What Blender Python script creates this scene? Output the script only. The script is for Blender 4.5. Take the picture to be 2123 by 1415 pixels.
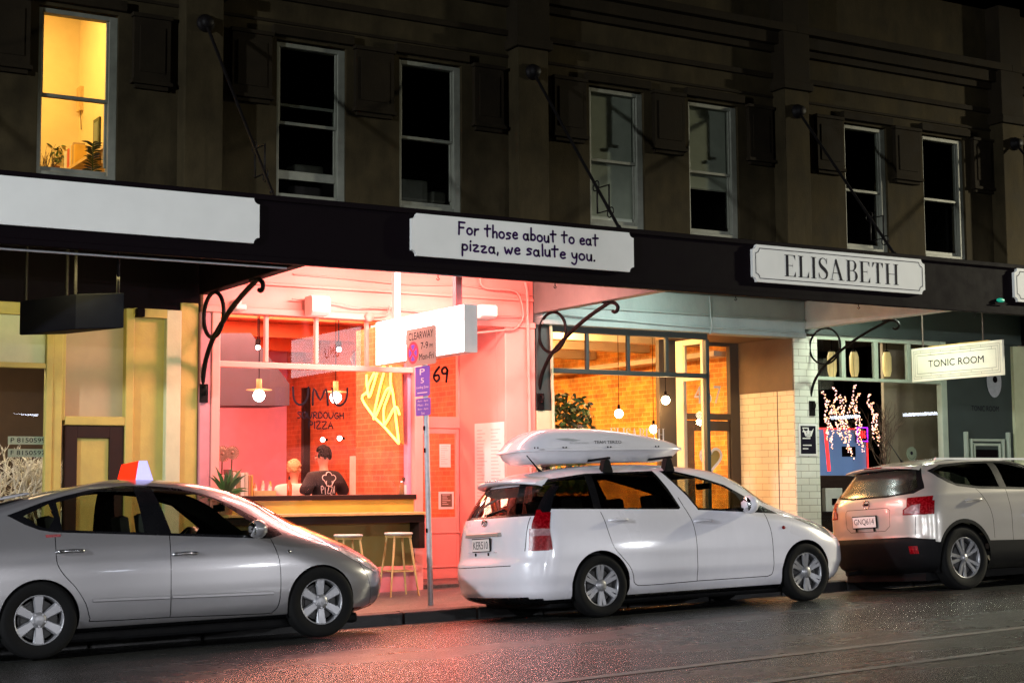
import bpy, bmesh, math, random
from mathutils import Vector, Matrix
from mathutils.bvhtree import BVHTree
random.seed(7)
for _o in list(bpy.data.objects):
    bpy.data.objects.remove(_o)
S = bpy.context.scene
C = S.collection

# ------------------------------------------------------------------ camera
FPX, W0, H0 = 3300.0, 2123.0, 1415.0
YAW, PITCH, ROLL, EYE = 0.5388891, 0.09028856, 0.00699053, 1.51979
SL = 0.01686                       # the street climbs gently to the right
_fw = Vector((math.sin(YAW)*math.cos(PITCH), math.cos(YAW)*math.cos(PITCH), math.sin(PITCH)))
_rt = Vector((math.cos(YAW), -math.sin(YAW), 0))
_dn = _fw.cross(_rt)
_cr, _sr = math.cos(ROLL), math.sin(ROLL)
_r2 = _cr*_rt + _sr*_dn
_d2 = -_sr*_rt + _cr*_dn
cam = bpy.data.cameras.new('camera')
cam.sensor_width = 36.0
cam.lens = FPX/W0*36.0
cam.clip_start = 0.1
cam.clip_end = 500
co = bpy.data.objects.new('camera', cam)
C.objects.link(co)
co.matrix_world = Matrix(((_r2.x, -_d2.x, -_fw.x, 0), (_r2.y, -_d2.y, -_fw.y, 0), (_r2.z, -_d2.z, -_fw.z, EYE), (0, 0, 0, 1)))
S.camera = co

def _ray(x, y):
    return _r2*((x-W0/2)/FPX) + _d2*((y-H0/2)/FPX) + _fw
def AY(x, y, Y=18.0):
    "point of a wall plane Y = const"
    d = _ray(x, y); return d*(Y/d.y) + Vector((0, 0, EYE))
def AX(x, y, X):
    d = _ray(x, y); return d*(X/d.x) + Vector((0, 0, EYE))

# ------------------------------------------------------------------ world (night)
wd = bpy.data.worlds.new('World'); S.world = wd; wd.use_nodes = True
_nt = wd.node_tree
_bg = _nt.nodes['Background']
_sky = _nt.nodes.new('ShaderNodeTexSky'); _sky.sky_type = 'NISHITA'; _sky.sun_disc = False
_sky.sun_elevation = math.radians(-6); _sky.sun_rotation = math.radians(200)
_nt.links.new(_sky.outputs[0], _bg.inputs[0]); _bg.inputs[1].default_value = 0.05
S.view_settings.view_transform = 'Standard'
S.view_settings.look = 'None'
S.view_settings.exposure = 0.0
S.view_settings.gamma = 1.0
S.cycles.denoising_prefilter = 'NONE'

def area(name, loc, size, power, col, direction=(0, 0, -1), size_y=None, spread=180):
    l = bpy.data.lights.new(name, 'AREA'); l.energy = power; l.color = col
    l.shape = 'RECTANGLE' if size_y else 'SQUARE'; l.size = size
    if size_y: l.size_y = size_y
    l.spread = math.radians(spread)
    o = bpy.data.objects.new(name, l); C.objects.link(o); o.location = loc
    o.rotation_euler = Vector(direction).to_track_quat('-Z', 'Y').to_euler()
    return o
def point(name, loc, power, col, r=0.05):
    l = bpy.data.lights.new(name, 'POINT'); l.energy = power; l.color = col; l.shadow_soft_size = r
    o = bpy.data.objects.new(name, l); C.objects.link(o); o.location = loc
    return o
# street lamp down the road at the right, and the verandah lamps across the street
area('street_lamp_light', (32, 11.5, 8.3), 0.5, 10500, (1.0, 0.92, 0.68), (-0.16, -0.02, -1))
area('street_lamp_light', (-14, 7.5, 6.6), 0.5, 4600, (0.88, 0.93, 1.0), (0.8, 0.1, -0.6))
for _x, _p in ((-13, 2000), (-4, 1700), (6, 1900), (14, 2300), (24, 1700)):
    point('verandah_light', (_x, -6.4, 3.05), _p, (0.94, 0.95, 1.0), 0.07)
# lamps under the awning and in the rooms
area('awning_light', (8.9, 16.3, 4.28), 2.6, 500, (1.0, 0.355, 0.31), (0, 0.35, -1), 0.3)
area('awning_light', (12.3, 16.6, 4.28), 1.2, 46, (0.86, 1.0, 0.93), (-0.1, 0.5, -1), 0.12)
area('awning_light', (16.4, 16.2, 4.28), 1.2, 80, (0.88, 1.0, 0.82), (-0.4, 0.5, -1), 0.12)
area('awning_light', (4.6, 15.9, 3.72), 1.4, 36, (1.0, 0.88, 0.36), (0.1, 1, -0.75), 0.2)
for _y, _p in ((19.2, 330), (21.2, 260), (23.5, 220)):
    area('room_light', (8.3, _y, 3.965), 2.8, _p, (1.0, 0.40, 0.26), (0, 0, -1), 0.9)
for _y, _p in ((19.6, 420), (20.9, 420), (22.4, 420), (24.1, 420), (26.1, 420)):
    area('room_light', (13.0, _y, 3.965), 2.6, _p*0.85, (1.0, 0.55, 0.19), (0.15, 0, -1), 0.8)
area('room_light', (17.8, 20.5, 3.95), 2.0, 150, (1.0, 0.86, 0.62), (0, 0, -1), 2.0)
area('room_light', (4.4, 20.3, 8.3), 1.0, 230, (1.0, 0.64, 0.22), (0.1, 0, -1), 1.0)

# ------------------------------------------------------------------ materials
def _nodes(name):
    m = bpy.data.materials.new(name); m.use_nodes = True
    nt = m.node_tree
    return m, nt, nt.nodes['Principled BSDF'], nt.nodes['Material Output']
def mat(name, col, rough=0.5, metal=0.0, var=0.12, scale=6.0, bump=0.0, bscale=80.0, coat=0.0, spec=0.5, inner=None, dirt=0.0, rvar=1.0):
    m, nt, b, out = _nodes(name)
    L = nt.links.new
    b.inputs['Roughness'].default_value = rough
    b.inputs['Metallic'].default_value = metal
    b.inputs['Coat Weight'].default_value = coat
    b.inputs['Coat Roughness'].default_value = 0.05
    b.inputs['Specular IOR Level'].default_value = spec
    tc = nt.nodes.new('ShaderNodeTexCoord')
    n = nt.nodes.new('ShaderNodeTexNoise'); n.inputs['Scale'].default_value = scale; n.inputs['Detail'].default_value = 6
    L(tc.outputs['Object'], n.inputs['Vector'])
    r = nt.nodes.new('ShaderNodeMapRange'); r.inputs['From Min'].default_value = 0.3; r.inputs['From Max'].default_value = 0.7
    r.inputs['To Min'].default_value = 1-var; r.inputs['To Max'].default_value = 1+var
    L(n.outputs['Fac'], r.inputs['Value'])
    mx = nt.nodes.new('ShaderNodeVectorMath'); mx.operation = 'SCALE'; mx.inputs[0].default_value = col[:3]
    L(r.outputs[0], mx.inputs['Scale'])
    last = mx.outputs[0]
    if dirt:
        n3 = nt.nodes.new('ShaderNodeTexNoise'); n3.inputs['Scale'].default_value = 1.7; n3.inputs['Detail'].default_value = 9; n3.inputs['Roughness'].default_value = 0.75
        mp = nt.nodes.new('ShaderNodeMapping'); mp.inputs['Scale'].default_value = (1, 1, 0.35)
        L(tc.outputs['Object'], mp.inputs['Vector']); L(mp.outputs[0], n3.inputs['Vector'])
        r3 = nt.nodes.new('ShaderNodeMapRange'); r3.inputs['From Min'].default_value = 0.42; r3.inputs['From Max'].default_value = 0.66
        r3.inputs['To Min'].default_value = 1.0; r3.inputs['To Max'].default_value = 1-dirt
        L(n3.outputs['Fac'], r3.inputs['Value'])
        m3 = nt.nodes.new('ShaderNodeVectorMath'); m3.operation = 'SCALE'
        L(last, m3.inputs[0]); L(r3.outputs[0], m3.inputs['Scale']); last = m3.outputs[0]
    if inner:
        g = nt.nodes.new('ShaderNodeNewGeometry'); mm = nt.nodes.new('ShaderNodeMix'); mm.data_type = 'RGBA'
        L(g.outputs['Backfacing'], mm.inputs['Factor']); L(last, mm.inputs[6]); mm.inputs[7].default_value = (*inner, 1)
        last = mm.outputs[2]
    L(last, b.inputs['Base Color'])
    rr = nt.nodes.new('ShaderNodeMapRange'); rr.inputs['From Min'].default_value = 0.3; rr.inputs['From Max'].default_value = 0.7
    rr.inputs['To Min'].default_value = max(0.02, rough-0.06*rvar); rr.inputs['To Max'].default_value = min(1, rough+0.08*rvar)
    L(n.outputs['Fac'], rr.inputs['Value']); L(rr.outputs[0], b.inputs['Roughness'])
    if bump:
        n2 = nt.nodes.new('ShaderNodeTexNoise'); n2.inputs['Scale'].default_value = bscale; n2.inputs['Detail'].default_value = 4
        L(tc.outputs['Object'], n2.inputs['Vector'])
        bp = nt.nodes.new('ShaderNodeBump'); bp.inputs['Strength'].default_value = bump; bp.inputs['Distance'].default_value = 0.01
        L(n2.outputs['Fac'], bp.inputs['Height']); L(bp.outputs[0], b.inputs['Normal'])
    return m
def emit(name, col, strength):
    m, nt, b, out = _nodes(name)
    b.inputs['Base Color'].default_value = (*[min(1, c) for c in col], 1)
    b.inputs['Emission Color'].default_value = (*col, 1)
    b.inputs['Emission Strength'].default_value = strength
    return m
def glass(name, tint=(1, 1, 1), rough=0.0, refl=1.0):
    m, nt, b, out = _nodes(name); nt.nodes.remove(b)
    L = nt.links.new
    t = nt.nodes.new('ShaderNodeBsdfTransparent'); t.inputs[0].default_value = (*tint, 1)
    g = nt.nodes.new('ShaderNodeBsdfGlossy'); g.inputs['Roughness'].default_value = rough
    f = nt.nodes.new('ShaderNodeFresnel'); gb = nt.nodes.new('ShaderNodeNewGeometry'); mr_ = nt.nodes.new('ShaderNodeMapRange')
    mr_.inputs['To Min'].default_value = 1.5; mr_.inputs['To Max'].default_value = 1/1.5      # same reflectance from both sides of the pane
    L(gb.outputs['Backfacing'], mr_.inputs['Value']); L(mr_.outputs[0], f.inputs['IOR'])
    mu = nt.nodes.new('ShaderNodeMath'); mu.operation = 'MULTIPLY'; mu.inputs[1].default_value = refl; mu.use_clamp = True
    x = nt.nodes.new('ShaderNodeMixShader')
    L(f.outputs[0], mu.inputs[0]); L(mu.outputs[0], x.inputs[0]); L(t.outputs[0], x.inputs[1]); L(g.outputs[0], x.inputs[2]); L(x.outputs[0], out.inputs[0])
    return m
def brick(name, axis, c1, c2, mortar, bw=0.23, bh=0.076, ms=0.012, rough=0.75, bump=0.6, noise=0.35, offset=0.5):
    m, nt, b, out = _nodes(name)
    L = nt.links.new
    tc = nt.nodes.new('ShaderNodeTexCoord'); sp = nt.nodes.new('ShaderNodeSeparateXYZ'); cb = nt.nodes.new('ShaderNodeCombineXYZ')
    L(tc.outputs['Object'], sp.inputs[0]); L(sp.outputs['Y' if axis == 'x' else 'X'], cb.inputs['X']); L(sp.outputs['Z'], cb.inputs['Y'])
    t = nt.nodes.new('ShaderNodeTexBrick'); t.inputs['Scale'].default_value = 1.0
    t.inputs['Color1'].default_value = (*c1, 1); t.inputs['Color2'].default_value = (*c2, 1); t.inputs['Mortar'].default_value = (*mortar, 1)
    t.inputs['Brick Width'].default_value = bw; t.inputs['Row Height'].default_value = bh; t.inputs['Mortar Size'].default_value = ms
    t.offset = offset
    L(cb.outputs[0], t.inputs['Vector'])
    n = nt.nodes.new('ShaderNodeTexNoise'); n.inputs['Scale'].default_value = 3.5; n.inputs['Detail'].default_value = 8; n.inputs['Roughness'].default_value = 0.7
    L(tc.outputs['Object'], n.inputs['Vector'])
    r = nt.nodes.new('ShaderNodeMapRange'); r.inputs['From Min'].default_value = 0.3; r.inputs['From Max'].default_value = 0.7
    r.inputs['To Min'].default_value = 1-noise; r.inputs['To Max'].default_value = 1+noise
    L(n.outputs['Fac'], r.inputs['Value'])
    mx = nt.nodes.new('ShaderNodeVectorMath'); mx.operation = 'SCALE'
    L(t.outputs['Color'], mx.inputs[0]); L(r.outputs[0], mx.inputs['Scale']); L(mx.outputs[0], b.inputs['Base Color'])
    b.inputs['Roughness'].default_value = rough
    bp = nt.nodes.new('ShaderNodeBump'); bp.inputs['Strength'].default_value = bump; bp.inputs['Distance'].default_value = 0.006; bp.invert = True
    L(t.outputs['Fac'], bp.inputs['Height']); L(bp.outputs[0], b.inputs['Normal'])
    return m
def asphalt(name, col, r0, r1, bump):
    m, nt, b, out = _nodes(name)
    L = nt.links.new
    tc = nt.nodes.new('ShaderNodeTexCoord')
    n = nt.nodes.new('ShaderNodeTexNoise'); n.inputs['Scale'].default_value = 0.9; n.inputs['Detail'].default_value = 7; n.inputs['Roughness'].default_value = 0.65
    mp = nt.nodes.new('ShaderNodeMapping'); mp.inputs['Scale'].default_value = (0.30, 0.8, 1)
    L(tc.outputs['Object'], mp.inputs['Vector']); L(mp.outputs[0], n.inputs['Vector'])
    r = nt.nodes.new('ShaderNodeMapRange'); r.inputs['From Min'].default_value = 0.36; r.inputs['From Max'].default_value = 0.64
    r.inputs['To Min'].default_value = r0; r.inputs['To Max'].default_value = r1
    L(n.outputs['Fac'], r.inputs['Value']); L(r.outputs[0], b.inputs['Roughness'])
    g = nt.nodes.new('ShaderNodeTexNoise'); g.inputs['Scale'].default_value = 30; g.inputs['Detail'].default_value = 6; g.inputs['Roughness'].default_value = 0.7
    v = nt.nodes.new('ShaderNodeTexVoronoi'); v.inputs['Scale'].default_value = 42
    L(tc.outputs['Object'], g.inputs['Vector']); L(tc.outputs['Object'], v.inputs['Vector'])
    ad = nt.nodes.new('ShaderNodeMath'); ad.operation = 'ADD'
    L(g.outputs['Fac'], ad.inputs[0]); L(v.outputs['Distance'], ad.inputs[1])
    bp = nt.nodes.new('ShaderNodeBump'); bp.inputs['Strength'].default_value = bump; bp.inputs['Distance'].default_value = 0.010
    L(ad.outputs[0], bp.inputs['Height']); L(bp.outputs[0], b.inputs['Normal'])
    rc = nt.nodes.new('ShaderNodeMapRange'); rc.inputs['From Min'].default_value = 0.3; rc.inputs['From Max'].default_value = 0.75
    rc.inputs['To Min'].default_value = 0.25; rc.inputs['To Max'].default_value = 2.4
    L(g.outputs['Fac'], rc.inputs['Value'])
    mx = nt.nodes.new('ShaderNodeVectorMath'); mx.operation = 'SCALE'; mx.inputs[0].default_value = col
    L(rc.outputs[0], mx.inputs['Scale']); L(mx.outputs[0], b.inputs['Base Color'])
    b.inputs['Specular IOR Level'].default_value = 0.75
    return m
M = {}
M['road'] = asphalt('wet_asphalt', (0.018, 0.0185, 0.017), 0.17, 0.33, 0.75)
M['pave'] = asphalt('wet_footpath', (0.05, 0.047, 0.043), 0.32, 0.55, 0.4)
M['bluestone'] = mat('bluestone', (0.012, 0.012, 0.013), 0.55, bump=0.5, bscale=40)
M['roadpaint'] = mat('road_paint', (0.15, 0.15, 0.14), 0.40, var=0.4, scale=30, bump=0.3)
M['olive'] = mat('olive_render', (0.034, 0.026, 0.0125), 0.85, spec=0.08, var=0.30, scale=2.2, bump=0.3, bscale=60, dirt=0.4)
M['brown'] = mat('brown_render', (0.015, 0.011, 0.006), 0.85, spec=0.08, var=0.2, scale=3, bump=0.3, bscale=60, dirt=0.3)
M['frame'] = mat('pale_frame', (0.145, 0.15, 0.115), 0.55, var=0.15, scale=9, bump=0.2, dirt=0.25)
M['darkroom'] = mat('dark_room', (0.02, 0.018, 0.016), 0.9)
M['black'] = mat('black_paint', (0.0035, 0.002, 0.003), 0.6, bump=0.12, bscale=12, spec=0.03)
M['iron'] = mat('wrought_iron', (0.005, 0.004, 0.004), 0.55, bump=0.2, spec=0.1)
M['ironbrown'] = mat('brown_iron', (0.07, 0.05, 0.04), 0.5, metal=0.2)
M['white'] = mat('white_sign', (0.60, 0.61, 0.58), 0.5, var=0.03, scale=4, bump=0.05, bscale=25)
M['ink'] = mat('purple_ink', (0.028, 0.006, 0.06), 0.6, spec=0.08)
M['inkblack'] = mat('black_ink', (0.009, 0.008, 0.014), 0.6, spec=0.08)
M['pink'] = mat('pink_paint', (0.78, 0.29, 0.24), 0.5, var=0.05, scale=3, bump=0.12, bscale=30)
M['pinkdark'] = mat('dusty_pink_paint', (0.50, 0.20, 0.22), 0.55, var=0.08, bump=0.12, bscale=30)
M['yellow'] = mat('yellow_panel', (0.55, 0.36, 0.05), 0.4, var=0.14, scale=2.5)
M['olivepanel'] = mat('mustard_panel', (0.24, 0.19, 0.05), 0.55, var=0.12, scale=3)
M['wood'] = mat('pale_wood', (0.50, 0.34, 0.12), 0.5, var=0.15, scale=12)
M['darkwood'] = mat('dark_wood', (0.022, 0.011, 0.008), 0.55, spec=0.15)
M['cream'] = mat('cream_paint', (0.40, 0.335, 0.08), 0.6, var=0.08, bump=0.15, bscale=40, dirt=0.12)
M['creampale'] = mat('pale_cream_paint', (0.46, 0.49, 0.30), 0.6, var=0.06, bump=0.15, bscale=40, dirt=0.1)
M['beigeblind'] = mat('beige_blind', (0.34, 0.28, 0.16), 0.7, var=0.06)
M['greengrey'] = mat('grey_green_paint', (0.30, 0.37, 0.35), 0.55, var=0.1, scale=2, bump=0.15, bscale=30, dirt=0.18)
M['darkgreen'] = mat('dark_green_paint', (0.022, 0.034, 0.030), 0.5, var=0.15)
M['taupe'] = mat('taupe_beam', (0.15, 0.14, 0.125), 0.6, var=0.1, dirt=0.15)
M['whitebeam'] = mat('white_beam', (0.55, 0.57, 0.50), 0.6, var=0.06, dirt=0.12)
M['brownwall'] = mat('brown_painted_wall', (0.13, 0.085, 0.05), 0.7, var=0.12, bump=0.2, bscale=30)
M['tile'] = brick('white_tile', 'y', (0.60, 0.62, 0.52), (0.55, 0.57, 0.48), (0.25, 0.25, 0.2), 0.30, 0.10, 0.004, 0.25, 0.5, 0.06)
M['tilex'] = brick('cream_tile', 'x', (0.66, 0.60, 0.46), (0.62, 0.57, 0.44), (0.36, 0.28, 0.18), 0.30, 0.10, 0.004, 0.3, 0.5, 0.06)
M['brickred'] = brick('brick_red', 'x', (0.46, 0.10, 0.028), (0.36, 0.075, 0.022), (0.46, 0.14, 0.055), noise=0.4, ms=0.008)
M['brickorange'] = brick('brick_orange', 'x', (0.62, 0.27, 0.035), (0.46, 0.16, 0.02), (0.60, 0.32, 0.09), noise=0.55, ms=0.008)
M['brickorange_y'] = brick('brick_orange_back', 'y', (0.62, 0.27, 0.035), (0.46, 0.16, 0.02), (0.60, 0.32, 0.09), noise=0.55, ms=0.008)
M['pinkwall'] = mat('inner_pink_wall', (0.76, 0.34, 0.46), 0.7, var=0.05)
M['redceil'] = mat('red_ceiling', (0.70, 0.16, 0.05), 0.6, var=0.08)
M['mauve'] = mat('mauve_panel', (0.055, 0.045, 0.07), 0.6, var=0.1)
M['roomyellow'] = mat('yellow_room_wall', (0.66, 0.52, 0.24), 0.7, var=0.04)
M['roomcream'] = mat('cream_ceiling', (0.50, 0.43, 0.32), 0.7, var=0.06)
M['beigewall'] = mat('beige_inner_wall', (0.36, 0.31, 0.21), 0.7, var=0.1)
M['floor'] = mat('floor_boards', (0.10, 0.06, 0.035), 0.5, var=0.2)
M['glass'] = glass('shop_glass', (0.97, 0.97, 0.97))
M['glassdark'] = glass('old_window_glass', (0.7, 0.72, 0.7))
M['tint'] = glass('car_glass', (0.60, 0.64, 0.55))
M['privacy'] = glass('dark_car_glass', (0.20, 0.19, 0.17))
M['trim'] = mat('gloss_black_trim', (0.004, 0.004, 0.005), 0.25, var=0.02, spec=0.3)
M['tyre'] = mat('tyre_rubber', (0.005, 0.005, 0.005), 0.8, spec=0.12, bump=0.2, bscale=60)
M['alloy'] = mat('alloy_silver', (0.22, 0.22, 0.23), 0.36, metal=0.5, var=0.06)
M['alloydark'] = mat('dark_brake_metal', (0.05, 0.05, 0.05), 0.6, metal=0.4)  # dark metal of the brake parts behind the spokes
M['chrome'] = mat('chrome', (0.7, 0.7, 0.72), 0.12, metal=1.0, var=0.02)
M['plastic'] = mat('black_plastic', (0.004, 0.004, 0.0045), 0.6, bump=0.1, spec=0.1)
M['seat'] = mat('seat_fabric', (0.03, 0.03, 0.032), 0.9)
M['silver'] = mat('silver_car_paint', (0.19, 0.185, 0.19), 0.28, metal=0.35, var=0.02, coat=1.0, rvar=0.1, scale=2, inner=(0.02, 0.02, 0.02))
M['carwhite'] = mat('white_car_paint', (0.62, 0.61, 0.65), 0.28, var=0.015, coat=0.8, rvar=0.2, scale=2, inner=(0.03, 0.03, 0.03), dirt=0.06)
M['bronze'] = mat('champagne_car_paint', (0.38, 0.355, 0.32), 0.28, metal=0.3, var=0.02, coat=0.8, rvar=0.1, scale=2, inner=(0.02, 0.02, 0.02))
M['redlens'] = mat('red_lens', (0.17, 0.0, 0.003), 0.25, var=0.4, scale=40, coat=0.0, bump=0.1, bscale=90, spec=0.3)
M['clearlens'] = mat('clear_lens', (0.26, 0.13, 0.14), 0.12, var=0.3, scale=30, coat=1.0, bump=0.4, bscale=60)
M['headlens'] = mat('head_lens', (0.50, 0.50, 0.50), 0.12, metal=0.4, var=0.3, scale=14, coat=1.0)
M['plate'] = mat('number_plate_white', (0.62, 0.62, 0.60), 0.4, var=0.02)
M['grey'] = mat('galvanised_steel', (0.40, 0.42, 0.45), 0.45, metal=0.4, var=0.12, scale=20)
M['signcream'] = mat('sign_cream', (0.27, 0.22, 0.18), 0.55, var=0.05)
M['signblue'] = mat('sign_blue', (0.07, 0.05, 0.42), 0.45, var=0.06)
M['signred'] = mat('sign_red', (0.55, 0.03, 0.06), 0.45, var=0.06)
M['palegrey'] = mat('pale_grey_plastic', (0.62, 0.62, 0.58), 0.45, var=0.05)
M['paper'] = mat('paper', (0.72, 0.66, 0.60), 0.7, var=0.04)
M['paperink'] = mat('faint_print', (0.60, 0.47, 0.42), 0.7)
M['skin'] = mat('skin', (0.46, 0.24, 0.15), 0.5, var=0.06)
M['hair'] = mat('dark_hair', (0.010, 0.006, 0.004), 0.9, bump=0.8, bscale=60, spec=0.1)
M['blonde'] = mat('blonde_hair', (0.42, 0.28, 0.12), 0.6, bump=0.8, bscale=60)
M['tee'] = mat('black_cotton', (0.010, 0.008, 0.008), 0.85, var=0.1, bump=0.3, bscale=25)
M['paletee'] = mat('pale_cotton', (0.62, 0.50, 0.44), 0.85, bump=0.3, bscale=25)
M['jeans'] = mat('dark_trousers', (0.03, 0.03, 0.04), 0.85)
M['leaf'] = mat('green_leaf', (0.05, 0.11, 0.025), 0.45, var=0.3, scale=9)
M['leafdark'] = mat('dark_leaf', (0.045, 0.06, 0.018), 0.5, var=0.4, scale=9)
M['leafbright'] = mat('bright_leaf', (0.16, 0.26, 0.04), 0.45, var=0.3, scale=9)
M['bark'] = mat('bark', (0.10, 0.065, 0.04), 0.8, bump=0.5)
M['twig'] = mat('white_twig', (0.62, 0.54, 0.40), 0.7, var=0.1)
M['terracotta'] = mat('clay_pot', (0.30, 0.14, 0.07), 0.7)
M['potwhite'] = mat('white_pot', (0.66, 0.72, 0.66), 0.4)
M['bottlered'] = mat('red_bottle', (0.55, 0.10, 0.02), 0.25)
M['e_box'] = emit('lightbox_face', (1.0, 0.97, 1.0), 7.5)
M['e_neon'] = emit('neon_tube', (1.0, 0.62, 0.13), 2.6)
M['e_bulb'] = emit('warm_bulb', (1.0, 0.80, 0.50), 22.0)
M['e_bulbpink'] = emit('white_bulb', (1.0, 0.88, 0.84), 14.0)
M['e_red'] = emit('red_taxi_light', (1.0, 0.02, 0.0), 0.95)
M['e_white'] = emit('blue_white_light', (0.55, 0.52, 1.0), 0.55)
M['e_redtube'] = emit('red_neon', (1.0, 0.03, 0.03), 2.0)
M['e_purple'] = emit('purple_neon', (0.45, 0.02, 1.0), 1.8)
M['e_fairy'] = emit('fairy_bulb', (1.0, 0.50, 0.26), 2.4)
M['e_fairypink'] = emit('fairy_bulb_pink', (1.0, 0.55, 0.50), 2.4)
M['e_blue'] = emit('blue_screen', (0.14, 0.25, 0.50), 0.30)
M['e_tube'] = emit('fluorescent_tube', (0.80, 0.86, 1.0), 26.0)
M['osb'] = mat('chipboard', (0.55, 0.16, 0.02), 0.6, var=0.45, scale=30)
BOOKC = [mat('book_cover', c, 0.6) for c in ((0.55, 0.50, 0.36), (0.10, 0.09, 0.07), (0.50, 0.09, 0.03), (0.55, 0.34, 0.05), (0.60, 0.60, 0.50), (0.32, 0.22, 0.10), (0.50, 0.20, 0.08))]

# ------------------------------------------------------------------ mesh helpers
ORG = {}
def tag(o, label=None, cat=None, group=None, kind=None):
    if label: o['label'] = label
    if cat: o['category'] = cat
    if group: o['group'] = group
    if kind: o['kind'] = kind
    return o
def thing(name, loc, label, cat, group=None, rot=None):
    o = bpy.data.objects.new(name, None); C.objects.link(o)
    o.location = loc
    o.empty_display_size = 0.1
    ORG[o.name] = Vector(loc)
    return tag(o, label, cat, group)
class MB:
    def __init__(s, mat=None):
        s.v = []; s.f = []; s.mi = []; s.sm = []; s.mats = []; s.cur = 0
        if mat: s.use(mat)
    def use(s, m):
        if isinstance(m, str): m = M[m]
        if m not in s.mats: s.mats.append(m)
        s.cur = s.mats.index(m); return s
    def add(s, vs, fs, smooth=False):
        n = len(s.v); s.v += [Vector(v) for v in vs]
        for f in fs:
            s.f.append([i+n for i in f]); s.mi.append(s.cur); s.sm.append(smooth)
        return s
    def box(s, x0, x1, y0, y1, z0, z1):
        x0, x1 = min(x0, x1), max(x0, x1); y0, y1 = min(y0, y1), max(y0, y1); z0, z1 = min(z0, z1), max(z0, z1)
        return s.add([(x0, y0, z0), (x1, y0, z0), (x1, y1, z0), (x0, y1, z0), (x0, y0, z1), (x1, y0, z1), (x1, y1, z1), (x0, y1, z1)],
                     [(3, 2, 1, 0), (4, 5, 6, 7), (0, 1, 5, 4), (1, 2, 6, 5), (2, 3, 7, 6), (3, 0, 4, 7)])
    def obox(s, c, half, rot):
        c = Vector(c); vs = []
        for dz in (-1, 1):
            for dx, dy in ((-1, -1), (1, -1), (1, 1), (-1, 1)):
                vs.append(c + rot @ Vector((dx*half[0], dy*half[1], dz*half[2])))
        return s.add(vs, [(3, 2, 1, 0), (4, 5, 6, 7), (0, 1, 5, 4), (1, 2, 6, 5), (2, 3, 7, 6), (3, 0, 4, 7)])
    def beam(s, a, b, w, h, up=(0, 0, 1)):
        a = Vector(a); b = Vector(b); d = (b-a); L = d.length; d.normalize()
        u = d.cross(Vector(up)); u.normalize(); v = u.cross(d)
        R = Matrix((u, d, v)).transposed()
        return s.obox((a+b)/2, (w/2, L/2, h/2), R)
    def prism(s, poly, axis, a, b, smooth=False):
        n = len(poly)
        def P(p, t):
            return (t, p[0], p[1]) if axis == 'x' else ((p[0], t, p[1]) if axis == 'y' else (p[0], p[1], t))
        vs = [P(p, a) for p in poly] + [P(p, b) for p in poly]
        ar = sum(poly[i][0]*poly[(i+1) % n][1]-poly[(i+1) % n][0]*poly[i][1] for i in range(n))
        flip = (ar > 0) == (axis != 'y')
        if a > b: flip = not flip
        A = list(range(n)); B = [i+n for i in range(n)]
        fs = [A[::-1] if flip else A, B if flip else B[::-1]]
        for i in range(n):
            j = (i+1) % n
            q = (i, j, j+n, i+n); fs.append(q if flip else q[::-1])
        return s.add(vs, fs, smooth)
    def tube(s, pts, r, n=8, closed=False, cap=True, smooth=True):
        pts = [Vector(p) for p in pts]; N = len(pts)
        rr = r if isinstance(r, (list, tuple)) else [r]*N
        rings = []; prev = None
        for i, p in enumerate(pts):
            if closed: t = pts[(i+1) % N]-pts[i-1]
            elif i == 0: t = pts[1]-p
            elif i == N-1: t = p-pts[i-1]
            else: t = (pts[i+1]-p).normalized()+(p-pts[i-1]).normalized()
            if t.length < 1e-9: t = Vector((0, 0, 1))
            t.normalize()
            if prev is None:
                u = t.cross(Vector((0, 0, 1)))
                if u.length < 0.05: u = t.cross(Vector((1, 0, 0)))
            else:
                u = prev - t*prev.dot(t)
                if u.length < 1e-6: u = t.cross(Vector((1, 0, 0)))
            u.normalize(); prev = u; w = t.cross(u)
            rings.append([p+(u*math.cos(2*math.pi*k/n)+w*math.sin(2*math.pi*k/n))*rr[i] for k in range(n)])
        vs = [q for rg in rings for q in rg]; fs = []
        for i in range(N if closed else N-1):
            j = (i+1) % N
            for k in range(n):
                l = (k+1) % n
                fs.append((i*n+k, i*n+l, j*n+l, j*n+k))
        s.add(vs, fs, smooth)
        if cap and not closed:
            s.add(rings[0], [list(range(n))[::-1]]); s.add(rings[-1], [list(range(n))])
        return s
    def lathe(s, prof, o, axis='z', n=24, smooth=True, sx=1.0, cap=True):
        o = Vector(o); vs = []; fs = []
        for r, h in prof:
            for k in range(n):
                a = 2*math.pi*k/n; c, d = math.cos(a)*r, math.sin(a)*r
                vs.append(o+(Vector((c*sx, d, h)) if axis == 'z' else (Vector((c, h, d)) if axis == 'y' else Vector((h, c, d)))))
        for i in range(len(prof)-1):
            for k in range(n):
                l = (k+1) % n; q = (i*n+k, i*n+l, (i+1)*n+l, (i+1)*n+k)
                fs.append(q if axis != 'y' else q[::-1])
        s.add(vs, fs, smooth)
        for i, fl in ((0, True), (len(prof)-1, False)):
            if cap and prof[i][0] > 1e-4:
                f = list(range(n)); f = f[::-1] if fl != (axis == 'y') else f
                s.add(vs[i*n:(i+1)*n], [f])
        return s
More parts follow.
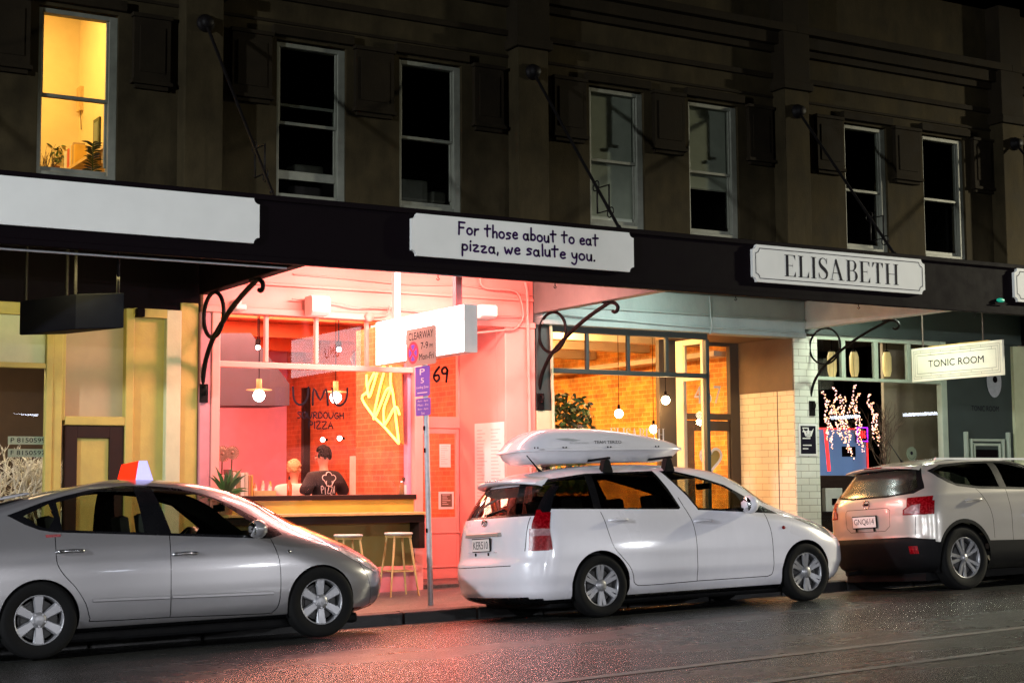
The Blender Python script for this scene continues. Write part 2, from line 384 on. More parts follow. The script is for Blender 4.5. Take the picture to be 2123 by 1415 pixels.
    def ball(s, c, r, n=12, sq=(1, 1, 1)):
        c = Vector(c); vs = [c+Vector((0, 0, -r*sq[2]))]; fs = []
        R = n//2
        for i in range(1, R):
            a = math.pi*i/R
            for k in range(n):
                b = 2*math.pi*k/n
                vs.append(c+Vector((math.sin(a)*math.cos(b)*r*sq[0], math.sin(a)*math.sin(b)*r*sq[1], -math.cos(a)*r*sq[2])))
        vs.append(c+Vector((0, 0, r*sq[2])))
        for k in range(n): fs.append((0, 1+(k+1) % n, 1+k))
        for i in range(R-2):
            for k in range(n):
                a = 1+i*n+k; b = 1+i*n+(k+1) % n; fs.append((a, b, b+n, a+n))
        t = len(vs)-1; q = 1+(R-2)*n
        for k in range(n): fs.append((q+k, q+(k+1) % n, t))
        return s.add(vs, fs, True)
    def ribbon(s, pts, wd, fr):
        "flat pen stroke in a plane; fr = (origin, u, v)"
        O, u, v = fr; N = len(pts)
        ws = wd if isinstance(wd, (list, tuple)) else [wd]*N
        P = [Vector((p[0], p[1])) for p in pts]; Lf = []; Rt = []
        for i in range(N):
            t = (P[min(i+1, N-1)]-P[max(i-1, 0)])
            if t.length < 1e-9: t = Vector((1, 0))
            t.normalize(); nn = Vector((-t.y, t.x))*ws[i]/2
            Lf.append(P[i]+nn); Rt.append(P[i]-nn)
        g = lambda q: O+u*q.x+v*q.y
        s.add([g(q) for q in Lf]+[g(q) for q in Rt], [(i, i+N, i+1+N, i+1) for i in range(N-1)])
        return s
    def disc(s, c, r, fr, n=12):
        O, u, v = fr
        return s.add([O+u*(c[0]+r*math.cos(2*math.pi*k/n))+v*(c[1]+r*math.sin(2*math.pi*k/n)) for k in range(n)], [list(range(n))])
    def poly(s, pts, fr):
        O, u, v = fr
        return s.add([O+u*p[0]+v*p[1] for p in pts], [list(range(len(pts)))])
    def text(s, body, fr, h, width=None, align='CENTER'):
        cu = bpy.data.curves.new('t', 'FONT'); cu.body = body; cu.size = 1.0; cu.align_x = 'LEFT'; cu.resolution_u = 3
        ob = bpy.data.objects.new('t', cu); C.objects.link(ob)
        dg = bpy.context.evaluated_depsgraph_get(); me = ob.evaluated_get(dg).to_mesh()
        vs = [v.co.copy() for v in me.vertices]; fs = [list(p.vertices) for p in me.polygons]
        ob.evaluated_get(dg).to_mesh_clear(); bpy.data.objects.remove(ob); bpy.data.curves.remove(cu)
        if not vs: return s
        x0 = min(v.x for v in vs); x1 = max(v.x for v in vs); y0 = min(v.y for v in vs); y1 = max(v.y for v in vs)
        ky = h/(y1-y0); kx = width/(x1-x0) if width else ky
        ox = {'CENTER': -(x1-x0)*kx/2, 'LEFT': 0, 'RIGHT': -(x1-x0)*kx}[align]
        O, u, v_ = fr
        s.add([O+u*((v.x-x0)*kx+ox)+v_*((v.y-y0)*ky) for v in vs], fs)
        return s
    def build(s, name, parent=None, origin=None, bevel=0.0, smooth=None, seg=2, auto=True):
        me = bpy.data.meshes.new(name)
        off = ORG[parent.name] if parent else Vector(origin or (0, 0, 0))
        me.from_pydata([tuple(v-off) for v in s.v], [], s.f)
        for m in s.mats: me.materials.append(m)
        me.polygons.foreach_set('material_index', s.mi)
        me.polygons.foreach_set('use_smooth', [bool(x) if smooth is None else smooth for x in s.sm])
        me.update()
        o = bpy.data.objects.new(name, me); C.objects.link(o)
        if parent: o.parent = parent
        else: o.location = off
        ORG[o.name] = Vector(off)
        if bevel:
            b = o.modifiers.new('bevel', 'BEVEL'); b.width = bevel; b.segments = seg; b.limit_method = 'ANGLE'; b.angle_limit = math.radians(40)
            b.harden_normals = False
        return o
def dup(root, delta, label=None, group=None):
    r = root.copy(); C.objects.link(r); r.location = root.location+Vector(delta)
    ORG[r.name] = ORG[root.name]+Vector(delta)
    if label: r['label'] = label
    if group: r['group'] = group
    for ch in list(root.children):
        c = ch.copy(); C.objects.link(c); c.parent = r
        for g in list(ch.children):
            d = g.copy(); C.objects.link(d); d.parent = c
    return r
def wall_boxes(mb, x0, x1, z0, z1, y0, y1, holes):
    "a wall slab in the XZ plane with rectangular openings"
    xs = sorted({x0, x1, *[h[0] for h in holes], *[h[1] for h in holes]})
    for a, b in zip(xs, xs[1:]):
        cuts = sorted((h[2], h[3]) for h in holes if h[0] < b-1e-6 and h[1] > a+1e-6)
        z = z0
        for c, d in cuts:
            if c > z+1e-6: mb.box(a, b, y0, y1, z, c)
            z = max(z, d)
        if z < z1-1e-6: mb.box(a, b, y0, y1, z, z1)
def arc(cx, cy, rx, ry, a0, a1, n=10):
    return [(cx+rx*math.cos(math.radians(a0+(a1-a0)*i/n)), cy+ry*math.sin(math.radians(a0+(a1-a0)*i/n))) for i in range(n+1)]
UX, UY, UZ = Vector((1, 0, 0)), Vector((0, 1, 0)), Vector((0, 0, 1))
# ------------------------------------------------------------------ ground
KERB = 15.45
def road_z(x, y):
    if y > 13.9: c = -0.085*(y-13.9)/(KERB-13.9)
    elif y < -2: c = -0.06*(-2-y)/4
    else: c = 0
    return SL*x + c
def pave_z(x, y=17): return SL*x + 0.045 + 0.02*(y-KERB)/2.5
def sheet(name, xs, ys, zf, m):
    b = MB(m); n = len(ys)
    b.add([(x, y, zf(x, y)) for x in xs for y in ys],
          [(i*n+j, (i+1)*n+j, (i+1)*n+j+1, i*n+j+1) for i in range(len(xs)-1) for j in range(n-1)], True)
    return b.build(name)
_xs = [-60+5*i for i in range(43)]
tag(sheet('road', _xs, [-6, -4, -2, 0, 3, 6, 9, 11, 13, 13.8, 14.6, KERB+0.02], road_z, 'road'), kind='structure')
tag(sheet('footpath', _xs, [KERB+0.16, 16.5, 17.3, 18.6], pave_z, 'pave'), kind='structure')
b = MB('bluestone'); x = -20.0
while x < 60:
    w = random.uniform(0.85, 1.25)
    z0, z1 = SL*x, SL*(x+w)
    dy = random.uniform(-0.006, 0.006)
    a0, a1, y0, y1 = x+0.008, x+w-0.008, KERB+dy, KERB+0.165
    b.add([(a0, y0, z0-0.2), (a1, y0, z1-0.2), (a1, y1, z1-0.2), (a0, y1, z0-0.2), (a0, y0, z0+0.043), (a1, y0, z1+0.043), (a1, y1, z1+0.047), (a0, y1, z0+0.047)],
          [(3, 2, 1, 0), (4, 5, 6, 7), (0, 1, 5, 4), (1, 2, 6, 5), (2, 3, 7, 6), (3, 0, 4, 7)])
    x += w
tag(b.build('kerb', bevel=0.02), kind='structure')
# two worn lane lines near the lower right corner of the view
def gp(x, y): return Vector((x, y, road_z(x, y)+0.004))
def lane(p, q, w, label):
    n = 60; b = MB('roadpaint')
    for i in range(n):
        a = Vector(p).lerp(Vector(q), i/n); c = Vector(p).lerp(Vector(q), (i+1)/n)
        b.add([gp(a.x, a.y-w/2), gp(c.x, c.y-w/2), gp(c.x, c.y+w/2), gp(a.x, a.y+w/2)], [(0, 1, 2, 3)])
    tag(b.build('lane_line', origin=gp(*p)), label, 'road marking')
lane((2.0, 9.56), (38, 12.2), 0.11, 'worn white lane line running on the wet road beside the parked cars')
lane((2.0, 8.43), (38, 11.5), 0.09, 'worn white lane line nearer the camera side of the wet road')

# ------------------------------------------------------------------ the terrace: five narrow shops
BAY = [1.83, 6.48, 11.13, 15.79, 20.45, 25.10]
YF, YWALL, YWIN = 18.0, 18.28, 18.35
ZT = 9.4
def shell(t, i, inner=True):
    "party walls, floors, roof and upper facade of one shop"
    a, e = BAY[i-1], BAY[i]
    zb = SL*a-0.3
    return a, e
def upper(t, i, wins, wallm='olive'):
    a, e = BAY[i-1], BAY[i]
    holes = [(w[0], w[1], 5.10, 7.12) for w in wins]
    b = MB(wallm); wall_boxes(b, a, e, 4.30, ZT, YWALL, YWALL+0.3, holes)
    b.build('upper_wall', t)
    # pier strip over the party line
    b = MB(wallm); b.box(a-0.24, a+0.24, YF, YWALL-0.002, 4.30, 7.42)
    b.use('brown'); b.box(a-0.29, a+0.29, YF-0.06, YWALL-0.002, 7.42, 7.55); b.box(a-0.26, a+0.26, YF-0.02, YWALL-0.002, 7.55, ZT)
    b.build('pilaster', t, bevel=0.012)
    # blocks hanging beside the window heads
    blocks = [(wins[0][0]-0.62, wins[0][0]-0.09), (wins[1][0]-0.66, wins[1][0]-0.11), (wins[1][1]+0.16, wins[1][1]+0.62)]
    for p, q in blocks:
        b = MB('brown')
        b.box(p, q, YWALL-0.075, YWALL-0.002, 6.36, 7.12)
        b.box(p-0.025, q+0.025, YWALL-0.105, YWALL-0.002, 6.31, 6.36); b.box(p+0.02, q-0.02, YWALL-0.06, YWALL-0.002, 6.26, 6.31); b.box(p-0.02, q+0.02, YWALL-0.10, YWALL-0.002, 7.12, 7.17)
        b.box(p+0.07, q-0.07, YWALL-0.088, YWALL-0.0755, 6.46, 7.02)
        b.build('capital_block', t, bevel=0.012)
    for p, q in [(w[0], w[1]) for w in wins]:
        b = MB('brown'); b.box(p-0.08, q+0.08, YWALL-0.09, YWALL-0.003, 7.16, 7.28)
        b.build('window_head', t, bevel=0.01)
        b = MB('olive'); b.box(p-0.06, q+0.06, YWALL-0.07, YWALL+0.05, 5.03, 5.098); b.build('window_sill', t, bevel=0.008)
    b = MB('brown')
    b.box(a, e, YWALL-0.06, YWALL-0.003, 7.62, 7.70); b.box(a, e, YWALL-0.03, YWALL-0.003, 7.32, 7.36)
    b.box(a, e, YWALL-0.10, YWALL-0.003, 8.02, 8.12); b.box(a, e, YWALL-0.20, YWALL-0.003, 8.12, 8.30); b.box(a, e, YWALL-0.32, YWALL-0.003, 8.30, 8.42)
    b.build('cornice', t, bevel=0.008)
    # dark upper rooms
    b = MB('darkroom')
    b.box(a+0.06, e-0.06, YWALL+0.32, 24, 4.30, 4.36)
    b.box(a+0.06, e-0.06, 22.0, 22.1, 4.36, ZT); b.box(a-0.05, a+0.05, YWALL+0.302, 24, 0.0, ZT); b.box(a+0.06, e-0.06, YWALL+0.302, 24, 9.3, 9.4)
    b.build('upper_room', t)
def sash(t, x0, x1, raised=0.0, blind=None, glassm='glassdark', lock=True):
    z0, z1, zm = 5.13, 7.10, 6.08
    y = YWIN
    b = MB('frame')
    b.box(x0, x0+0.05, y-0.03, y+0.09, z0, z1); b.box(x1-0.10, x1, y-0.03, y+0.09, z0, z1)
    b.box(x0+0.05, x1-0.10, y-0.03, y+0.09, z1-0.055, z1); b.box(x0+0.05, x1-0.10, y-0.03, y+0.09, z0, z0+0.05)
    w = b.build('window', t, bevel=0.006)
    b = MB('frame')                                        # upper sash
    b.box(x0+0.052, x1-0.102, y+0.002, y+0.035, zm-0.02, zm+0.02); b.box(x0+0.052, x0+0.075, y+0.002, y+0.035, zm+0.02, z1-0.057)
    b.box(x1-0.125, x1-0.102, y+0.002, y+0.035, zm+0.02, z1-0.057)
    b.build('upper_sash', w, bevel=0.003)
    b = MB('frame'); r = raised
    b.box(x0+0.052, x1-0.102, y+0.04, y+0.075, zm-0.02+r, zm+0.018+r); b.box(x0+0.052, x1-0.102, y+0.04, y+0.075, z0+0.052+r*0.8, z0+0.052+r*0.8+(0.11 if r else 0.06))
    b.box(x0+0.052, x0+0.075, y+0.04, y+0.075, z0+0.16+r*0.8, zm-0.02+r); b.box(x1-0.125, x1-0.102, y+0.04, y+0.075, z0+0.16+r*0.8, zm-0.02+r)
    b.build('lower_sash', w, bevel=0.003)
    b = MB(glassm)
    b.add([(x0+0.06, y+0.018, zm), (x1-0.11, y+0.018, zm), (x1-0.11, y+0.018, z1-0.05), (x0+0.06, y+0.018, z1-0.05)], [(0, 1, 2, 3)])
    b.add([(x0+0.06, y+0.057, z0+0.16+r*0.8), (x1-0.11, y+0.057, z0+0.16+r*0.8), (x1-0.11, y+0.057, zm+r), (x0+0.06, y+0.057, zm+r)], [(0, 1, 2, 3)])
    b.build('pane', w)
    if blind:
        b = MB('blindcloth'); b.box(x0+0.055, x1-0.105, y+0.10, y+0.106, blind, z1-0.02)
        b.use('frame').box(x0+0.055, x1-0.105, y+0.094, y+0.112, blind-0.02, blind)
        b.build('blind', w)
    return w
M['blindcloth'] = mat('roller_blind_cloth', (0.34, 0.36, 0.28), 0.8, var=0.08)
def wx(p): return AY(p, 250, YWIN).x
WX = {1: [(2.95, 3.88), (wx(74), wx(240))], 2: [(wx(569), wx(713)), (wx(823), wx(952))], 3: [(wx(1216), wx(1329)), (wx(1421), wx(1523))], 4: [(wx(1743), wx(1830)), (wx(1904), wx(1989))], 5: [(21.6, 22.5), (23.3, 24.2)]}
LAB = {1: ('dim old terrace shop with cream recess and a yellow lit sash window above', ),
       2: ('pink fronted pizza shop in a dark rendered terrace, two black sash windows above', ),
       3: ('terrace shop with grey green bulkhead and orange lit window, pale blinds upstairs', ),
       4: ('terrace bar with white tiled pier and fairy lights in its window', ),
       5: ('dark unlit end shop of the terrace beyond the bar front', )}
SHOP = {}
for i in range(1, 6):
    t = thing('terraced_shop', (BAY[i-1]+2.3, 18.3, SL*(BAY[i-1]+2.3)), LAB[i][0], 'building', 'old two storey shops of one terrace')
    SHOP[i] = t
    upper(t, i, WX[i])
sash(SHOP[1], *WX[1][0]); sash(SHOP[1], *WX[1][1], glassm='glass')
w = sash(SHOP[2], *WX[2][0], raised=0.24); sash(SHOP[2], *WX[2][1])
sash(SHOP[3], *WX[3][0], blind=5.16); sash(SHOP[3], *WX[3][1], blind=5.86)
for i in (4, 5):
    for q in WX[i]: sash(SHOP[i], *q)

def room(t, x0, x1, y0, y1, z0, z1, left, right, back, ceil, floor='floor'):
    for nm, m, q in (('left_wall', left, (x0-0.04, x0, y0, y1, z0, z1)), ('right_wall', right, (x1, x1+0.04, y0, y1, z0, z1)),
                     ('back_wall', back, (x0-0.04, x1+0.04, y1, y1+0.05, z0, z1)), ('ceiling', ceil, (x0-0.04, x1+0.04, y0, y1+0.05, z1, z1+0.05)),
                     ('floor', floor, (x0-0.04, x1+0.04, y0, y1+0.05, z0-0.05, z0))):
        b = MB(m); b.box(*q); b.build(nm, t)
def pane(t, x0, x1, y, z0, z1, m='glass', name='shop_window'):
    b = MB(m); b.add([(x0, y, z0), (x1, y, z0), (x1, y, z1), (x0, y, z1)], [(0, 1, 2, 3)])
    return b.build(name, t)

# ---- bay 1: cream shop
t = SHOP[1]
room(t, 1.95, 6.36, YF+0.62, 22.0, 0.12, 3.72, 'brownwall', 'brownwall', 'brownwall', 'darkroom')
# lit upper room
room(t, 2.2, 6.05, YWALL+0.306, 21.9, 4.40, 8.9, 'roomyellow', 'roomyellow', 'roomyellow', 'roomyellow')
b = MB('black'); b.box(1.83, 6.46, YF+0.05, YF+0.5, 3.60, 4.28); b.build('bulkhead', t)
z0 = 0.0
xL = AY(104, 800).x; xD0, xD1 = AY(128, 800).x, AY(272, 800).x
yR = YF+0.45
# shop window (right end of it) and its frame
b = MB('cream'); b.box(xL-0.05, xL+0.03, YF-0.02, YF+0.08, 0.05, 3.6); b.box(xL+0.03, xL+0.14, YF+0.0, YF+0.10, 0.05, 3.6)
zt = AY(60, 757).z
b.box(1.9, xL-0.05, YF-0.01, YF+0.08, zt-0.03, zt+0.03); b.box(1.9, xL-0.05, YF-0.01, YF+0.08, 0.05, 0.55); b.box(1.9, xL-0.05, YF-0.01, YF+0.08, 3.46, 3.6)
f = b.build('shop_window', t, bevel=0.008)
b = MB('glass'); b.add([(1.9, YF+0.04, 0.55), (xL-0.05, YF+0.04, 0.55), (xL-0.05, YF+0.04, zt-0.03), (1.9, YF+0.04, zt-0.03)], [(0, 1, 2, 3)]); b.build('pane', f)
b = MB('creampale'); b.box(1.9, xL-0.05, YF+0.05, YF+0.06, zt+0.03, 3.46); b.build('transom_blind', f)
# boarded doorway: upper panel, lower panel with dark frame
zc = AY(200, 872, YF+0.02).z; zd = AY(200, 880, YF).z
b = MB('beigeblind'); b.box(xD0+0.01, xD1-0.02, YF+0.13, YF+0.17, zc, 3.6); b.build('door_panel', t)
b = MB('cream')
b.box(xD0-0.02, xD0+0.05, YF+0.02, YF+0.16, zc, 3.6); b.box(xD1-0.06, xD1+0.04, YF+0.02, YF+0.16, 0.05, 3.6)
b.box(xD0+0.05, xD1-0.06, YF+0.02, YF+0.16, zc-0.05, zc+0.05); b.box(xL+0.14, xD0-0.02, YF+0.06, YF+0.16, 0.05, 3.6)
b.build('door_frame', t, bevel=0.01)
b = MB('darkwood'); zz = zc-0.055
b.box(xD0+0.055, xD0+0.20, YF+0.04, YF+0.12, 0.05, zz); b.box(xD1-0.23, xD1-0.065, YF+0.04, YF+0.12, 0.05, zz); b.box(xD0+0.20, xD1-0.23, YF+0.04, YF+0.12, zz-0.14, zz)
b.use('cream').box(xD0+0.20, xD1-0.23, YF+0.07, YF+0.10, 0.05, zz-0.14)
b.build('notice_door', t, bevel=0.006)
xP = AY(345, 700).x; xQ = AY(376, 700).x
b = MB('cream'); b.box(xD1+0.04, xP, YF+0.08, YF+0.2, 0.0, 3.6); b.build('side_panel', t)
b = MB('creampale'); b.box(xP, xQ, YF-0.01, YF+0.2, 0.0, 3.6); b.use('cream').box(xQ+0.002, BAY[1]-0.03, YF+0.03, YF+0.2, 0.0, 3.7)
b.build('pier', t, bevel=0.01)
b = MB('cream'); b.box(xD1+0.02, xP, YF-0.02, YF+0.08, 3.5, 3.6); b.build('door_head', t)
# stickers on the glass
g0 = AY(24, 918, YF+0.036); fr = lambda q: (q, UX, UZ)
M["sticker"] = mat("grey_green_sticker", (0.16, 0.20, 0.13), 0.5)
for body, py in (('P 8150599', 918), ('F 8150597', 944)):
    q = AY(58, py, YF+0.034)
    b = MB('sticker'); b.box(q.x-0.22, q.x+0.22, YF+0.034, YF+0.037, q.z-0.015, q.z+0.075)
    b.use('inkblack'); b.text(body, (q+Vector((0, -0.002, 0.008)), UX, UZ), 0.05, 0.38)
    b.build('phone_sticker', t)

# ---- bay 2: pizza shop
t = SHOP[2]
ZTR, ZHD = AY(600, 758).z, 3.63
XG0, XG1 = AY(455, 800).x, AY(862, 800).x
ZC = 1.42
room(t, 6.55, 10.93, YF+0.16, 26.0, 0.10, 4.0, 'pinkwall', 'brickred', 'pinkwall', 'redceil')
b = MB('pink'); b.box(6.50, 11.11, YF+0.02, YF+0.15, 3.68, 4.34); b.box(6.50, 11.11, YF-0.04, YF+0.15, 3.60, 3.68)
b.box(6.50, 11.11, YF-0.02, YF+0.02, 3.96, 4.0)
b.build('bulkhead', t, bevel=0.01)
b = MB('pinkdark'); b.box(6.46, 6.60, YF-0.01, YF+0.16, 0.0, 3.60); b.use('pink').box(6.60, XG0, YF-0.03, YF+0.14, 0.0, 3.60)
b.build('pier', t, bevel=0.012)
b = MB('pink'); b.box(AY(1046, 800).x, 11.11, YF-0.02, YF+0.2, 0.0, 3.60); b.build('pier', t, bevel=0.012)
# window frame
b = MB('pink'); yw = YF+0.03
b.box(XG0, XG1, yw, yw+0.08, ZTR-0.035, ZTR+0.035); b.box(XG0, XG1, yw, yw+0.08, ZHD-0.03, ZHD+0.02)
for px in (556, 660, 765):
    x = AY(px, 700).x; b.box(x-0.025, x+0.025, yw+0.01, yw+0.07, ZTR+0.035, ZHD-0.03)
b.box(XG1-0.02, XG1+0.10, YF-0.01, YF+0.10, 0.0, 3.60)
f = b.build('shop_window', t, bevel=0.008)
b = MB('glass'); b.add([(XG0, yw+0.04, ZC), (XG1, yw+0.04, ZC), (XG1, yw+0.04, ZHD), (XG0, yw+0.04, ZHD)], [(0, 1, 2, 3)]); b.build('pane', f)
# counter, yellow apron, bar shelf, bench base
b = MB('darkwood'); b.box(XG0, XG1, YF-0.02, 18.62, ZC-0.06, ZC); b.build('window_counter', t, bevel=0.006)
zb = AY(700, 1063, YF-0.30).z
b = MB('yellow'); b.box(XG0, XG1, YF+0.02, YF+0.08, zb, ZC-0.062); b.build('apron_panel', t)
b = MB('wood'); b.box(XG0, XG1+0.02, YF-0.32, YF+0.018, zb-0.035, zb); b.use('darkwood').box(XG0, XG1-0.02, YF-0.28, YF-0.02, zb-0.13, zb-0.037); b.box(XG1-0.10, XG1-0.02, YF-0.28, YF-0.02, zb-0.45, zb-0.13)
b.build('bar_shelf', t, bevel=0.005)
zp = AY(830, 1172).z
b = MB('olivepanel'); b.box(XG0, XG1, YF+0.03, YF+0.09, zp, zb-0.037); b.build('lower_panel', t)
b = MB('pink'); b.box(XG0, XG1, YF-0.05, YF+0.1, zp-0.07, zp); b.use('pinkdark').box(XG0, XG1, YF-0.02, YF+0.1, 0.0, zp-0.07); b.build('plinth', t, bevel=0.008)
# recess: side walls, ceiling, door at the back
XR = AY(1046, 800).x; YD = 19.22
b = MB('pink'); b.box(XR, XR+0.14, YF+0.2, YD+0.1, 0.0, 3.62); b.build('recess_wall', t)
b = MB('brickred'); b.box(XG1-0.13, XG1-0.06, YF+0.22, 19.5, ZC, 3.62); b.use('pinkwall').box(XG1-0.06, XG1+0.0, YF+0.11, 19.5, 0.0, 3.62); b.build('recess_wall', t)
b = MB('pink'); b.box(XG1, XR, YF+0.155, YD+0.1, 3.62, 3.68); b.build('recess_ceiling', t)
b = MB('pave'); b.box(XG1, XR+0.1, YF+0.05, YD+0.3, -0.1, pave_z(9.9)+0.05); b.build('door_step', t)
xa, xb_ = XG1+0.02, AY(968, 1000, YD).x
xb_ = min(xb_, XR-0.02); xg_ = AY(951, 1000, YD).x
zdt0, zdt1 = AY(900, 866, YD).z, AY(900, 884, YD).z
b = MB('pink')
b.box(xa-0.02, xa+0.12, YD, YD+0.08, 0.1, 3.62); b.box(xg_+0.14, XR, YD, YD+0.08, 0.1, 3.62); b.box(xa+0.12, xg_+0.14, YD, YD+0.08, zdt1-0.02, zdt0+0.02)
b.box(xa+0.12, xg_+0.14, YD, YD+0.08, 3.5, 3.62); b.box(xg_, xg_+0.14, YD, YD+0.08, zdt0+0.02, 3.5)
f = b.build('door_frame', t, bevel=0.008)
pane(f, xa+0.12, xg_, YD+0.04, zdt0+0.02, 3.5, name='transom_pane')
zg0, zg1 = AY(900, 1072, YD).z, AY(900, 898, YD).z
b = MB('pink'); d0, d1 = xa+0.125, xg_+0.135; zt_ = zdt1-0.025
b.box(d0, d0+0.13, YD+0.02, YD+0.07, 0.22, zt_); b.box(d1-0.16, d1, YD+0.02, YD+0.07, 0.22, zt_); b.box(d0+0.13, d1-0.16, YD+0.02, YD+0.07, zg1, zt_)
b.box(d0+0.13, d1-0.16, YD+0.02, YD+0.07, 0.22, zg0); b.box(d0+0.02, d1-0.03, YD+0.005, YD+0.02, 0.42, 0.44); b.box(d0+0.02, d1-0.03, YD+0.005, YD+0.02, 0.88, 0.90)
dr = b.build('shop_door', t, bevel=0.006)
pane(dr, d0+0.13, d1-0.16, YD+0.045, zg0, zg1, name='door_pane')
b = MB('chrome'); b.tube([(d1-0.06, YD-0.03, 1.05), (d1-0.06, YD-0.03, 1.3)], 0.012); b.tube([(d1-0.06, YD+0.02, 1.07), (d1-0.06, YD-0.03, 1.07)], 0.008); b.tube([(d1-0.06, YD+0.02, 1.28), (d1-0.06, YD-0.03, 1.28)], 0.008); b.build('handle', dr)
# mauve hood panel and ceiling beam on the back wall
b = MB('mauve'); q = [(455, 690), (520, 690), (600, 795), (600, 840), (455, 840)]
b.prism([(AY(x, y, 21.4).x, AY(x, y, 21.4).z) for x, y in q][::-1], 'y', 21.4, 22.2); b.build('oven_hood', t)
b = MB('pinkwall'); b.box(6.6, 7.9, 21.4, 22.2, 0.1, AY(500, 845, 21.4).z-0.02); b.build('oven', t)
b = MB('darkwood'); q = AX(636, 870, 10.88)
b.box(10.80, 10.92, q.y-0.05, q.y+0.05, 0.1, 3.2); b.build('wall_post', t)
for yy in (20.0, 22.4, 24.6): MB('redceil').box(6.6, 10.9, yy, yy+0.16, 3.78, 3.99).build('ceiling_beam', t)

# ---- bay 3
t = SHOP[3]
XE0, XE1 = AY(1145, 800).x, AY(1470, 740).x
ZTE, ZHE = AY(1300, 772).z, AY(1300, 690).z
XRE = AY(1644, 760).x; YDE = 19.25
room(t, 11.22, 15.62, YF+0.16, 30.0, 0.16, 4.0, 'brickorange', 'brickorange', 'brickorange_y', 'roomcream')
b = MB('greengrey'); b.box(11.17, 15.76, YF-0.10, YF+0.15, 3.74, 4.34); b.box(11.17, 15.76, YF-0.13, YF+0.15, 3.66, 3.74)
b.box(11.17, 15.76, YF-0.125, YF-0.10, 3.90, 3.93); b.use('darkgreen').box(11.17, 15.76, YF-0.16, YF-0.10, 4.2, 4.34)
b.build('bulkhead', t, bevel=0.01)
xm_ = AY(1126, 800).x
b = MB('darkgreen'); b.box(11.125, XE0, YF-0.02, YF+0.2, AY(1130, 850).z, 3.66); b.use('creampale').box(11.125, XE0, YF-0.022, YF+0.2, 0.0, AY(1130, 850).z-0.004); b.build('pier', t, bevel=0.01)
b = MB('darkgreen'); yw = YF+0.03
b.box(XE0, XE1, yw, yw+0.07, ZTE-0.035, ZTE+0.03); b.box(XE0, XE1, yw, yw+0.07, ZHE-0.03, ZHE+0.06)
for px in (1222, 1307, 1387): x = AY(px, 720).x; b.box(x-0.025, x+0.025, yw+0.01, yw+0.06, ZTE+0.03, ZHE-0.03)
b.box(XE1-0.03, XE1+0.03, yw, yw+0.07, 0.1, ZHE-0.03); b.box(XE0, XE0+0.03, yw, yw+0.07, 0.1, ZHE-0.03); b.box(XE0, XE1, yw-0.01, yw+0.08, 0.1, 0.75)
f = b.build('shop_window', t, bevel=0.006)
b = MB('glass'); b.add([(XE0, yw+0.035, 0.75), (XE1, yw+0.035, 0.75), (XE1, yw+0.035, ZHE), (XE0, yw+0.035, ZHE)], [(0, 1, 2, 3)]); b.build('pane', f)
# glazed return beside the door, pale frame inside
b = MB('roomcream'); yr = AX(1414, 850, XE1).y
for y0, y1 in ((YF+0.11, YF+0.17), (yr-0.08, yr+0.10)): b.box(XE1-0.03, XE1+0.03, y0, y1, 0.1, ZHE)
b.box(XE1-0.03, XE1+0.03, YF+0.17, yr-0.08, ZTE-0.05, ZTE+0.04); b.box(XE1-0.03, XE1+0.03, YF+0.17, yr-0.08, ZHE-0.08, ZHE); b.box(XE1-0.02, XE1+0.02, YF+0.55, YF+0.59, ZTE+0.04, ZHE-0.08); b.box(XE1-0.03, XE1+0.03, YF+0.17, yr-0.08, 0.1, 0.75)
f = b.build('return_window', t, bevel=0.006)
b = MB('glass'); b.add([(XE1, YF+0.17, 0.75), (XE1, yr-0.08, 0.75), (XE1, yr-0.08, ZHE), (XE1, YF+0.17, ZHE)], [(0, 1, 2, 3)]); b.build('pane', f)
# door with transom at the back of the recess
def dx(p): return AY(p, 800, YDE).x
def dz(p, px=1490): return AY(px, p, YDE).z
M['darkbrown'] = mat('dark_brown_paint', (0.05, 0.035, 0.022), 0.5)
b = MB('darkbrown')
b.box(XE1+0.03, dx(1412), YDE, YDE+0.09, 0.15, 3.68); b.box(dx(1514), XRE, YDE, YDE+0.09, 0.15, 3.68)
b.box(dx(1412), dx(1514), YDE, YDE+0.09, dz(870), dz(857)); b.box(dx(1412), dx(1514), YDE, YDE+0.09, dz(717), 3.68)
f = b.build('door_frame', t, bevel=0.006)
pane(f, dx(1412), dx(1514), YDE+0.045, dz(857), dz(717), name='transom_pane')
b = MB('darkbrown'); z9 = dz(872)
b.box(dx(1413), dx(1440), YDE+0.02, YDE+0.07, 0.2, z9); b.box(dx(1511), dx(1513), YDE+0.02, YDE+0.07, 0.2, z9); b.box(dx(1440), dx(1511), YDE+0.02, YDE+0.07, dz(893), z9); b.box(dx(1440), dx(1511), YDE+0.02, YDE+0.07, 0.2, 0.55)
dr = b.build('shop_door', t, bevel=0.006)
pane(dr, dx(1440), dx(1511), YDE+0.045, 0.55, dz(893), name='door_pane')
b = MB('tilex'); zs = AX(1600, 812, XRE).z
b.box(XRE, XRE+0.08, YF+0.0, YDE, 0.0, zs); b.use('brownwall').box(XRE-0.012, XRE+0.08, YF+0.0, YDE, zs, 3.68)
b.use('ironbrown').box(XRE-0.006, XRE, YF+0.36, YF+0.372, 0.0, zs)
b.build('recess_wall', t)
b = MB('brownwall'); b.box(XE1+0.03, XRE, YF+0.155, YDE+0.09, 3.68, 3.74); b.build('recess_ceiling', t)
b = MB('pave'); b.box(XE1, XRE, YF+0.05, YDE+0.3, 0, pave_z(15)+0.03); b.build('door_step', t)
for yy in (20.2, 21.6, 23.2, 25.0, 27): MB('roomcream').box(11.3, 15.6, yy, yy+0.2, 3.72, 3.99).build('ceiling_beam', t)
MB('roomcream').box(15.3, 15.6, 19.5, 29, 3.50, 3.58).build('picture_rail', t)

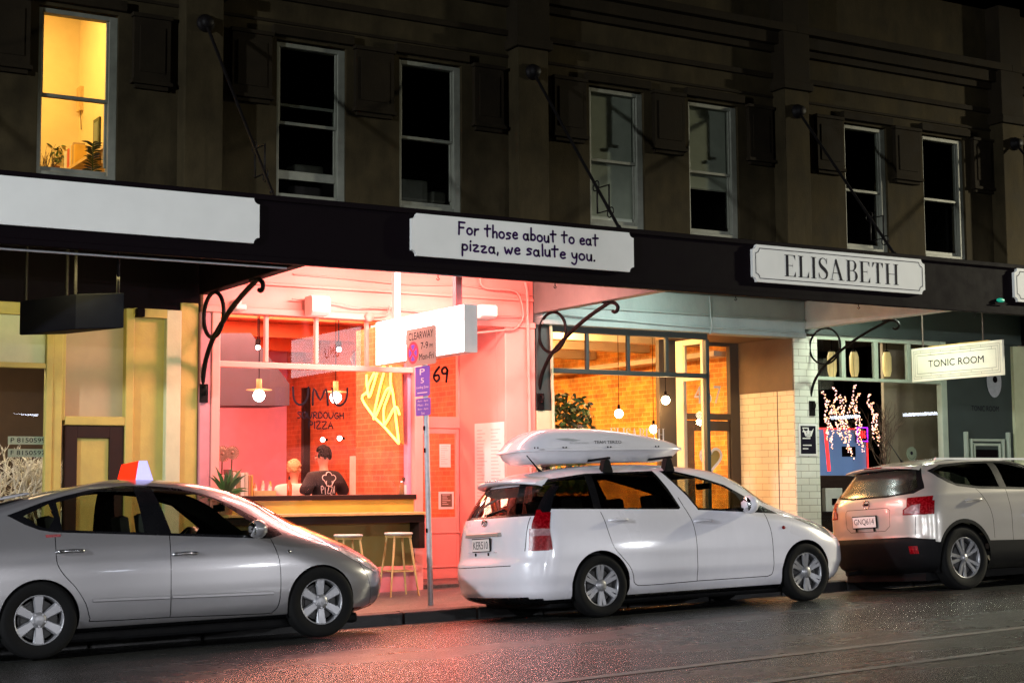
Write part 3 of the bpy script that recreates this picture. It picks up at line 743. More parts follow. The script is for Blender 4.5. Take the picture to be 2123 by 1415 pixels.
# ---- bay 4
t = SHOP[4]
XT0, XT1 = AY(1697, 850).x, AY(1955, 800).x
room(t, 15.86, 20.4, YF+0.16, 25.0, 0.22, 4.0, 'beigewall', 'beigewall', 'beigewall', 'darkroom')
b = MB('tile'); b.box(XRE+0.005, AY(1694, 800).x, YF-0.02, YF+0.16, 0.0, 3.70); b.build('tiled_pier', t)
b = MB('darkgreen'); b.box(15.8, 20.43, YF-0.04, YF+0.15, 3.74, 4.34); b.build('bulkhead', t)
ZTT, ZHT = AY(1750, 784).z, AY(1750, 705).z
M['tonicframe'] = mat('pale_green_frame', (0.34, 0.40, 0.31), 0.5, var=0.08)
b = MB('tonicframe'); yw = YF+0.03
b.box(XT0, XT1, yw, yw+0.07, ZTT-0.03, ZTT+0.02); b.box(XT0, XT1, yw, yw+0.07, ZHT, 3.74)
for px in (1752, 1820, 1888): x = AY(px, 740).x; b.box(x-0.04, x+0.04, yw, yw+0.06, ZTT+0.02, ZHT)
b.box(XT1-0.02, XT1+0.10, yw-0.02, yw+0.09, 0.1, 3.74); b.box(XT0, XT1, yw-0.01, yw+0.07, 0.1, 0.8)
f = b.build('shop_window', t, bevel=0.006)
b = MB('glass'); b.add([(XT0, yw+0.035, 0.8), (XT1, yw+0.035, 0.8), (XT1, yw+0.035, ZHT), (XT0, yw+0.035, ZHT)], [(0, 1, 2, 3)]); b.build('pane', f)
b = MB('beigewall'); b.box(AY(1835, 900, 19.2).x, 20.3, 19.2, 19.26, 0.2, 3.9); b.build('display_screen', t)
b = MB('darkgreen'); b.box(XT1+0.10, 20.42, YF+0.03, YF+0.15, 0.0, 3.74)
b.build('dark_front', t)
zq = AY(2045, 895).z
b = MB('tonicframe'); xa, xb_ = AY(2000, 900).x, AY(2092, 900).x
for k, (o_, th) in enumerate(((0, 0.05), (0.12, 0.04), (0.2, 0.03))):
    y0 = YF-0.03+0.012*k
    b.box(xa+o_, xa+o_+th, y0, YF+0.03, 0.1, zq-o_*0.9); b.box(xb_-o_-th, xb_-o_, y0, YF+0.03, 0.1, zq-o_*0.9)
    if k: b.box(xa+o_+th, xb_-o_-th, y0+0.02, YF+0.03, zq-o_*0.9-0.04, zq-o_*0.9)
b.build('door_surround', t, bevel=0.005)
b = MB('black'); b.box(xa+0.26, xb_-0.26, YF+0.01, YF+0.028, 0.1, zq-0.28); b.build('doorway', t)
b = MB('inkblack'); q = AY(2043, 848, YF+0.02); b.text('TONIC ROOM', (q+Vector((0, 0.004, -0.03)), UX, UZ), 0.085, 0.62); b.build('wall_lettering', t)
b = MB('grey'); q = AY(2061, 790, YF+0.015)
b.disc((0, 0), 0.21, (q, UX*0.8, UZ*1.25), 20); b.use('black').disc((0.02, 0.03), 0.055, (q-Vector((0, 0.004, 0)), UX, UZ), 12); b.build('round_emblem', t)
b = MB('beigewall'); b.box(20.43, 25, YF+0.03, YF+0.15, 0.0, 3.74); b.build('front_wall', SHOP[5])
b = MB('black'); b.box(20.43, 25, YF-0.04, YF+0.15, 3.74, 4.34); b.build('bulkhead', SHOP[5])
# pier at the far right end of bay 4
b = MB('creampale'); b.box(20.24, 20.66, YF-0.03, YF+0.16, 0, 3.72); b.build('pier', SHOP[5])
# ------------------------------------------------------------------ awning
YA = 15.05
t = thing('awning', (11, 16.5, 3.8), 'long black shopfront awning carried by beams, scrolled iron brackets and stay rods', 'awning')
b = MB('black'); b.box(-2.5, 25.0, YA, YA+0.09, 3.80, 4.47); b.box(-2.5, 25.0, YA-0.03, YA+0.0, 4.43, 4.49); b.box(-2.5, 25, YA-0.025, YA, 3.795, 3.86); b.build('fascia', t, bevel=0.008)
b = MB('black'); b.box(-2.5, 25.0, YA+0.092, YF-0.01, 4.36, 4.42); b.build('roof', t)
b = MB('whitebeam'); b.box(6.6, 20.4, YA+0.092, YF-0.17, 4.325, 4.357); b.build('soffit', t)
for x, m in ((1.83, 'black'), (6.5, 'black'), (11.15, 'taupe'), (15.85, 'whitebeam'), (20.5, 'black')):
    b = MB(m); b.box(x-0.07, x+0.07, YA+0.095, YF-0.03, 3.80, 4.32); b.build('beam', t, bevel=0.01)
BR = [(18.0, 2.58), (18.03, 2.66), (17.99, 2.83), (17.90, 3.03), (17.70, 3.23), (17.44, 3.38), (17.10, 3.54), (16.74, 3.67), (16.40, 3.765)]
CURL = [(16.40, 3.765), (16.30, 3.785), (16.20, 3.765), (16.14, 3.72), (16.15, 3.675), (16.20, 3.655), (16.25, 3.67)]
def smooth(pts, n=4):
    out = []
    for i in range(len(pts)-1):
        p0 = pts[max(i-1, 0)]; p1 = pts[i]; p2 = pts[i+1]; p3 = pts[min(i+2, len(pts)-1)]
        for k in range(n):
            u = k/n
            out.append(tuple(0.5*((2*p1[j])+(-p0[j]+p2[j])*u+(2*p0[j]-5*p1[j]+4*p2[j]-p3[j])*u*u+(-p0[j]+3*p1[j]-3*p2[j]+p3[j])*u**3) for j in range(len(p1))))
    out.append(tuple(pts[-1])); return out
for x, m, r in ((6.5, 'iron', 0.030), (11.18, 'iron', 0.026), (15.92, 'iron', 0.020)):
    b = MB(m)
    b.tube([(x, y, z) for y, z in smooth(BR)], r, 8)
    b.tube([(x, y, z) for y, z in smooth(CURL)], [r*0.9]*25, 8)
    b.tube([(x, 17.66+0.33*math.cos(a*math.pi/16), 3.53+0.265*math.sin(a*math.pi/16)) for a in range(32)], r*0.8, 6, closed=True)
    b.tube([(x, y, z) for y, z in smooth([(18.0, 2.66), (17.93, 2.62), (17.9, 2.67), (17.93, 2.72), (17.97, 2.70)])], r*0.7, 6)
    b.box(x-0.05, x+0.05, YF-0.045, YF-0.022, 2.52, 2.74); b.box(x-0.05, x+0.05, 16.3, 16.42, 3.78, 3.799)
    b.build('bracket', t)
for i, x in enumerate((1.83, 6.48, 11.11, 15.79, 20.48)):
    E_ = {1: 15.62, 2: 15.78, 3: 15.85}.get(i, 15.75)
    b = MB('iron')
    A_, B_ = Vector((x, YF-0.03, 7.09)), Vector((x, E_, 4.42))
    b.tube([A_, B_], 0.021, 6)
    b.lathe([(0.0, -0.10), (0.06, -0.10), (0.085, -0.05), (0.09, -0.01), (0.11, 0.0), (0.11, 0.03)], (x, YF-0.035, 7.09), 'y', 14)
    dd = (B_-A_).normalized()
    p = A_.lerp(B_, 0.69); q = A_.lerp(B_, 0.81)              # square scroll ornament threaded on the rod
    hw = 0.13
    c = (p+q)/2; u = Vector((0, dd.z, -dd.y))
    for k in (-1, 1):
        pass
    y0, y1, z0, z1 = min(p.y, q.y), max(p.y, q.y), min(p.z, q.z), max(p.z, q.z)
    b.tube([(x, y0, z0), (x, y1, z0), (x, y1, z1), (x, y0, z1)], 0.013, 5, closed=True)
    for cc, sg in ((p, 1), (q, -1)):
        for ss in (1, -1):
            b.tube([cc+u*ss*(0.02+0.05*math.sin(a*math.pi/7))+dd*sg*(0.05*math.cos(a*math.pi/7)-0.04) for a in range(8)], 0.008, 5)
    s0 = A_.lerp(B_, 0.90); s1 = A_.lerp(B_, 0.965)
    b.tube([s0+u*0.03, s1+u*0.03], 0.008, 5); b.tube([s0-u*0.03, s1-u*0.03], 0.008, 5); b.ball(s0, 0.03, 8); b.ball(s1, 0.03, 8)
    b.build('stay_rod', t)
for x in (8.1, 12.2, 14.2, 16.3, 9.6):
    b = MB('iron'); b.tube([(x, YA+0.05, 3.80+0.0), (x, YA+0.05, 3.77), (x+0.02, YA+0.05, 3.755), (x, YA+0.05, 3.74), (x-0.02, YA+0.05, 3.755)], 0.006, 5); b.build('eye_hook', t)
b = MB('grey'); b.tube([(-1, YA+0.2, 3.78), (6.4, YA+0.2, 3.78)], 0.012, 6); b.build('conduit', t)

# ------------------------------------------------------------------ fascia signs
def notch(x0, x1, z0, z1, r, n=5):
    "rectangle with scooped corners"
    P = []
    for cx, cz, a0 in ((x0, z0, 90), (x1, z0, 180), (x1, z1, 270), (x0, z1, 0)):
        P += [(cx+r*math.cos(math.radians(a0-90*k/n)), cz+r*math.sin(math.radians(a0-90*k/n))) for k in range(n+1)]
    return P
def board(x0, x1, label, line=False, r=0.06):
    o = thing('fascia_sign', ((x0+x1)/2, YA, 3.98), label, 'sign')
    b = MB('white'); b.prism(notch(x0, x1, 3.975, 4.435, r), 'y', YA-0.045, YA-0.001); b.build('board', o)
    if line:
        b = MB('inkblack'); pts = notch(x0+0.045, x1-0.045, 4.02, 4.39, 0.06)
        for i in range(len(pts)):
            p, q = pts[i], pts[(i+1) % len(pts)]
            b.ribbon([p, q], 0.010, (Vector((0, YA-0.047, 0)), UX, UZ))
        b.build('border_line', o)
    return o
board(2.2, 6.0, 'blank white fascia board on the awning below the yellow lit window')
# stroke alphabet for hand lettering (x to right, baseline 0, x-height 0.5, cap 1)
def c_(*a): return arc(*a)
HW = {
 'F': [[(0.05, 0), (0.07, 1)], [(0.05, 1), (0.5, 0.98)], [(0.06, 0.55), (0.42, 0.56)]],
 'o': [c_(0.24, 0.25, 0.2, 0.25, 80, 440, 14)], 'r': [[(0.06, 0), (0.08, 0.5)], [(0.07, 0.3), (0.18, 0.46), (0.36, 0.5)]],
 't': [[(0.22, 0.92), (0.2, 0.3), (0.22, 0.0)], [(0.0, 0.6), (0.46, 0.64)]],
 'h': [[(0.06, 0), (0.07, 1.0)], [(0.06, 0.3), (0.2, 0.48), (0.36, 0.4), (0.38, 0)]],
 's': [[(0.38, 0.46), (0.18, 0.5), (0.06, 0.38), (0.3, 0.22), (0.3, 0.06), (0.04, 0.0)]],
 'e': [[(0.06, 0.26), (0.38, 0.3), (0.34, 0.46), (0.2, 0.5), (0.06, 0.34), (0.08, 0.1), (0.22, 0.0), (0.4, 0.06)]],
 'a': [c_(0.2, 0.24, 0.17, 0.24, 60, 420, 12), [(0.38, 0.48), (0.38, 0.1), (0.44, 0)]],
 'b': [[(0.07, 1.0), (0.06, 0)], c_(0.22, 0.24, 0.18, 0.24, 150, -170, 12)],
 'u': [[(0.05, 0.5), (0.07, 0.12), (0.2, 0), (0.34, 0.12), (0.38, 0.5)], [(0.38, 0.5), (0.4, 0)]],
 'p': [[(0.07, 0.5), (0.05, -0.4)], c_(0.22, 0.27, 0.18, 0.22, 150, -170, 12)],
 'i': [[(0.08, 0.5), (0.08, 0)], [(0.08, 0.72), (0.1, 0.78)]], 'z': [[(0.04, 0.48), (0.38, 0.48), (0.05, 0.02), (0.42, 0.02)]],
 'w': [[(0.02, 0.5), (0.14, 0), (0.28, 0.4), (0.42, 0), (0.56, 0.52)]], 'l': [[(0.08, 0.95), (0.1, 0)]],
 'y': [[(0.03, 0.5), (0.1, 0.2), (0.28, 0.14), (0.4, 0.5)], [(0.4, 0.5), (0.36, -0.2), (0.2, -0.42), (0.02, -0.3)]],
 ',': [[(0.08, 0.04), (0.05, -0.16)]], '.': [[(0.06, 0.0), (0.1, 0.04)]],
 'U': [[(0.02, 1), (0.06, 0.3), (0.24, 0.0), (0.44, 0.12), (0.56, 0.5), (0.58, 1)]], 'M': [[(0.02, 0), (0.06, 0.95), (0.3, 0.3), (0.5, 0.95), (0.58, 0.0)]],
 'S': [[(0.46, 0.9), (0.24, 1), (0.08, 0.8), (0.36, 0.45), (0.38, 0.1), (0.06, 0.02)]], 'O': [c_(0.27, 0.5, 0.24, 0.5, 90, 450, 16)],
 'R': [[(0.06, 0), (0.08, 1), (0.4, 0.9), (0.4, 0.6), (0.1, 0.5), (0.5, 0)]], 'D': [[(0.06, 0), (0.08, 1), (0.4, 0.85), (0.5, 0.5), (0.36, 0.1), (0.06, 0)]],
 'G': [[(0.5, 0.85), (0.3, 1), (0.08, 0.7), (0.08, 0.25), (0.3, 0), (0.52, 0.2), (0.52, 0.45), (0.32, 0.45)]], 'H': [[(0.06, 0), (0.06, 1)], [(0.5, 0), (0.5, 1)], [(0.06, 0.5), (0.5, 0.52)]],
 'P': [[(0.06, 0), (0.08, 1), (0.42, 0.92), (0.42, 0.58), (0.08, 0.48)]], 'I': [[(0.1, 0), (0.1, 1)]], 'Z': [[(0.02, 1), (0.46, 1), (0.04, 0), (0.5, 0)]], 'A': [[(0.02, 0), (0.26, 1), (0.5, 0)], [(0.1, 0.36), (0.42, 0.38)]],
 '6': [[(0.44, 1), (0.14, 0.6), (0.05, 0.25), (0.24, 0.0), (0.44, 0.2), (0.36, 0.44), (0.08, 0.36)]], '9': [[(0.46, 0.78), (0.3, 1), (0.06, 0.82), (0.12, 0.56), (0.36, 0.58), (0.46, 0.82), (0.36, 0)]],
 'B': [[(0.06, 0), (0.08, 1), (0.4, 0.85), (0.36, 0.56), (0.08, 0.52), (0.46, 0.4), (0.44, 0.08), (0.06, 0)]], 'E': [[(0.46, 1), (0.08, 1), (0.06, 0), (0.48, 0)], [(0.07, 0.52), (0.4, 0.52)]], 'T': [[(0.0, 1), (0.56, 1)], [(0.28, 1), (0.28, 0)]], 'L': [[(0.08, 1), (0.06, 0), (0.44, 0)]],
}
def hand(b, body, fr, h, width, pen, jitter=0.0, sp=0.14):
    O, u, v = fr
    adv = 0; items = []
    for ch in body:
        if ch == ' ': adv += 0.34; continue
        st = HW[ch]; w = max(p[0] for q in st for p in q)
        items.append((ch, adv)); adv += w+sp
    k = width/(adv-sp)
    for ch, a in items:
        dy = random.uniform(-jitter, jitter)*h
        for st in HW[ch]:
            pts = [((a+p[0])*k, p[1]*h+dy) for p in st]
            if len(pts) > 3: pts = smooth(pts, 3)
            b.ribbon(pts, pen, fr); b.disc(pts[0], pen/2, fr, 8); b.disc(pts[-1], pen/2, fr, 8)
    return b
o = board(7.73, 10.63, 'white awning sign hand lettered in purple with a two line pizza salute')
b = MB('ink'); yy = YA-0.047
hand(b, 'For those about to eat', (Vector((8.30, yy, 4.245)), UX, UZ), 0.135, 1.83, 0.024, 0.06)
hand(b, 'pizza, we salute you.', (Vector((8.34, yy, 4.075)), UX, UZ), 0.135, 1.74, 0.024, 0.06)
b.build('lettering', o)
o = board(12.40, 15.29, 'white awning sign with thin border and black serif name above the orange lit shop', True)
# high contrast serif capitals
def serif_letter(ch):
    T, h_ = 0.15, 0.028
    st = lambda x, z0=0, z1=1: [(x-T/2, z0), (x+T/2, z0), (x+T/2, z1), (x-T/2, z1)]
    hl = lambda x0, x1, z: [(x0, z), (x1, z), (x1, z+h_), (x0, z+h_)]
    sv = lambda x, z: hl(x-0.15, x+0.15, z)
    tri = lambda x, z0, z1: [(x-0.1, z0), (x, z0), (x, z1)] if z1 > z0 else [(x-0.1, z0), (x, z1), (x, z0)]
    if ch == 'E': return [st(.15), sv(.15, 0), sv(.15, 1-h_), hl(.2, .60, 0), hl(.2, .58, 1-h_), hl(.2, .46, .5), [(.5, 0), (.62, 0), (.62, .26)], [(.5, 1), (.60, .76), (.60, 1)], [(.44, .5), (.46, .40), (.46, .62), (.44, .52)]], [], .66
    if ch == 'L': return [st(.15), sv(.15, 0), sv(.15, 1-h_), hl(.2, .58, 0), [(.48, 0), (.60, 0), (.60, .3)]], [], .62
    if ch == 'I': return [st(.15), sv(.15, 0), sv(.15, 1-h_)], [], .30
    if ch == 'H': return [st(.15), sv(.15, 0), sv(.15, 1-h_), st(.66), sv(.66, 0), sv(.66, 1-h_), hl(.2, .6, .49)], [], .82
    if ch == 'T': return [st(.33), sv(.33, 0), hl(.02, .64, 1-h_), [(.02, 1), (.02, .74), (.14, 1)], [(.52, 1), (.64, .74), (.64, 1)]], [], .66
    if ch == 'A': return [[(.34, 1), (.40, 1), (.74, 0), (.58, 0), (.30, .86)], [(.34, 1), (.36, .94), (.12, 0), (.09, 0)], hl(.2, .58, .32), hl(0, .22, 0), hl(.5, .84, 0)], [], .84
    if ch == 'B': return [st(.15), sv(.15, 0), sv(.15, 1-h_)], [([(.15, 0.985), (.40, 0.985), (.52, .90), (.55, .76), (.50, .60), (.38, .52), (.15, .515)], [.03, .03, .08, .14, .08, .03, .03]), ([(.15, .515), (.42, .51), (.56, .42), (.60, .26), (.55, .10), (.42, .015), (.15, .014)], [.03, .03, .09, .15, .09, .03, .03])], .68
    if ch == 'S': return [[(.03, .02), (.06, .02), (.06, .3), (.03, .3)], [(.48, .72), (.51, .72), (.51, .98), (.48, .98)]], [([(.49, .78), (.42, .93), (.28, .985), (.14, .92), (.09, .77), (.16, .62), (.30, .50), (.44, .38), (.50, .24), (.44, .08), (.28, .015), (.13, .06), (.045, .24)], [.03, .03, .03, .07, .12, .16, .17, .16, .12, .07, .03, .03, .03])], .56
b = MB('inkblack'); yy = YA-0.047; hh = 0.27; total = sum(serif_letter(c)[2] for c in 'ELISABETH')+8*0.10; k = 1.92/total; x = 12.90
for ch in 'ELISABETH':
    ps, rs, w = serif_letter(ch)
    for p in ps: b.poly([(q[0]*k, q[1]*hh) for q in p], (Vector((x, yy, 4.07)), UX, UZ))
    for pts, ws in rs:
        n = 3; sp_ = smooth([(p[0]*k, p[1]*hh, wv*k) for p, wv in zip(pts, ws)], n)
        b.ribbon([(p[0], p[1]) for p in sp_], [max(p[2], 0.006) for p in sp_], (Vector((x, yy, 4.07)), UX, UZ))
    x += (w+0.10)*k
b.build('lettering', o)
board(16.98, 19.8, 'white bordered awning board beyond the dim green lamp', True)
# green lamp glow on the fascia beside it
o = thing('signal_lamp', (16.8, YA-0.05, 4.0), 'small dim green lamp on the black awning fascia past the serif name board', 'lamp')
b = MB(emit('green_lamp', (0.0, 0.35, 0.22), 0.35)); b.ball((16.72, YA-0.02, 3.98), 0.05, 10, (1.6, 0.5, 0.6)); b.build('lens', o)
b = MB('black'); b.box(16.6, 16.84, YA-0.03, YA-0.026, 3.93, 3.945); b.build('holder', o)

# ------------------------------------------------------------------ hanging signs
UYn = -UY
# glowing lightbox of the pizza shop
o = thing('lightbox_sign', (8.77, 16.7, 3.0), 'glowing white lightbox sign hung across the footpath in front of the pink shop', 'sign')
XB0, XB1, yb0, yb1, zb0, zb1 = 8.70, 8.86, 15.60, 17.85, 3.03, 3.555
b = MB('palegrey'); b.box(XB0-0.004, XB1+0.004, yb0-0.012, yb0, zb0-0.01, zb1+0.01); b.box(XB0-0.004, XB1+0.004, yb1, yb1+0.012, zb0-0.01, zb1+0.01)
b.box(XB0-0.004, XB1+0.004, yb0, yb1, zb1, zb1+0.01); b.box(XB0-0.004, XB1+0.004, yb0, yb1, zb0-0.01, zb0)
b.build('casing', o)
b = MB('e_box'); b.add([(XB0, yb0, zb0), (XB0, yb1, zb0), (XB0, yb1, zb1), (XB0, yb0, zb1)], [(0, 3, 2, 1)]); b.build('lit_face', o)
b = MB('e_box'); b.add([(XB1, yb0, zb0), (XB1, yb1, zb0), (XB1, yb1, zb1), (XB1, yb0, zb1)], [(0, 1, 2, 3)]); b.build('lit_face', o)
SL_ = [[(0.0, 0.9), (0.03, 1.0), (0.2, 0.98), (0.2, 0.1), (0.0, 0.9)], [(0.03, 0.55), (0.2, 0.75)], [(0.08, 0.9), (0.15, 0.4)], [(0.1, 0.5), (0.2, 0.5)]]
for xx, u, y0 in ((XB0-0.003, -UY, 17.2), (XB1+0.003, UY, 16.25)):
    b = MB(mat('faint_pink_print', (0.75, 0.5, 0.55), 0.5)); hand(b, 'UMU', (Vector((xx, y0, 3.22)), u, UZ), 0.15, 0.46, 0.022)
    for st in SL_: b.ribbon([(0.62+p[0]*0.9, p[1]*0.3-0.06) for p in st], 0.016, (Vector((xx, y0, 3.22)), u, UZ))
    b.build('logo', o)
b = MB('palegrey'); b.box(8.74, 8.82, 17.42, 17.50, zb1+0.01, 4.32); b.build('hanger', o)
b = MB('pinkdark'); b.box(8.74, 8.82, 15.86, 15.94, zb1+0.01, 4.32); b.build('hanger', o)
# black box sign at the left
o = thing('hanging_sign', (4.45, 16.3, 3.05), 'black blank box sign hanging on rods before the cream shop front', 'sign')
M['matteblack'] = mat('matte_black', (0.0022, 0.0022, 0.004), 0.6, spec=0.05)
_c = AY(157, 645, 16.1); _zt, _zb = AY(157, 609, 16.1).z, AY(157, 682, 16.1).z
def onz(px, py, z): d = _ray(px, py); k = (z-EYE)/d.z; return d*k+Vector((0, 0, EYE))
_l, _r = onz(41, 624, _zt), onz(258, 606.5, _zt)
_q = [(_c.x, _c.y), (_r.x, _r.y), (_l.x+_r.x-_c.x, _l.y+_r.y-_c.y), (_l.x, _l.y)]
b = MB('matteblack'); b.prism(_q, 'z', _zb, _zt); b.build('box', o, bevel=0.01)
_m = Vector((sum(k[0] for k in _q)/4, sum(k[1] for k in _q)/4))
for k in _q:
    k = Vector(k).lerp(_m, 0.12); b = MB('iron'); b.tube([(k.x, k.y, _zt), (k.x, k.y, 4.36)], 0.018, 6); b.build('rod', o)
# TONIC ROOM
o = thing('hanging_sign', (17.2, 16.3, 3.0), 'cream board sign with fine tile border and thin black capitals, hung from two rods', 'sign')
xs_, ya_, yb_, za_, zb2 = 17.2, 15.46, 17.20, 3.005, 3.50
M['tonicboard'] = mat('warm_white_board', (0.66, 0.64, 0.52), 0.5, var=0.03)
b = MB('tonicboard'); b.box(xs_, xs_+0.04, ya_, yb_, za_, zb2); b.build('board', o, bevel=0.004)
b = MB('wood'); b.box(xs_-0.003, xs_+0.043, ya_+0.25, yb_-0.35, zb2+0.0005, zb2+0.012); b.build('top_strip', o)
fr = (Vector((xs_-0.003, yb_, za_)), -UY, UZ); L_, H_ = yb_-ya_, zb2-za_
M['tonicink'] = mat('grey_ink', (0.10, 0.09, 0.07), 0.5)
b = MB('tonicink')
for ins in (0.045, 0.075, 0.115):
    q = [(ins, ins), (L_-ins, ins), (L_-ins, H_-ins), (ins, H_-ins)]
    for i in range(4): b.ribbon([q[i], q[(i+1) % 4]], 0.005, fr)
for i in range(1, 9):
    x = L_*i/9
    for a, c in (((0.045, 0.075) if i % 2 else (0.075, 0.115)), ): b.ribbon([(x, a), (x, c)], 0.005, fr); b.ribbon([(x, H_-a), (x, H_-c)], 0.005, fr)
b.build('tile_border', o)
b = MB('inkblack'); b.text('TONIC ROOM', (Vector((xs_-0.004, (ya_+yb_)/2, 3.205)), -UY, UZ), 0.10, 1.06); b.build('lettering', o)
for y in (yb_-0.22, ya_+0.36):
    b = MB('ironbrown'); b.tube([(xs_+0.02, y, zb2+0.001), (xs_+0.02, y, 4.32)], 0.012, 6); b.build('rod', o)

# ------------------------------------------------------------------ kerbside parking sign
zp = pave_z(8.48, 16.0)
o = thing('parking_sign', (8.48, 16.0, zp), 'grey steel post with a clearway plate above two blue parking plates', 'road sign')
b = MB('grey'); b.tube([(8.478, 16.0, zp-0.02), (8.40, 16.0, 3.2)], 0.032, 12); b.build('post', o)
xs2 = 8.355
def lean(z): return 8.478-0.078*(z-zp)/(3.2-zp)
def plate(nm, y0, y1, z0, z1, m, r=0.03):
    x = lean((z0+z1)/2)-0.036
    b = MB(m)
    P = arc(y0+r, z0+r, r, r, 180, 270, 4)+arc(y1-r, z0+r, r, r, 270, 360, 4)+arc(y1-r, z1-r, r, r, 0, 90, 4)+arc(y0+r, z1-r, r, r, 90, 180, 4)
    b.prism(P, 'x', x-0.004, x); b.use('grey').box(x+0.0005, x+0.012, 15.97, 16.03, z0+0.06, z1-0.06)
    p = b.build(nm, o)
    return p, x-0.0055
ycl = (AX(902, 700, 8.35).y, AX(840, 700, 8.35).y); zcl = (AX(871, 757, 8.35).z, AX(871, 678, 8.35).z)
p, x = plate('clearway_plate', *ycl, *zcl, 'signcream')
W_, Hh = ycl[1]-ycl[0], zcl[1]-zcl[0]
fr = (Vector((x, ycl[1], zcl[0])), -UY, UZ)
b = MB('inkblack'); g = lambda a, c: (fr[0]+fr[1]*(a*W_)+fr[2]*(c*Hh), -UY, UZ)
b.text('CLEARWAY', g(0.5, 0.70), Hh*0.2, W_*0.82); b.text('7-9', g(0.62, 0.42), Hh*0.18, W_*0.24); b.text('PM', g(0.84, 0.43), Hh*0.10, W_*0.10); b.text('Mon-Fri', g(0.69, 0.14), Hh*0.17, W_*0.48)
b.build('lettering', p)
b = MB('signred'); b.disc((0.24*W_, 0.37*Hh), 1, (fr[0]+Vector((0, 0, 0)), -UY*1, UZ), 3) if False else None
cx, cz, rx, rz = 0.24*W_, 0.36*Hh, 0.185*W_, 0.30*Hh
b.poly([(cx+rx*math.cos(a*math.pi/16), cz+rz*math.sin(a*math.pi/16)) for a in range(32)], (fr[0], -UY, UZ))
f2 = (fr[0]-Vector((0.002, 0, 0)), -UY, UZ); b.use('signblue')
for a0 in (0, 90, 180, 270):
    pts = [(cx+rx*0.16*math.cos(math.radians(a0)), cz+rz*0.16*math.sin(math.radians(a0)))]+[(cx+rx*0.74*math.cos(math.radians(a0+d)), cz+rz*0.74*math.sin(math.radians(a0+d))) for d in (-33, -16, 0, 16, 33)]
    b.poly(pts, f2)
b.build('no_stopping_symbol', p)
yp = (AX(892, 800, 8.38).y, AX(862, 800, 8.38).y)
z_a, z_b, z_c = AX(877, 759, 8.38).z, AX(878, 823, 8.39).z, AX(879, 861, 8.4).z
p, x = plate('parking_plate', *yp, z_b+0.012, z_a, 'signblue', 0.015)
W_ = yp[1]-yp[0]; Hh = z_a-z_b-0.012; ym = sum(yp)/2
b = MB('white')
for body, zz, h_, w_ in (('P', 0.72, 0.2, 0.34), ('5', 0.44, 0.17, 0.22), ('Loading Zone', 0.24, 0.10, 0.84)): b.text(body, (Vector((x, ym, z_b+0.012+zz*Hh)), -UY, UZ), h_*Hh, w_*W_)
b.box(x-0.0005, x, ym-0.34*W_, ym+0.34*W_, z_b+0.012+0.10*Hh, z_b+0.012+0.13*Hh); b.build('lettering', p)
p, x = plate('times_plate', *yp, z_c, z_b-0.012, 'signblue', 0.015)
Hh = z_b-0.012-z_c; b = MB('white')
for body, zz in (('8am - 6pm', 0.78), ('Mon - Fri', 0.55), ('8am - 6pm', 0.31), ('Sat', 0.08)): b.text(body, (Vector((x, ym, z_c+zz*Hh)), -UY, UZ), 0.13*Hh, (0.72 if len(body) > 4 else 0.24)*W_)
b.build('lettering', p)
for zz in (1.0, 1.9, 2.15): MB('black').box(lean(zz)-0.036, lean(zz)-0.030, 15.975, 16.01, zz, zz+0.05).build('sticker', o)

# ------------------------------------------------------------------ fittings under the awning
def whitebox(px, py, w, h, d, label, cat='loudspeaker', name='wall_speaker', y=YF-0.05):
    q = AY(px, py, y-d/2)
    o = thing(name, (q.x, y, q.z), label, cat)
    b = MB('palegrey'); b.prism([(y-d, q.z-h*0.32), (y-d*0.75, q.z-h/2), (y-0.02, q.z-h/2), (y-0.02, q.z+h/2), (y-d*0.85, q.z+h/2), (y-d, q.z+h*0.35)], 'x', q.x-w/2, q.x+w/2)
    b.build('case', o, bevel=0.015)
    b = MB('palegrey'); b.box(q.x-0.04, q.x+0.04, y-0.02, y+0.045, q.z-0.04, q.z+0.10); b.build('bracket', o)
whitebox(658, 634, 0.25, 0.24, 0.26, 'white box loudspeaker on the pink bulkhead above the pizza window')
whitebox(1004, 647, 0.24, 0.18, 0.30, 'white box loudspeaker on the pink bulkhead behind the street end of the glowing lightbox')
whitebox(497, 637, 0.14, 0.08, 0.12, 'little white floodlight behind the first iron bracket on the pink front', 'lamp', 'floodlight')
q = AY(290, 648, YF-0.06)
o = thing('security_camera', tuple(q), 'small black camera at the top of the yellow recess wall', 'camera')
b = MB('black'); b.box(q.x-0.045, q.x+0.045, q.y-0.06, q.y+0.05, q.z-0.05, q.z+0.05); b.build('case', o, bevel=0.01)
b = MB('black'); b.tube([(q.x, q.y+0.05, q.z+0.02), (q.x, YF+0.09, q.z+0.05)], 0.014, 6); b.build('arm', o)
def cable(pxs, y, r, label, m, cat='cable', name='cable'):
    pts = [AY(a, c, y) for a, c in pxs]
    b = MB(m); b.tube(smooth([tuple(p) for p in pts], 5), r, 6)
    o = b.build(name, origin=pts[0]); return tag(o, label, cat)
cable([(608, 568), (700, 576), (760, 582), (850, 590), (960, 592), (1040, 604), (1105, 612)], YF-0.0, 0.010, 'thin pink cable run along the top of the pink bulkhead', 'pink')
cable([(606, 619), (650, 623), (700, 628), (740, 636), (790, 636), (870, 643), (960, 652), (1098, 654)], YF-0.06, 0.010, 'pink cable sagging past the white loudspeakers over the pizza window', 'pink')
cable([(995, 575), (998, 590), (1012, 598), (1060, 602), (1076, 612), (1084, 640), (1084, 660), (1070, 680), (1046, 684), (985, 690)], YF-0.07, 0.014, 'looped pink conduit curling down beside the pink pier and menu', 'pink')
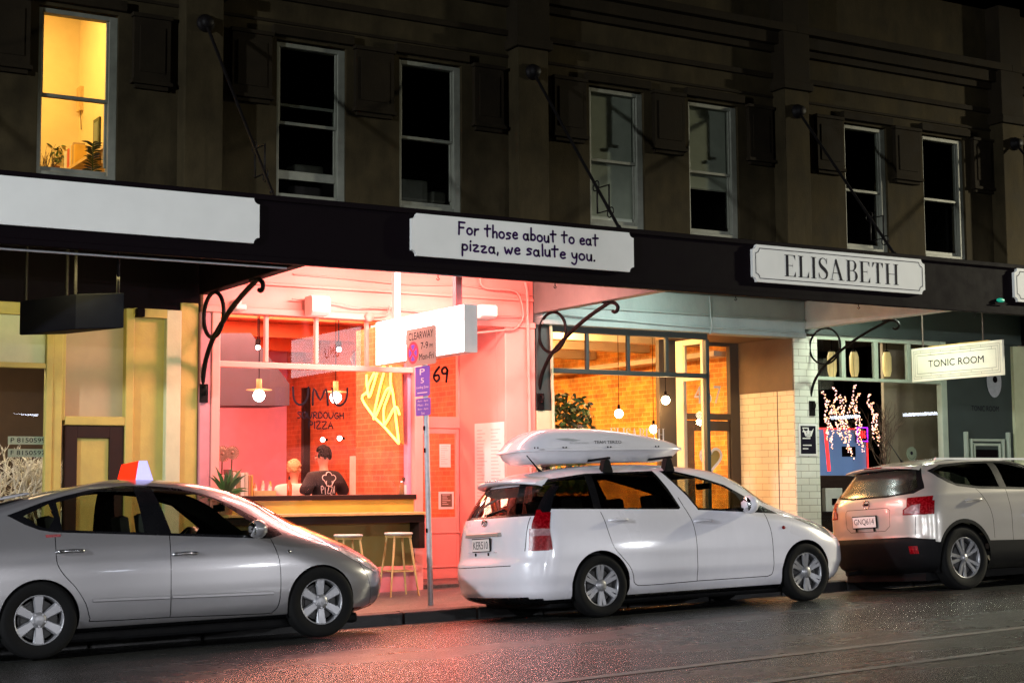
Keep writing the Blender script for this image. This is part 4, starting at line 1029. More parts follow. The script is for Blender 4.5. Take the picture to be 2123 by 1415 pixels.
cable([(1089, 585), (1093, 610), (1094, 660), (1096, 760), (1099, 900), (1101, 1000), (1103, 1210)], YF-0.05, 0.024, 'vertical pink downpipe on the pink pier beside the green shop pier', 'pink', 'pipe', 'downpipe')
cable([(1140, 655), (1143, 700), (1145, 800), (1147, 850), (1150, 1150)], YF-0.05, 0.022, 'pale vertical pipe beside the green pier of the orange shop', 'creampale', 'pipe', 'downpipe')
cable([(1163, 651), (1260, 661), (1360, 671), (1460, 679), (1560, 683), (1655, 691)], YF-0.15, 0.012, 'grey cable run along the grey green bulkhead', 'greengrey')
cable([(1471, 614), (1473, 640), (1474, 660), (1476, 676), (1472, 692)], YF-0.15, 0.014, 'short grey conduit dropping over the grey green bulkhead', 'greengrey')
cable([(768, 657), (800, 654), (806, 642), (808, 633)], YF-0.06, 0.012, 'short pink cable hooked up from a junction box by the transom', 'pink')
o = tag(MB('pink').lathe([(0.0, -0.03), (0.055, -0.03), (0.06, 0.0), (0.06, 0.03)], AY(765, 657, YF-0.045), 'y', 14).build('junction_box', origin=AY(765, 657, YF-0.04)), 'round pink junction box over the transom of the pizza window', 'junction box')

# ------------------------------------------------------------------ lettering on glass and notices
t = SHOP[2]
def glyphs(body, px0, px1, py, h, pen, y, m, name, par, jit=0.0):
    a = AY(px0, py, y); c = AY(px1, py, y)
    b = MB(m); hand(b, body, (a, UX, UZ), h, c.x-a.x, pen, jit); return b.build(name, par)
fpane = [c for c in t.children if c.name.startswith('shop_window')][0]
yg = YF+0.066
glyphs('UMU', 606, 720, 838, 0.215, 0.026, yg, 'inkblack', 'window_lettering', fpane)
glyphs('SOURDOUGH', 616, 712, 866, 0.075, 0.014, yg, 'inkblack', 'window_lettering', fpane)
glyphs('PIZZA', 639, 690, 887, 0.08, 0.015, yg, 'inkblack', 'window_lettering', fpane)
glyphs('69', 898, 928, 790, 0.20, 0.032, YD+0.036, 'inkblack', 'house_number', t)
def notice(label, cat, name, y=None, x=None, px=(0, 0, 0, 0), lines=8, m='paper', ink='paperink', frame=None):
    x0p, x1p, y0p, y1p = px
    if x is None:
        A_, B_ = AY(x0p, (y0p+y1p)/2, y), AY(x1p, (y0p+y1p)/2, y); O = Vector((A_.x, y, AY(x0p, y1p, y).z)); u = UX; n_ = -UY; W_ = B_.x-A_.x; H_ = AY(x0p, y0p, y).z-O.z
    else:
        A_, B_ = AX(x0p, (y0p+y1p)/2, x), AX(x1p, (y0p+y1p)/2, x); O = Vector((x, A_.y, AX(x0p, y1p, x).z)); u = -UY; n_ = -UX; W_ = A_.y-B_.y; H_ = AX(x0p, y0p, x).z-O.z
    o = thing(name, tuple(O+u*W_/2), label, cat)
    def sh(mm, a0, a1, c0, c1, d0, d1):
        b = MB(mm); R = Matrix((u, n_, UZ)).transposed(); b.obox(O+u*(a0+a1)/2+UZ*(c0+c1)/2+n_*(d0+d1)/2, ((a1-a0)/2, (d1-d0)/2, (c1-c0)/2), R); return b
    if frame: sh(frame, -0.03, W_+0.03, -0.03, H_+0.03, 0.0005, 0.012).build('frame', o)
    sh(m, 0, W_, 0, H_, 0.0005, 0.004 if not frame else 0.015).build('sheet', o)
    b = MB(ink); d = n_*(0.0055 if not frame else 0.0165)
    for i in range(lines):
        z = H_*(0.92-0.86*i/lines)
        if random.random() < 0.12: continue
        cols = ((0.08, 0.44), (0.56, 0.92)) if W_ > 0.5 else ((0.12, 0.86),)
        for c0, c1 in cols:
            b.ribbon([(W_*c0, z), (W_*(c0+(c1-c0)*random.uniform(0.45, 1)), z)], H_*0.28/lines, (O+d, u, UZ))
    b.build('print', o)
    return o, O, u, n_, W_, H_
notice('large pale menu sheet with two columns fixed to the pink recess wall', 'menu', 'menu_poster', x=XR, px=(985, 1046, 878, 1060), lines=22)
notice('white menu sheet taped in the upper door glass of the pink shop', 'notice', 'door_notice', y=YD+0.04, px=(911, 934, 920, 968), lines=9)
notice('small white framed dark notice low in the door glass of the pink shop', 'notice', 'framed_notice', y=YD+0.04, px=(913, 936, 1023, 1050), lines=6, m='brownwall', frame='paper')
o, O, u, n_, W_, H_ = notice('black poster with a pale bird figure on the white tiled pier', 'poster', 'poster', y=YF-0.024, px=(1659, 1690, 882, 940), lines=7, m='inkblack', ink='palegrey', frame='palegrey')
b = MB('palegrey')
for q in ([(0.5, 0.66), (0.12, 0.92), (0.30, 0.62)], [(0.5, 0.66), (0.88, 0.92), (0.70, 0.62)], [(0.36, 0.60), (0.64, 0.60), (0.58, 0.78), (0.5, 0.95), (0.42, 0.78)]):
    b.poly([(a*W_, c*H_) for a, c in q][::1], (O+n_*0.018, u, UZ))
b.build('bird_figure', o)
# 467 and heart on the orange shop's door
t = SHOP[3]
b = MB('white')
for ch, px in (('4', 1447), ('6', 1468), ('7', 1488)):
    q = AY(px, 836, YDE+0.03); b.text(ch, (q, UX, UZ), 0.27, 0.14)
b.build('house_number', t)
q = AY(1474, 950, YDE+0.03)
H2 = [(0.16*math.sin(a)**3*1.0, 0.01*(13*math.cos(a)-5*math.cos(2*a)-2*math.cos(3*a)-math.cos(4*a))*1.25) for a in [math.pi*k/16 for k in range(33)]]
o = thing('heart_sticker', tuple(q), 'white heart outline sticker in the glass of the brown door', 'sticker')
b = MB('white'); b.ribbon([(p[0]*1.25, p[1]) for p in H2], 0.045, (q, UX, UZ)); b.build('outline', o)
b = MB('olivepanel'); b.poly([(p[0]*1.1, p[1]*0.9) for p in H2[:-1]], (q+Vector((0, 0.006, 0)), UX, UZ)); b.build('heart', o)
b = MB('white'); a_ = AY(1265, 912, YF+0.066); c_2 = AY(1378, 912, YF+0.066)
k = (c_2.x-a_.x)/total; x = a_.x
for ch in 'ELISABETH':
    ps, rs, w = serif_letter(ch)
    for p in ps: b.poly([(q_[0]*k, q_[1]*0.17) for q_ in p], (Vector((x, a_.y, a_.z)), UX, UZ))
    for pts, ws in rs: b.ribbon([(p[0]*k, p[1]*0.17) for p in pts], [max(wv*k, 0.006) for wv in ws], (Vector((x, a_.y, a_.z)), UX, UZ))
    x += (w+0.10)*k
b.build('window_lettering', [c for c in t.children if c.name.startswith('shop_window')][0])
# ------------------------------------------------------------------ plants
def blade(b, base, tip, w, bend=0.1, n=5, side=None):
    base = Vector(base); tip = Vector(tip); d = tip-base
    s_ = d.cross(Vector((0.3, 1, 0.2)) if side is None else side)
    if s_.length < 1e-5: s_ = Vector((1, 0, 0))
    s_.normalize(); L = []; R = []
    for i in range(n+1):
        u = i/n; p = base+d*u+Vector((0, 0, bend*d.length*(4*u*(1-u))*0.5)); ww = w*(math.sin(math.pi*min(1, 0.18+u*0.82)))*0.5
        L.append(p+s_*ww); R.append(p-s_*ww)
    m = len(L)
    b.add(L+R, [(i, i+m, i+1+m, i+1) for i in range(n)], True)
def foliage(b, c, rad, n, size, mats):
    for k in range(n):
        while True:
            p = Vector((random.uniform(-1, 1), random.uniform(-1, 1), random.uniform(-1, 1)))
            if p.length <= 1 and (math.sin(p.x*5+p.z*4)+math.sin(p.y*6-p.z*3)) > -0.9: break
        p = Vector(c)+Vector((p.x*rad[0], p.y*rad[1], p.z*rad[2]))
        d = Vector((random.uniform(-1, 1), random.uniform(-1, 1), random.uniform(-0.9, 0.5))).normalized()
        b.use(random.choice(mats)); blade(b, p, p+d*size*random.uniform(0.7, 1.3), size*0.45, 0.15, 3, Vector((random.uniform(-1, 1), random.uniform(-1, 1), random.uniform(-1, 1))))
def pot(b, c, r, h): b.lathe([(r*0.75, 0), (r*0.98, h*0.85), (r*1.05, h*0.86), (r*1.05, h), (r*0.9, h), (r*0.88, h*0.9), (0.0, h*0.88)], c, 'z', 20)
# spiky palm on the end of the outside shelf
q = AY(468, 1030, YF-0.18)
o = thing('potted_palm', (q.x, q.y, zb), 'spiky green palm in a clay pot on the pizza bar shelf behind the silver car', 'plant')
b = MB('terracotta'); pot(b, (q.x, q.y, zb), 0.10, 0.17); b.build('pot', o)
b = MB('leaf'); top = Vector((q.x, q.y, zb+0.20))
b.tube([top-Vector((0, 0, 0.05)), top], 0.03, 8)
for k in range(46):
    a = random.uniform(0, 2*math.pi); el = random.uniform(-0.15, 1.35); ln = random.uniform(0.26, 0.40)
    d = Vector((math.cos(a)*math.cos(el), math.sin(a)*math.cos(el)*0.55, math.sin(el)))
    b.use(random.choice(['leaf', 'leaf', 'leafdark'])); blade(b, top, top+d*ln, 0.034, 0.25)
b.build('fronds', o)
# snake plant and jar at the right end of the counter
q = AY(846, 1021, 18.2)
o = thing('potted_succulent', (q.x, 18.2, ZC), 'dark spiky succulent in a small white square pot at the counter end', 'plant')
b = MB('potwhite'); b.box(q.x-0.055, q.x+0.055, 18.145, 18.255, ZC, ZC+0.12); b.build('pot', o, bevel=0.006)
b = MB('leafdark')
for k in range(13):
    a = k*2.4; d = Vector((math.cos(a)*0.09, math.sin(a)*0.05, random.uniform(0.08, 0.2))); blade(b, (q.x, 18.2, ZC+0.11), Vector((q.x, 18.2, ZC+0.11))+d, 0.03, 0.1)
b.build('leaves', o)
q = AY(832, 1021, 18.25)
o = thing('glass_jar', (q.x, 18.25, ZC), 'amber glass jar with a lid standing beside the white succulent pot', 'jar')
M['amber'] = mat('amber_jar', (0.35, 0.16, 0.05), 0.12, coat=0.6)
b = MB('amber'); b.lathe([(0.045, 0), (0.052, 0.01), (0.052, 0.12), (0.04, 0.15)], (q.x, 18.25, ZC), 'z', 18); b.build('body', o)
b = MB('chrome'); b.lathe([(0.043, 0.15), (0.043, 0.17), (0.0, 0.172)], (q.x, 18.25, ZC), 'z', 18); b.build('lid', o)
# row of books, box of jars, bottle
bx = [(459, 468, 984), (468, 478, 972), (478, 486, 978), (486, 494, 975), (494, 503, 980), (503, 511, 979), (511, 516, 985), (516, 521, 984)]
for i, (a, c, tp) in enumerate(bx):
    A_, B_ = AY(a, 1021, 18.35), AY(c, tp, 18.35)
    b = MB(BOOKC[[4, 1, 0, 5, 4, 0, 6, 3][i]]); b.box(A_.x+0.002, B_.x-0.002, 18.28, 18.45, ZC, max(ZC+0.1, B_.z))
    b.use('paper'); b.box(A_.x+0.006, B_.x-0.006, 18.29, 18.452, B_.z-0.002, B_.z+0.001)
    o = b.build('book', origin=((A_.x+B_.x)/2, 18.35, ZC), bevel=0.003)
    tag(o, ['cream upright book, first of the row behind the palm', 'black upright book second in the counter row', 'grey cream upright book between two dark spines', 'brown upright book in the middle of the counter row', 'white upright book touching the brown one', 'pale green upright book near the end of the counter row', 'thin orange upright book beside the yellow one', 'thin yellow upright book ending the counter row'][i], 'book', 'books lined up on the window counter')
A_, B_ = AY(522, 1021, 18.35), AY(568, 990, 18.35)
o = thing('bottle_crate', ((A_.x+B_.x)/2, 18.38, ZC), 'open crate of jars and packets on the counter between the books and the red bottle', 'crate')
b = MB('wood'); b.box(A_.x, B_.x, 18.28, 18.29, ZC, ZC+0.06); b.box(A_.x, B_.x, 18.48, 18.49, ZC, ZC+0.06); b.box(A_.x, A_.x+0.01, 18.29, 18.48, ZC, ZC+0.06); b.box(B_.x-0.01, B_.x, 18.29, 18.48, ZC, ZC+0.06); b.build('crate', o)
for k in range(6):
    x = A_.x+0.03+(B_.x-A_.x-0.05)*k/5; y = 18.33+0.09*(k % 2); hh_ = random.uniform(0.12, 0.19)
    b = MB(random.choice(BOOKC)); b.lathe([(0.018, 0.002), (0.02, 0.01), (0.02, hh_*0.75), (0.012, hh_*0.85), (0.012, hh_)], (x, y, ZC), 'z', 10); b.use('paper'); b.lathe([(0.0205, hh_*0.25), (0.0205, hh_*0.6)], (x, y, ZC), 'z', 10); b.build('jar', o)
q = AY(600, 1021, 18.25)
o = thing('sauce_bottle', (q.x, 18.25, ZC), 'red sauce bottle with dark cap on the counter in front of the blonde worker', 'bottle')
b = MB('bottlered'); b.lathe([(0.028, 0), (0.031, 0.01), (0.031, 0.13), (0.012, 0.17), (0.012, 0.19)], (q.x, 18.25, ZC), 'z', 16); b.build('body', o)
b = MB('darkwood'); b.lathe([(0.014, 0.19), (0.014, 0.215), (0.004, 0.24)], (q.x, 18.25, ZC), 'z', 12); b.build('cap', o)
# dried flower heads
for (px, py, r, lab) in ((481, 938, 0.085, 'dried ribbed flower head without vase, nearer the books in the pink window'), (461, 940, 0.10, 'dried pale flower head in a cream vase in the pink window corner')):
    q = AY(px, py, 18.42)
    o = thing('dried_flower', (q.x, 18.42, ZC), lab, 'dried flower', 'dried flower heads in the pizza window')
    b = MB('bark'); b.tube([(q.x-0.01, 18.42, ZC), (q.x, 18.42, q.z-0.02)], 0.010, 6); b.build('stem', o)
    b = MB(mat('dried_petal', (0.22, 0.15, 0.10), 0.8, var=0.3)); cc = Vector((q.x, 18.41, q.z)); nn = 22
    for k in range(nn):
        a = 2*math.pi*k/nn; d = Vector((math.cos(a), -0.15, math.sin(a))); tt = Vector((-math.sin(a), 0, math.cos(a)))
        b.add([cc+d*0.02-tt*0.003, cc+d*0.02+tt*0.003, cc+d*r+tt*0.009, cc+d*r-tt*0.009], [(0, 1, 2, 3)])
        b.beam(cc+d*0.02+UY*0.008, cc+d*r*0.96+UY*0.008, 0.004, 0.004)
    b.lathe([(0.012, -0.02), (0.05, 0.0), (r*0.9, 0.03), (r*0.5, 0.08), (0.01, 0.14)], cc+UY*0.01, 'y', 14); b.ball(cc, 0.022, 8)
    b.build('head', o)
    if r > 0.09:
        b = MB('creampale'); b.lathe([(0.05, 0), (0.06, 0.1), (0.03, 0.2), (0.035, 0.22)], (q.x-0.01, 18.42, ZC), 'z', 14); b.build('vase', o)

# ------------------------------------------------------------------ bar stools
def stool(x, y, label):
    z = pave_z(x, y)
    o = thing('bar_stool', (x, y, z), label, 'stool', 'bar stools under the pizza shelf')
    H_ = 0.76
    b = MB('stoolseat'); b.lathe([(0.0, H_-0.03), (0.16, H_-0.03), (0.175, H_-0.018), (0.175, H_-0.008), (0.165, H_), (0.0, H_)], (x, y, z), 'z', 24); b.build('seat', o)
    b = MB('wood'); b.box(x-0.12, x+0.12, y-0.12, y+0.12, z+H_-0.06, z+H_-0.031); b.build('seat_block', o)
    for sx in (-1, 1):
        for sy in (-1, 1):
            b = MB('wood'); b.tube([(x+sx*0.19, y+sy*0.17, z), (x+sx*0.10, y+sy*0.10, z+H_-0.04)], [0.011, 0.015], 8); b.build('leg', o)
    b = MB('wood'); f = 0.30; ex = 0.19-0.09*f/0.72; ey = 0.17-0.07*f/0.72
    b.tube([(x-ex, y-ey, z+f), (x+ex, y-ey, z+f), (x+ex, y+ey, z+f), (x-ex, y+ey, z+f)], 0.008, 6, closed=True); b.build('foot_ring', o)
    return o
M['stoolseat'] = mat('pale_grey_seat', (0.42, 0.46, 0.42), 0.5)
qs = AY(826, 1101, 17.35); st1 = stool(qs.x, 17.35, 'wooden stool with pale seat standing clear beside the sign post')
qs2 = AY(722, 1105, 17.40); dup(st1, (qs2.x-qs.x, 0.05, pave_z(qs2.x, 17.4)-pave_z(qs.x, 17.35)), 'wooden stool half hidden behind the silver car bonnet')

# ------------------------------------------------------------------ lamps
def pendant(px, py, y, label):
    q = AY(px, py, y)
    o = thing('pendant_lamp', tuple(q), label, 'pendant lamp', 'pendant lamps in the pizza window')
    b = MB('black'); b.tube([(q.x, y, q.z+0.2), (q.x, y, 3.99)], 0.005, 6); b.build('cord', o)
    b = MB('wood'); b.lathe([(0.035, 0.08), (0.035, 0.20), (0.0, 0.20)], q, 'z', 16); b.lathe([(0.035, 0.08), (0.16, 0.065), (0.165, 0.06), (0.16, 0.058), (0.03, 0.07)], q, 'z', 24); b.build('shade', o)
    b = MB('e_bulbpink'); b.ball(q+Vector((0, 0, -0.01)), 0.075, 16); b.build('bulb', o)
    point('bulb_light', q+Vector((0, 0, -0.11)), 9, (1.0, 0.70, 0.55), 0.05)
pendant(537, 818, 18.9, 'pendant lamp with wooden disc shade, clear of the window lettering')
pendant(696, 822, 18.9, 'pendant lamp with wooden disc shade behind the window lettering')
for px, py, y, lab in ((535, 720, 19.6, 'small ceiling spotlight shining above the pendant lamp clear of the lettering'), (703, 724, 19.6, 'small ceiling spotlight above the pendant lamp behind the lettering')):
    q = AY(px, py, y); o = thing('ceiling_spotlight', tuple(q), lab, 'spotlight', 'ceiling spotlights in the pizza shop')
    b = MB('black'); b.tube([q+Vector((0, 0.02, 0.02)), q+Vector((0.04, 0.10, 0.10))], 0.035, 10); b.build('can', o)
    b = MB('black'); b.tube([q+Vector((0.03, 0.08, 0.09)), (q.x+0.03, y+0.08, 3.99)], 0.008, 6); b.build('stem', o)
    b = MB('e_bulbpink'); b.ball(q, 0.033, 10); b.build('lens', o)
for px, py, x, lab in ((669, 911, 10.8, 'small white lamp on the brick wall directly above the dark haired worker'), (704, 908, 10.8, 'small white lamp on the brick wall between its twin and the neon slice'), (764, 901, 10.8, 'small white lamp on the brick wall below the neon slice')):
    q = AX(px, py, x); o = thing('wall_lamp', tuple(q), lab, 'wall lamp', 'small lamps on the brick wall')
    b = MB('e_bulbpink'); b.ball(q, 0.04, 10); b.build('bulb', o)
    b = MB('black'); b.tube([q+UX*0.02, q+UX*0.085], 0.02, 8); b.build('holder', o)
q = AX(750, 748, 10.2)
o = thing('extractor_duct', tuple(q), 'dark round duct end hanging in the red ceiling by the neon slice', 'duct')
b = MB('mauve'); b.tube([q, q+Vector((0.5, 0.7, 0.12))], 0.17, 16); b.build('duct', o)
b = MB('chrome'); b.lathe([(0.17, -0.02), (0.19, 0.0), (0.17, 0.02)], q+Vector((0.05, 0.1, 0.02)), 'y', 16); b.build('collar', o)
b = MB('black'); b.tube([q+Vector((0.3, 0.4, 0.1)), (q.x+0.3, q.y+0.4, 3.99)], 0.012, 6); b.build('hanger', o)
def bulb(px, py, y, label):
    q = AY(px, py, y)
    o = thing('bulb_pendant', tuple(q), label, 'light bulb', 'bare bulbs in the orange lit shop')
    b = MB('e_bulb'); b.ball(q, 0.065, 16); b.build('bulb', o)
    b = MB('black'); b.tube([q+Vector((0, 0, 0.06)), q+Vector((0, 0, 0.13))], 0.02, 8); b.build('holder', o)
    b = MB('black'); b.tube([q+Vector((0, 0, 0.13)), (q.x, y, 3.99)], 0.005, 5); b.build('cord', o)
    point('bulb_light', q+Vector((0, 0, -0.10)), 22, (1.0, 0.62, 0.24), 0.06)
bulb(1283, 857, 19.2, 'bare glowing bulb on a cord nearest the indoor tree')
bulb(1380, 829, 19.0, 'bare glowing bulb hanging highest, nearest the pale door frame')
bulb(1355, 889, 19.6, 'bare glowing bulb hanging lowest, above the roof box nose')
# neon slice on the chipboard return wall
xn = XG1-0.155
def N(px, py): return AX(px, py, xn)
zz = lambda x, y: (400+x/3.538, 540+y/3.538)
o = thing('neon_sign', tuple(N(800, 850)), 'yellow white neon sign shaped as a pizza slice on the orange board', 'neon sign')
NE = [[(1275, 835), (1275, 900), (1280, 960), (1240, 1010), (1325, 1140), (1400, 1215), (1510, 1340)],
      [(1385, 790), (1420, 762), (1450, 765), (1450, 900), (1465, 960), (1485, 1120), (1510, 1335)],
      [(1330, 825), (1285, 920), (1290, 1000), (1310, 960), (1350, 825)], [(1400, 825), (1380, 900), (1360, 980), (1325, 1150), (1345, 1130), (1390, 1020), (1420, 950), (1455, 925)],
      [(1455, 930), (1430, 1000), (1400, 1090), (1405, 1210)], [(1400, 1215), (1440, 1150), (1470, 1090), (1495, 1075), (1515, 1130)]]
b = MB('e_neon')
for st in NE: b.tube(smooth([tuple(N(*zz(*p))) for p in st], 3), 0.017, 8)
b.build('tube', o)
for p in ((1280, 960), (1325, 1140), (1450, 900), (1500, 1300), (1400, 1215)): q = N(*zz(*p)); MB('palegrey').tube([q+UX*0.012, q+UX*0.025], 0.012, 6).build('mount', o)
_bd = [N(*zz(*k)) for k in ((1225, 1010), (1262, 800), (1400, 740), (1520, 770), (1535, 1350), (1380, 1225))]
b = MB('osb'); b.prism([(k.y, k.z) for k in _bd], 'x', xn+0.0215, xn+0.0245); b.build('backing_board', o)
for px, py in ((790, 800), (800, 870)):
    q = N(px, py); point('neon_light', q-UX*0.12, 6, (1.0, 0.42, 0.08), 0.1)

# ------------------------------------------------------------------ people
def skin_body(name, verts, edges, radii, m, parent, root=0, lev=2):
    me = bpy.data.meshes.new(name); off = ORG[parent.name]
    me.from_pydata([tuple(Vector(v)-off) for v in verts], edges, []); me.update()
    ob = bpy.data.objects.new(name, me); C.objects.link(ob)
    sk = ob.modifiers.new('s', 'SKIN'); sk.use_smooth_shade = True
    for i, r in enumerate(radii):
        me.skin_vertices[0].data[i].radius = r if isinstance(r, tuple) else (r, r)
    me.skin_vertices[0].data[root].use_root = True
    ss = ob.modifiers.new('u', 'SUBSURF'); ss.levels = lev; ss.render_levels = lev
    dg = bpy.context.evaluated_depsgraph_get(); dg.update()
    nm = bpy.data.meshes.new_from_object(ob.evaluated_get(dg)); nm.name = name
    nm.materials.clear(); nm.materials.append(M[m] if isinstance(m, str) else m)
    for p in nm.polygons: p.use_smooth = True
    ob.modifiers.clear(); ob.data = nm; bpy.data.meshes.remove(me)
    ob.parent = parent; ORG[ob.name] = off.copy(); return ob
def person(base, yaw, label, hairm, teem, arms, headturn=0.0, print_=False, bun=False):
    base = Vector(base); o = thing('person', tuple(base), label, 'person')
    R = Matrix.Rotation(yaw, 3, 'Z')
    T = lambda x, y, z: base+R @ Vector((x, y, z))          # x right, y forward
    V = []; E = []; Rr = []
    def add(p, r, link=None):
        V.append(T(*p)); Rr.append(r); 
        if link is not None: E.append((link, len(V)-1))
        return len(V)-1
    pel = add((0, 0, 0.96), (0.135, 0.10)); wai = add((0, 0.01, 1.12), (0.13, 0.10), pel); ch = add((0, 0.0, 1.30), (0.155, 0.11), wai); up = add((0, -0.01, 1.42), (0.12, 0.09), ch)
    nk = add((0, 0.0, 1.50), 0.058, up); nk2 = add((0, 0.015, 1.57), 0.055, nk)
    hd = [add((0, 0.03, 1.63), (0.068, 0.085), nk2)]
    hd.append(add((0, 0.025, 1.70), (0.076, 0.098), hd[0])); hd.append(add((0, 0.015, 1.77), (0.072, 0.09), hd[1])); hd.append(add((0, 0.01, 1.81), (0.045, 0.055), hd[2]))
    sh = {}
    for s_ in (-1, 1):
        sh[s_] = add((s_*0.17, -0.01, 1.41), 0.062, up)
        el = add(arms[s_][0], 0.044, sh[s_]); fa = add(tuple((Vector(arms[s_][0])*0.4+Vector(arms[s_][1])*0.6)), 0.037, el); wr = add(arms[s_][1], 0.027, fa)
        d = (Vector(arms[s_][1])-Vector(arms[s_][0])).normalized(); pm = tuple(Vector(arms[s_][1])+d*0.07); palm = add(pm, (0.036, 0.02), wr)
        sx = R.inverted() @ Vector((0, 0, 0)); w_ = d.cross(Vector((0, 0, 1))); w_ = w_.normalized() if w_.length > 0.01 else Vector((1, 0, 0))
        for k, (off_, ln) in enumerate(((-0.028, 0.065), (-0.010, 0.078), (0.010, 0.074), (0.028, 0.058))):
            k0 = Vector(pm)+w_*off_+d*0.02; a = add(tuple(k0), 0.0095, palm); c2 = add(tuple(k0+d*ln*0.55-Vector((0, 0, 0.008))), 0.0085, a); add(tuple(k0+d*ln-Vector((0, 0, 0.028))), 0.0075, c2)
        tb = add(tuple(Vector(arms[s_][1])+d*0.035+w_*0.04*s_), 0.011, wr); add(tuple(Vector(arms[s_][1])+d*0.075+w_*0.062*s_), 0.0095, tb)
        hp = add((s_*0.095, 0, 0.88), (0.088, 0.09), pel); kn = add((s_*0.10, 0.02, 0.50), 0.056, hp); an = add((s_*0.105, 0, 0.09), 0.038, kn); add((s_*0.11, 0.13, 0.035), 0.035, an)
    body = skin_body('body', V, E, Rr, 'skin', o, 0)
    # head details: ears, nose, eyes, mouth
    Rh = Matrix.Rotation(headturn, 3, 'Z')
    HT = lambda x, y, z: T(*( (Rh @ Vector((x, y-0.02, 0))) + Vector((0, 0.02, z)) ))
    b = MB('skin')
    for s_ in (-1, 1): b.ball(HT(s_*0.083, 0.015, 1.695), 0.03, 10, (0.4, 0.75, 1.05))
    b.ball(HT(0, 0.128, 1.68), 0.02, 8, (0.8, 1, 1.3)); b.build('face', o)
    for s_ in (-1, 1): MB('inkblack').ball(HT(s_*0.032, 0.112, 1.71), 0.011, 8).build('eye', o)
    b = MB('bottlered'); b.ball(HT(0, 0.115, 1.635), 0.02, 8, (1.2, 0.5, 0.3)); b.build('mouth', o)
    b = MB(hairm); rnd = random.Random(3)
    for k in range(150):
        a = rnd.uniform(0, 2*math.pi); e = rnd.uniform(-0.55, 1.5)
        x, y, z = 0.088*math.cos(a)*math.cos(e), 0.098*math.sin(a)*math.cos(e), 0.10*math.sin(e)
        if y > 0.035 and z < 0.05: continue
        rr_ = 0.016+0.010*rnd.random()
        b.ball(HT(x, y+0.02, 1.735+z), rr_, 6, (1, 1, 1.2))
    b.ball(HT(0, 0.0, 1.75), 0.088, 14, (1.0, 1.06, 1.0))
    if bun: b.ball(HT(0, -0.11, 1.80), 0.05, 10)
    b.build('hair', o)
    # clothes
    V, E, Rr = [], [], []
    a = add((0, 0, 0.90), (0.175, 0.14)); c2 = add((0, 0.01, 1.10), (0.17, 0.135), a); d2 = add((0, 0, 1.29), (0.20, 0.145), c2); e2 = add((0, -0.01, 1.43), (0.165, 0.115), d2); add((0, 0.0, 1.515), (0.080, 0.078), e2)
    for s_ in (-1, 1):
        s1 = add((s_*0.20, -0.01, 1.425), 0.095, e2); E_ = Vector(arms[s_][0]); add(tuple(Vector((s_*0.20, -0.01, 1.425)).lerp(E_, 0.5)), 0.092, s1); add(tuple(Vector((s_*0.20, -0.01, 1.425)).lerp(E_, 0.92)), 0.094, len(V)-1)
    tee = skin_body('t_shirt', V, E, Rr, teem, o, 0)
    V, E, Rr = [], [], []
    a = add((0, 0, 0.93), (0.15, 0.115))
    for s_ in (-1, 1):
        h1 = add((s_*0.095, 0, 0.85), (0.10, 0.10), a); k1 = add((s_*0.10, 0.02, 0.5), 0.075, h1); add((s_*0.105, 0, 0.10), 0.06, k1)
    skin_body('trousers', V, E, Rr, 'jeans', o, 0)
    if print_:
        b = MB('white')
        bv = BVHTree.FromPolygons([v.co.copy() for v in tee.data.vertices], [list(p.vertices) for p in tee.data.polygons])
        def onback(u, w):
            p0 = T(u, -0.6, 1.33+w)-ORG[tee.name]; h_ = bv.ray_cast(p0, R @ Vector((0, 1, 0)))
            return (h_[0] if h_[0] else p0+R @ Vector((0, 0.45, 0)))+ORG[tee.name]+R @ Vector((0, -0.004, 0))
        lines = [arc(-0.05, 0.075, 0.034, 0.030, 60, 250, 8)+[(-0.035, 0.0)], arc(0.0, 0.10, 0.036, 0.036, 10, 170, 8), [(0.035, 0.0)]+arc(0.052, 0.075, 0.034, 0.030, -70, 120, 8), [(-0.035, 0.045), (-0.035, -0.005), (0.035, -0.005), (0.035, 0.045)]]
        lines += [[(u0+p[0]*0.055+p[1]*0.02*(u0*10), -0.085-0.012*(k % 2)+p[1]*0.075) for p in st] for k, (ch_, u0) in enumerate((('P', -0.085), ('I', -0.05), ('Z', -0.025), ('Z', 0.012), ('A', 0.045))) for st in HW[ch_]]
        for ln in lines:
            pts = [onback(p[0]*1.25, p[1]*1.25) for p in (smooth(ln, 2) if len(ln) > 3 else ln)]
            b.tube(pts, 0.0055, 5)
        b.build('back_print', tee)
    return o
pc = AY(672, 1021, 19.25)
pz = 1.80
hz = AY(674, 921, 19.25).z
person((pc.x, 19.25, hz-1.86), 0.18, 'worker in a black pizza t-shirt seen from behind at the counter', 'hair', 'tee', {-1: ((-0.33, 0.02, 1.17), (-0.30, 0.24, 1.0)), 1: ((0.37, 0.04, 1.17), (0.52, 0.22, 1.0))}, 0.5, True)
pc2 = AY(608, 1021, 20.6); hz2 = AY(610, 950, 20.6).z
person((pc2.x, 20.6, hz2-1.86), -0.9, 'blonde worker in a pale top behind the red sauce bottle', 'blonde', 'paletee', {-1: ((-0.26, 0.05, 1.16), (-0.18, 0.28, 1.05)), 1: ((0.26, 0.05, 1.16), (0.18, 0.28, 1.05))}, 0.2)
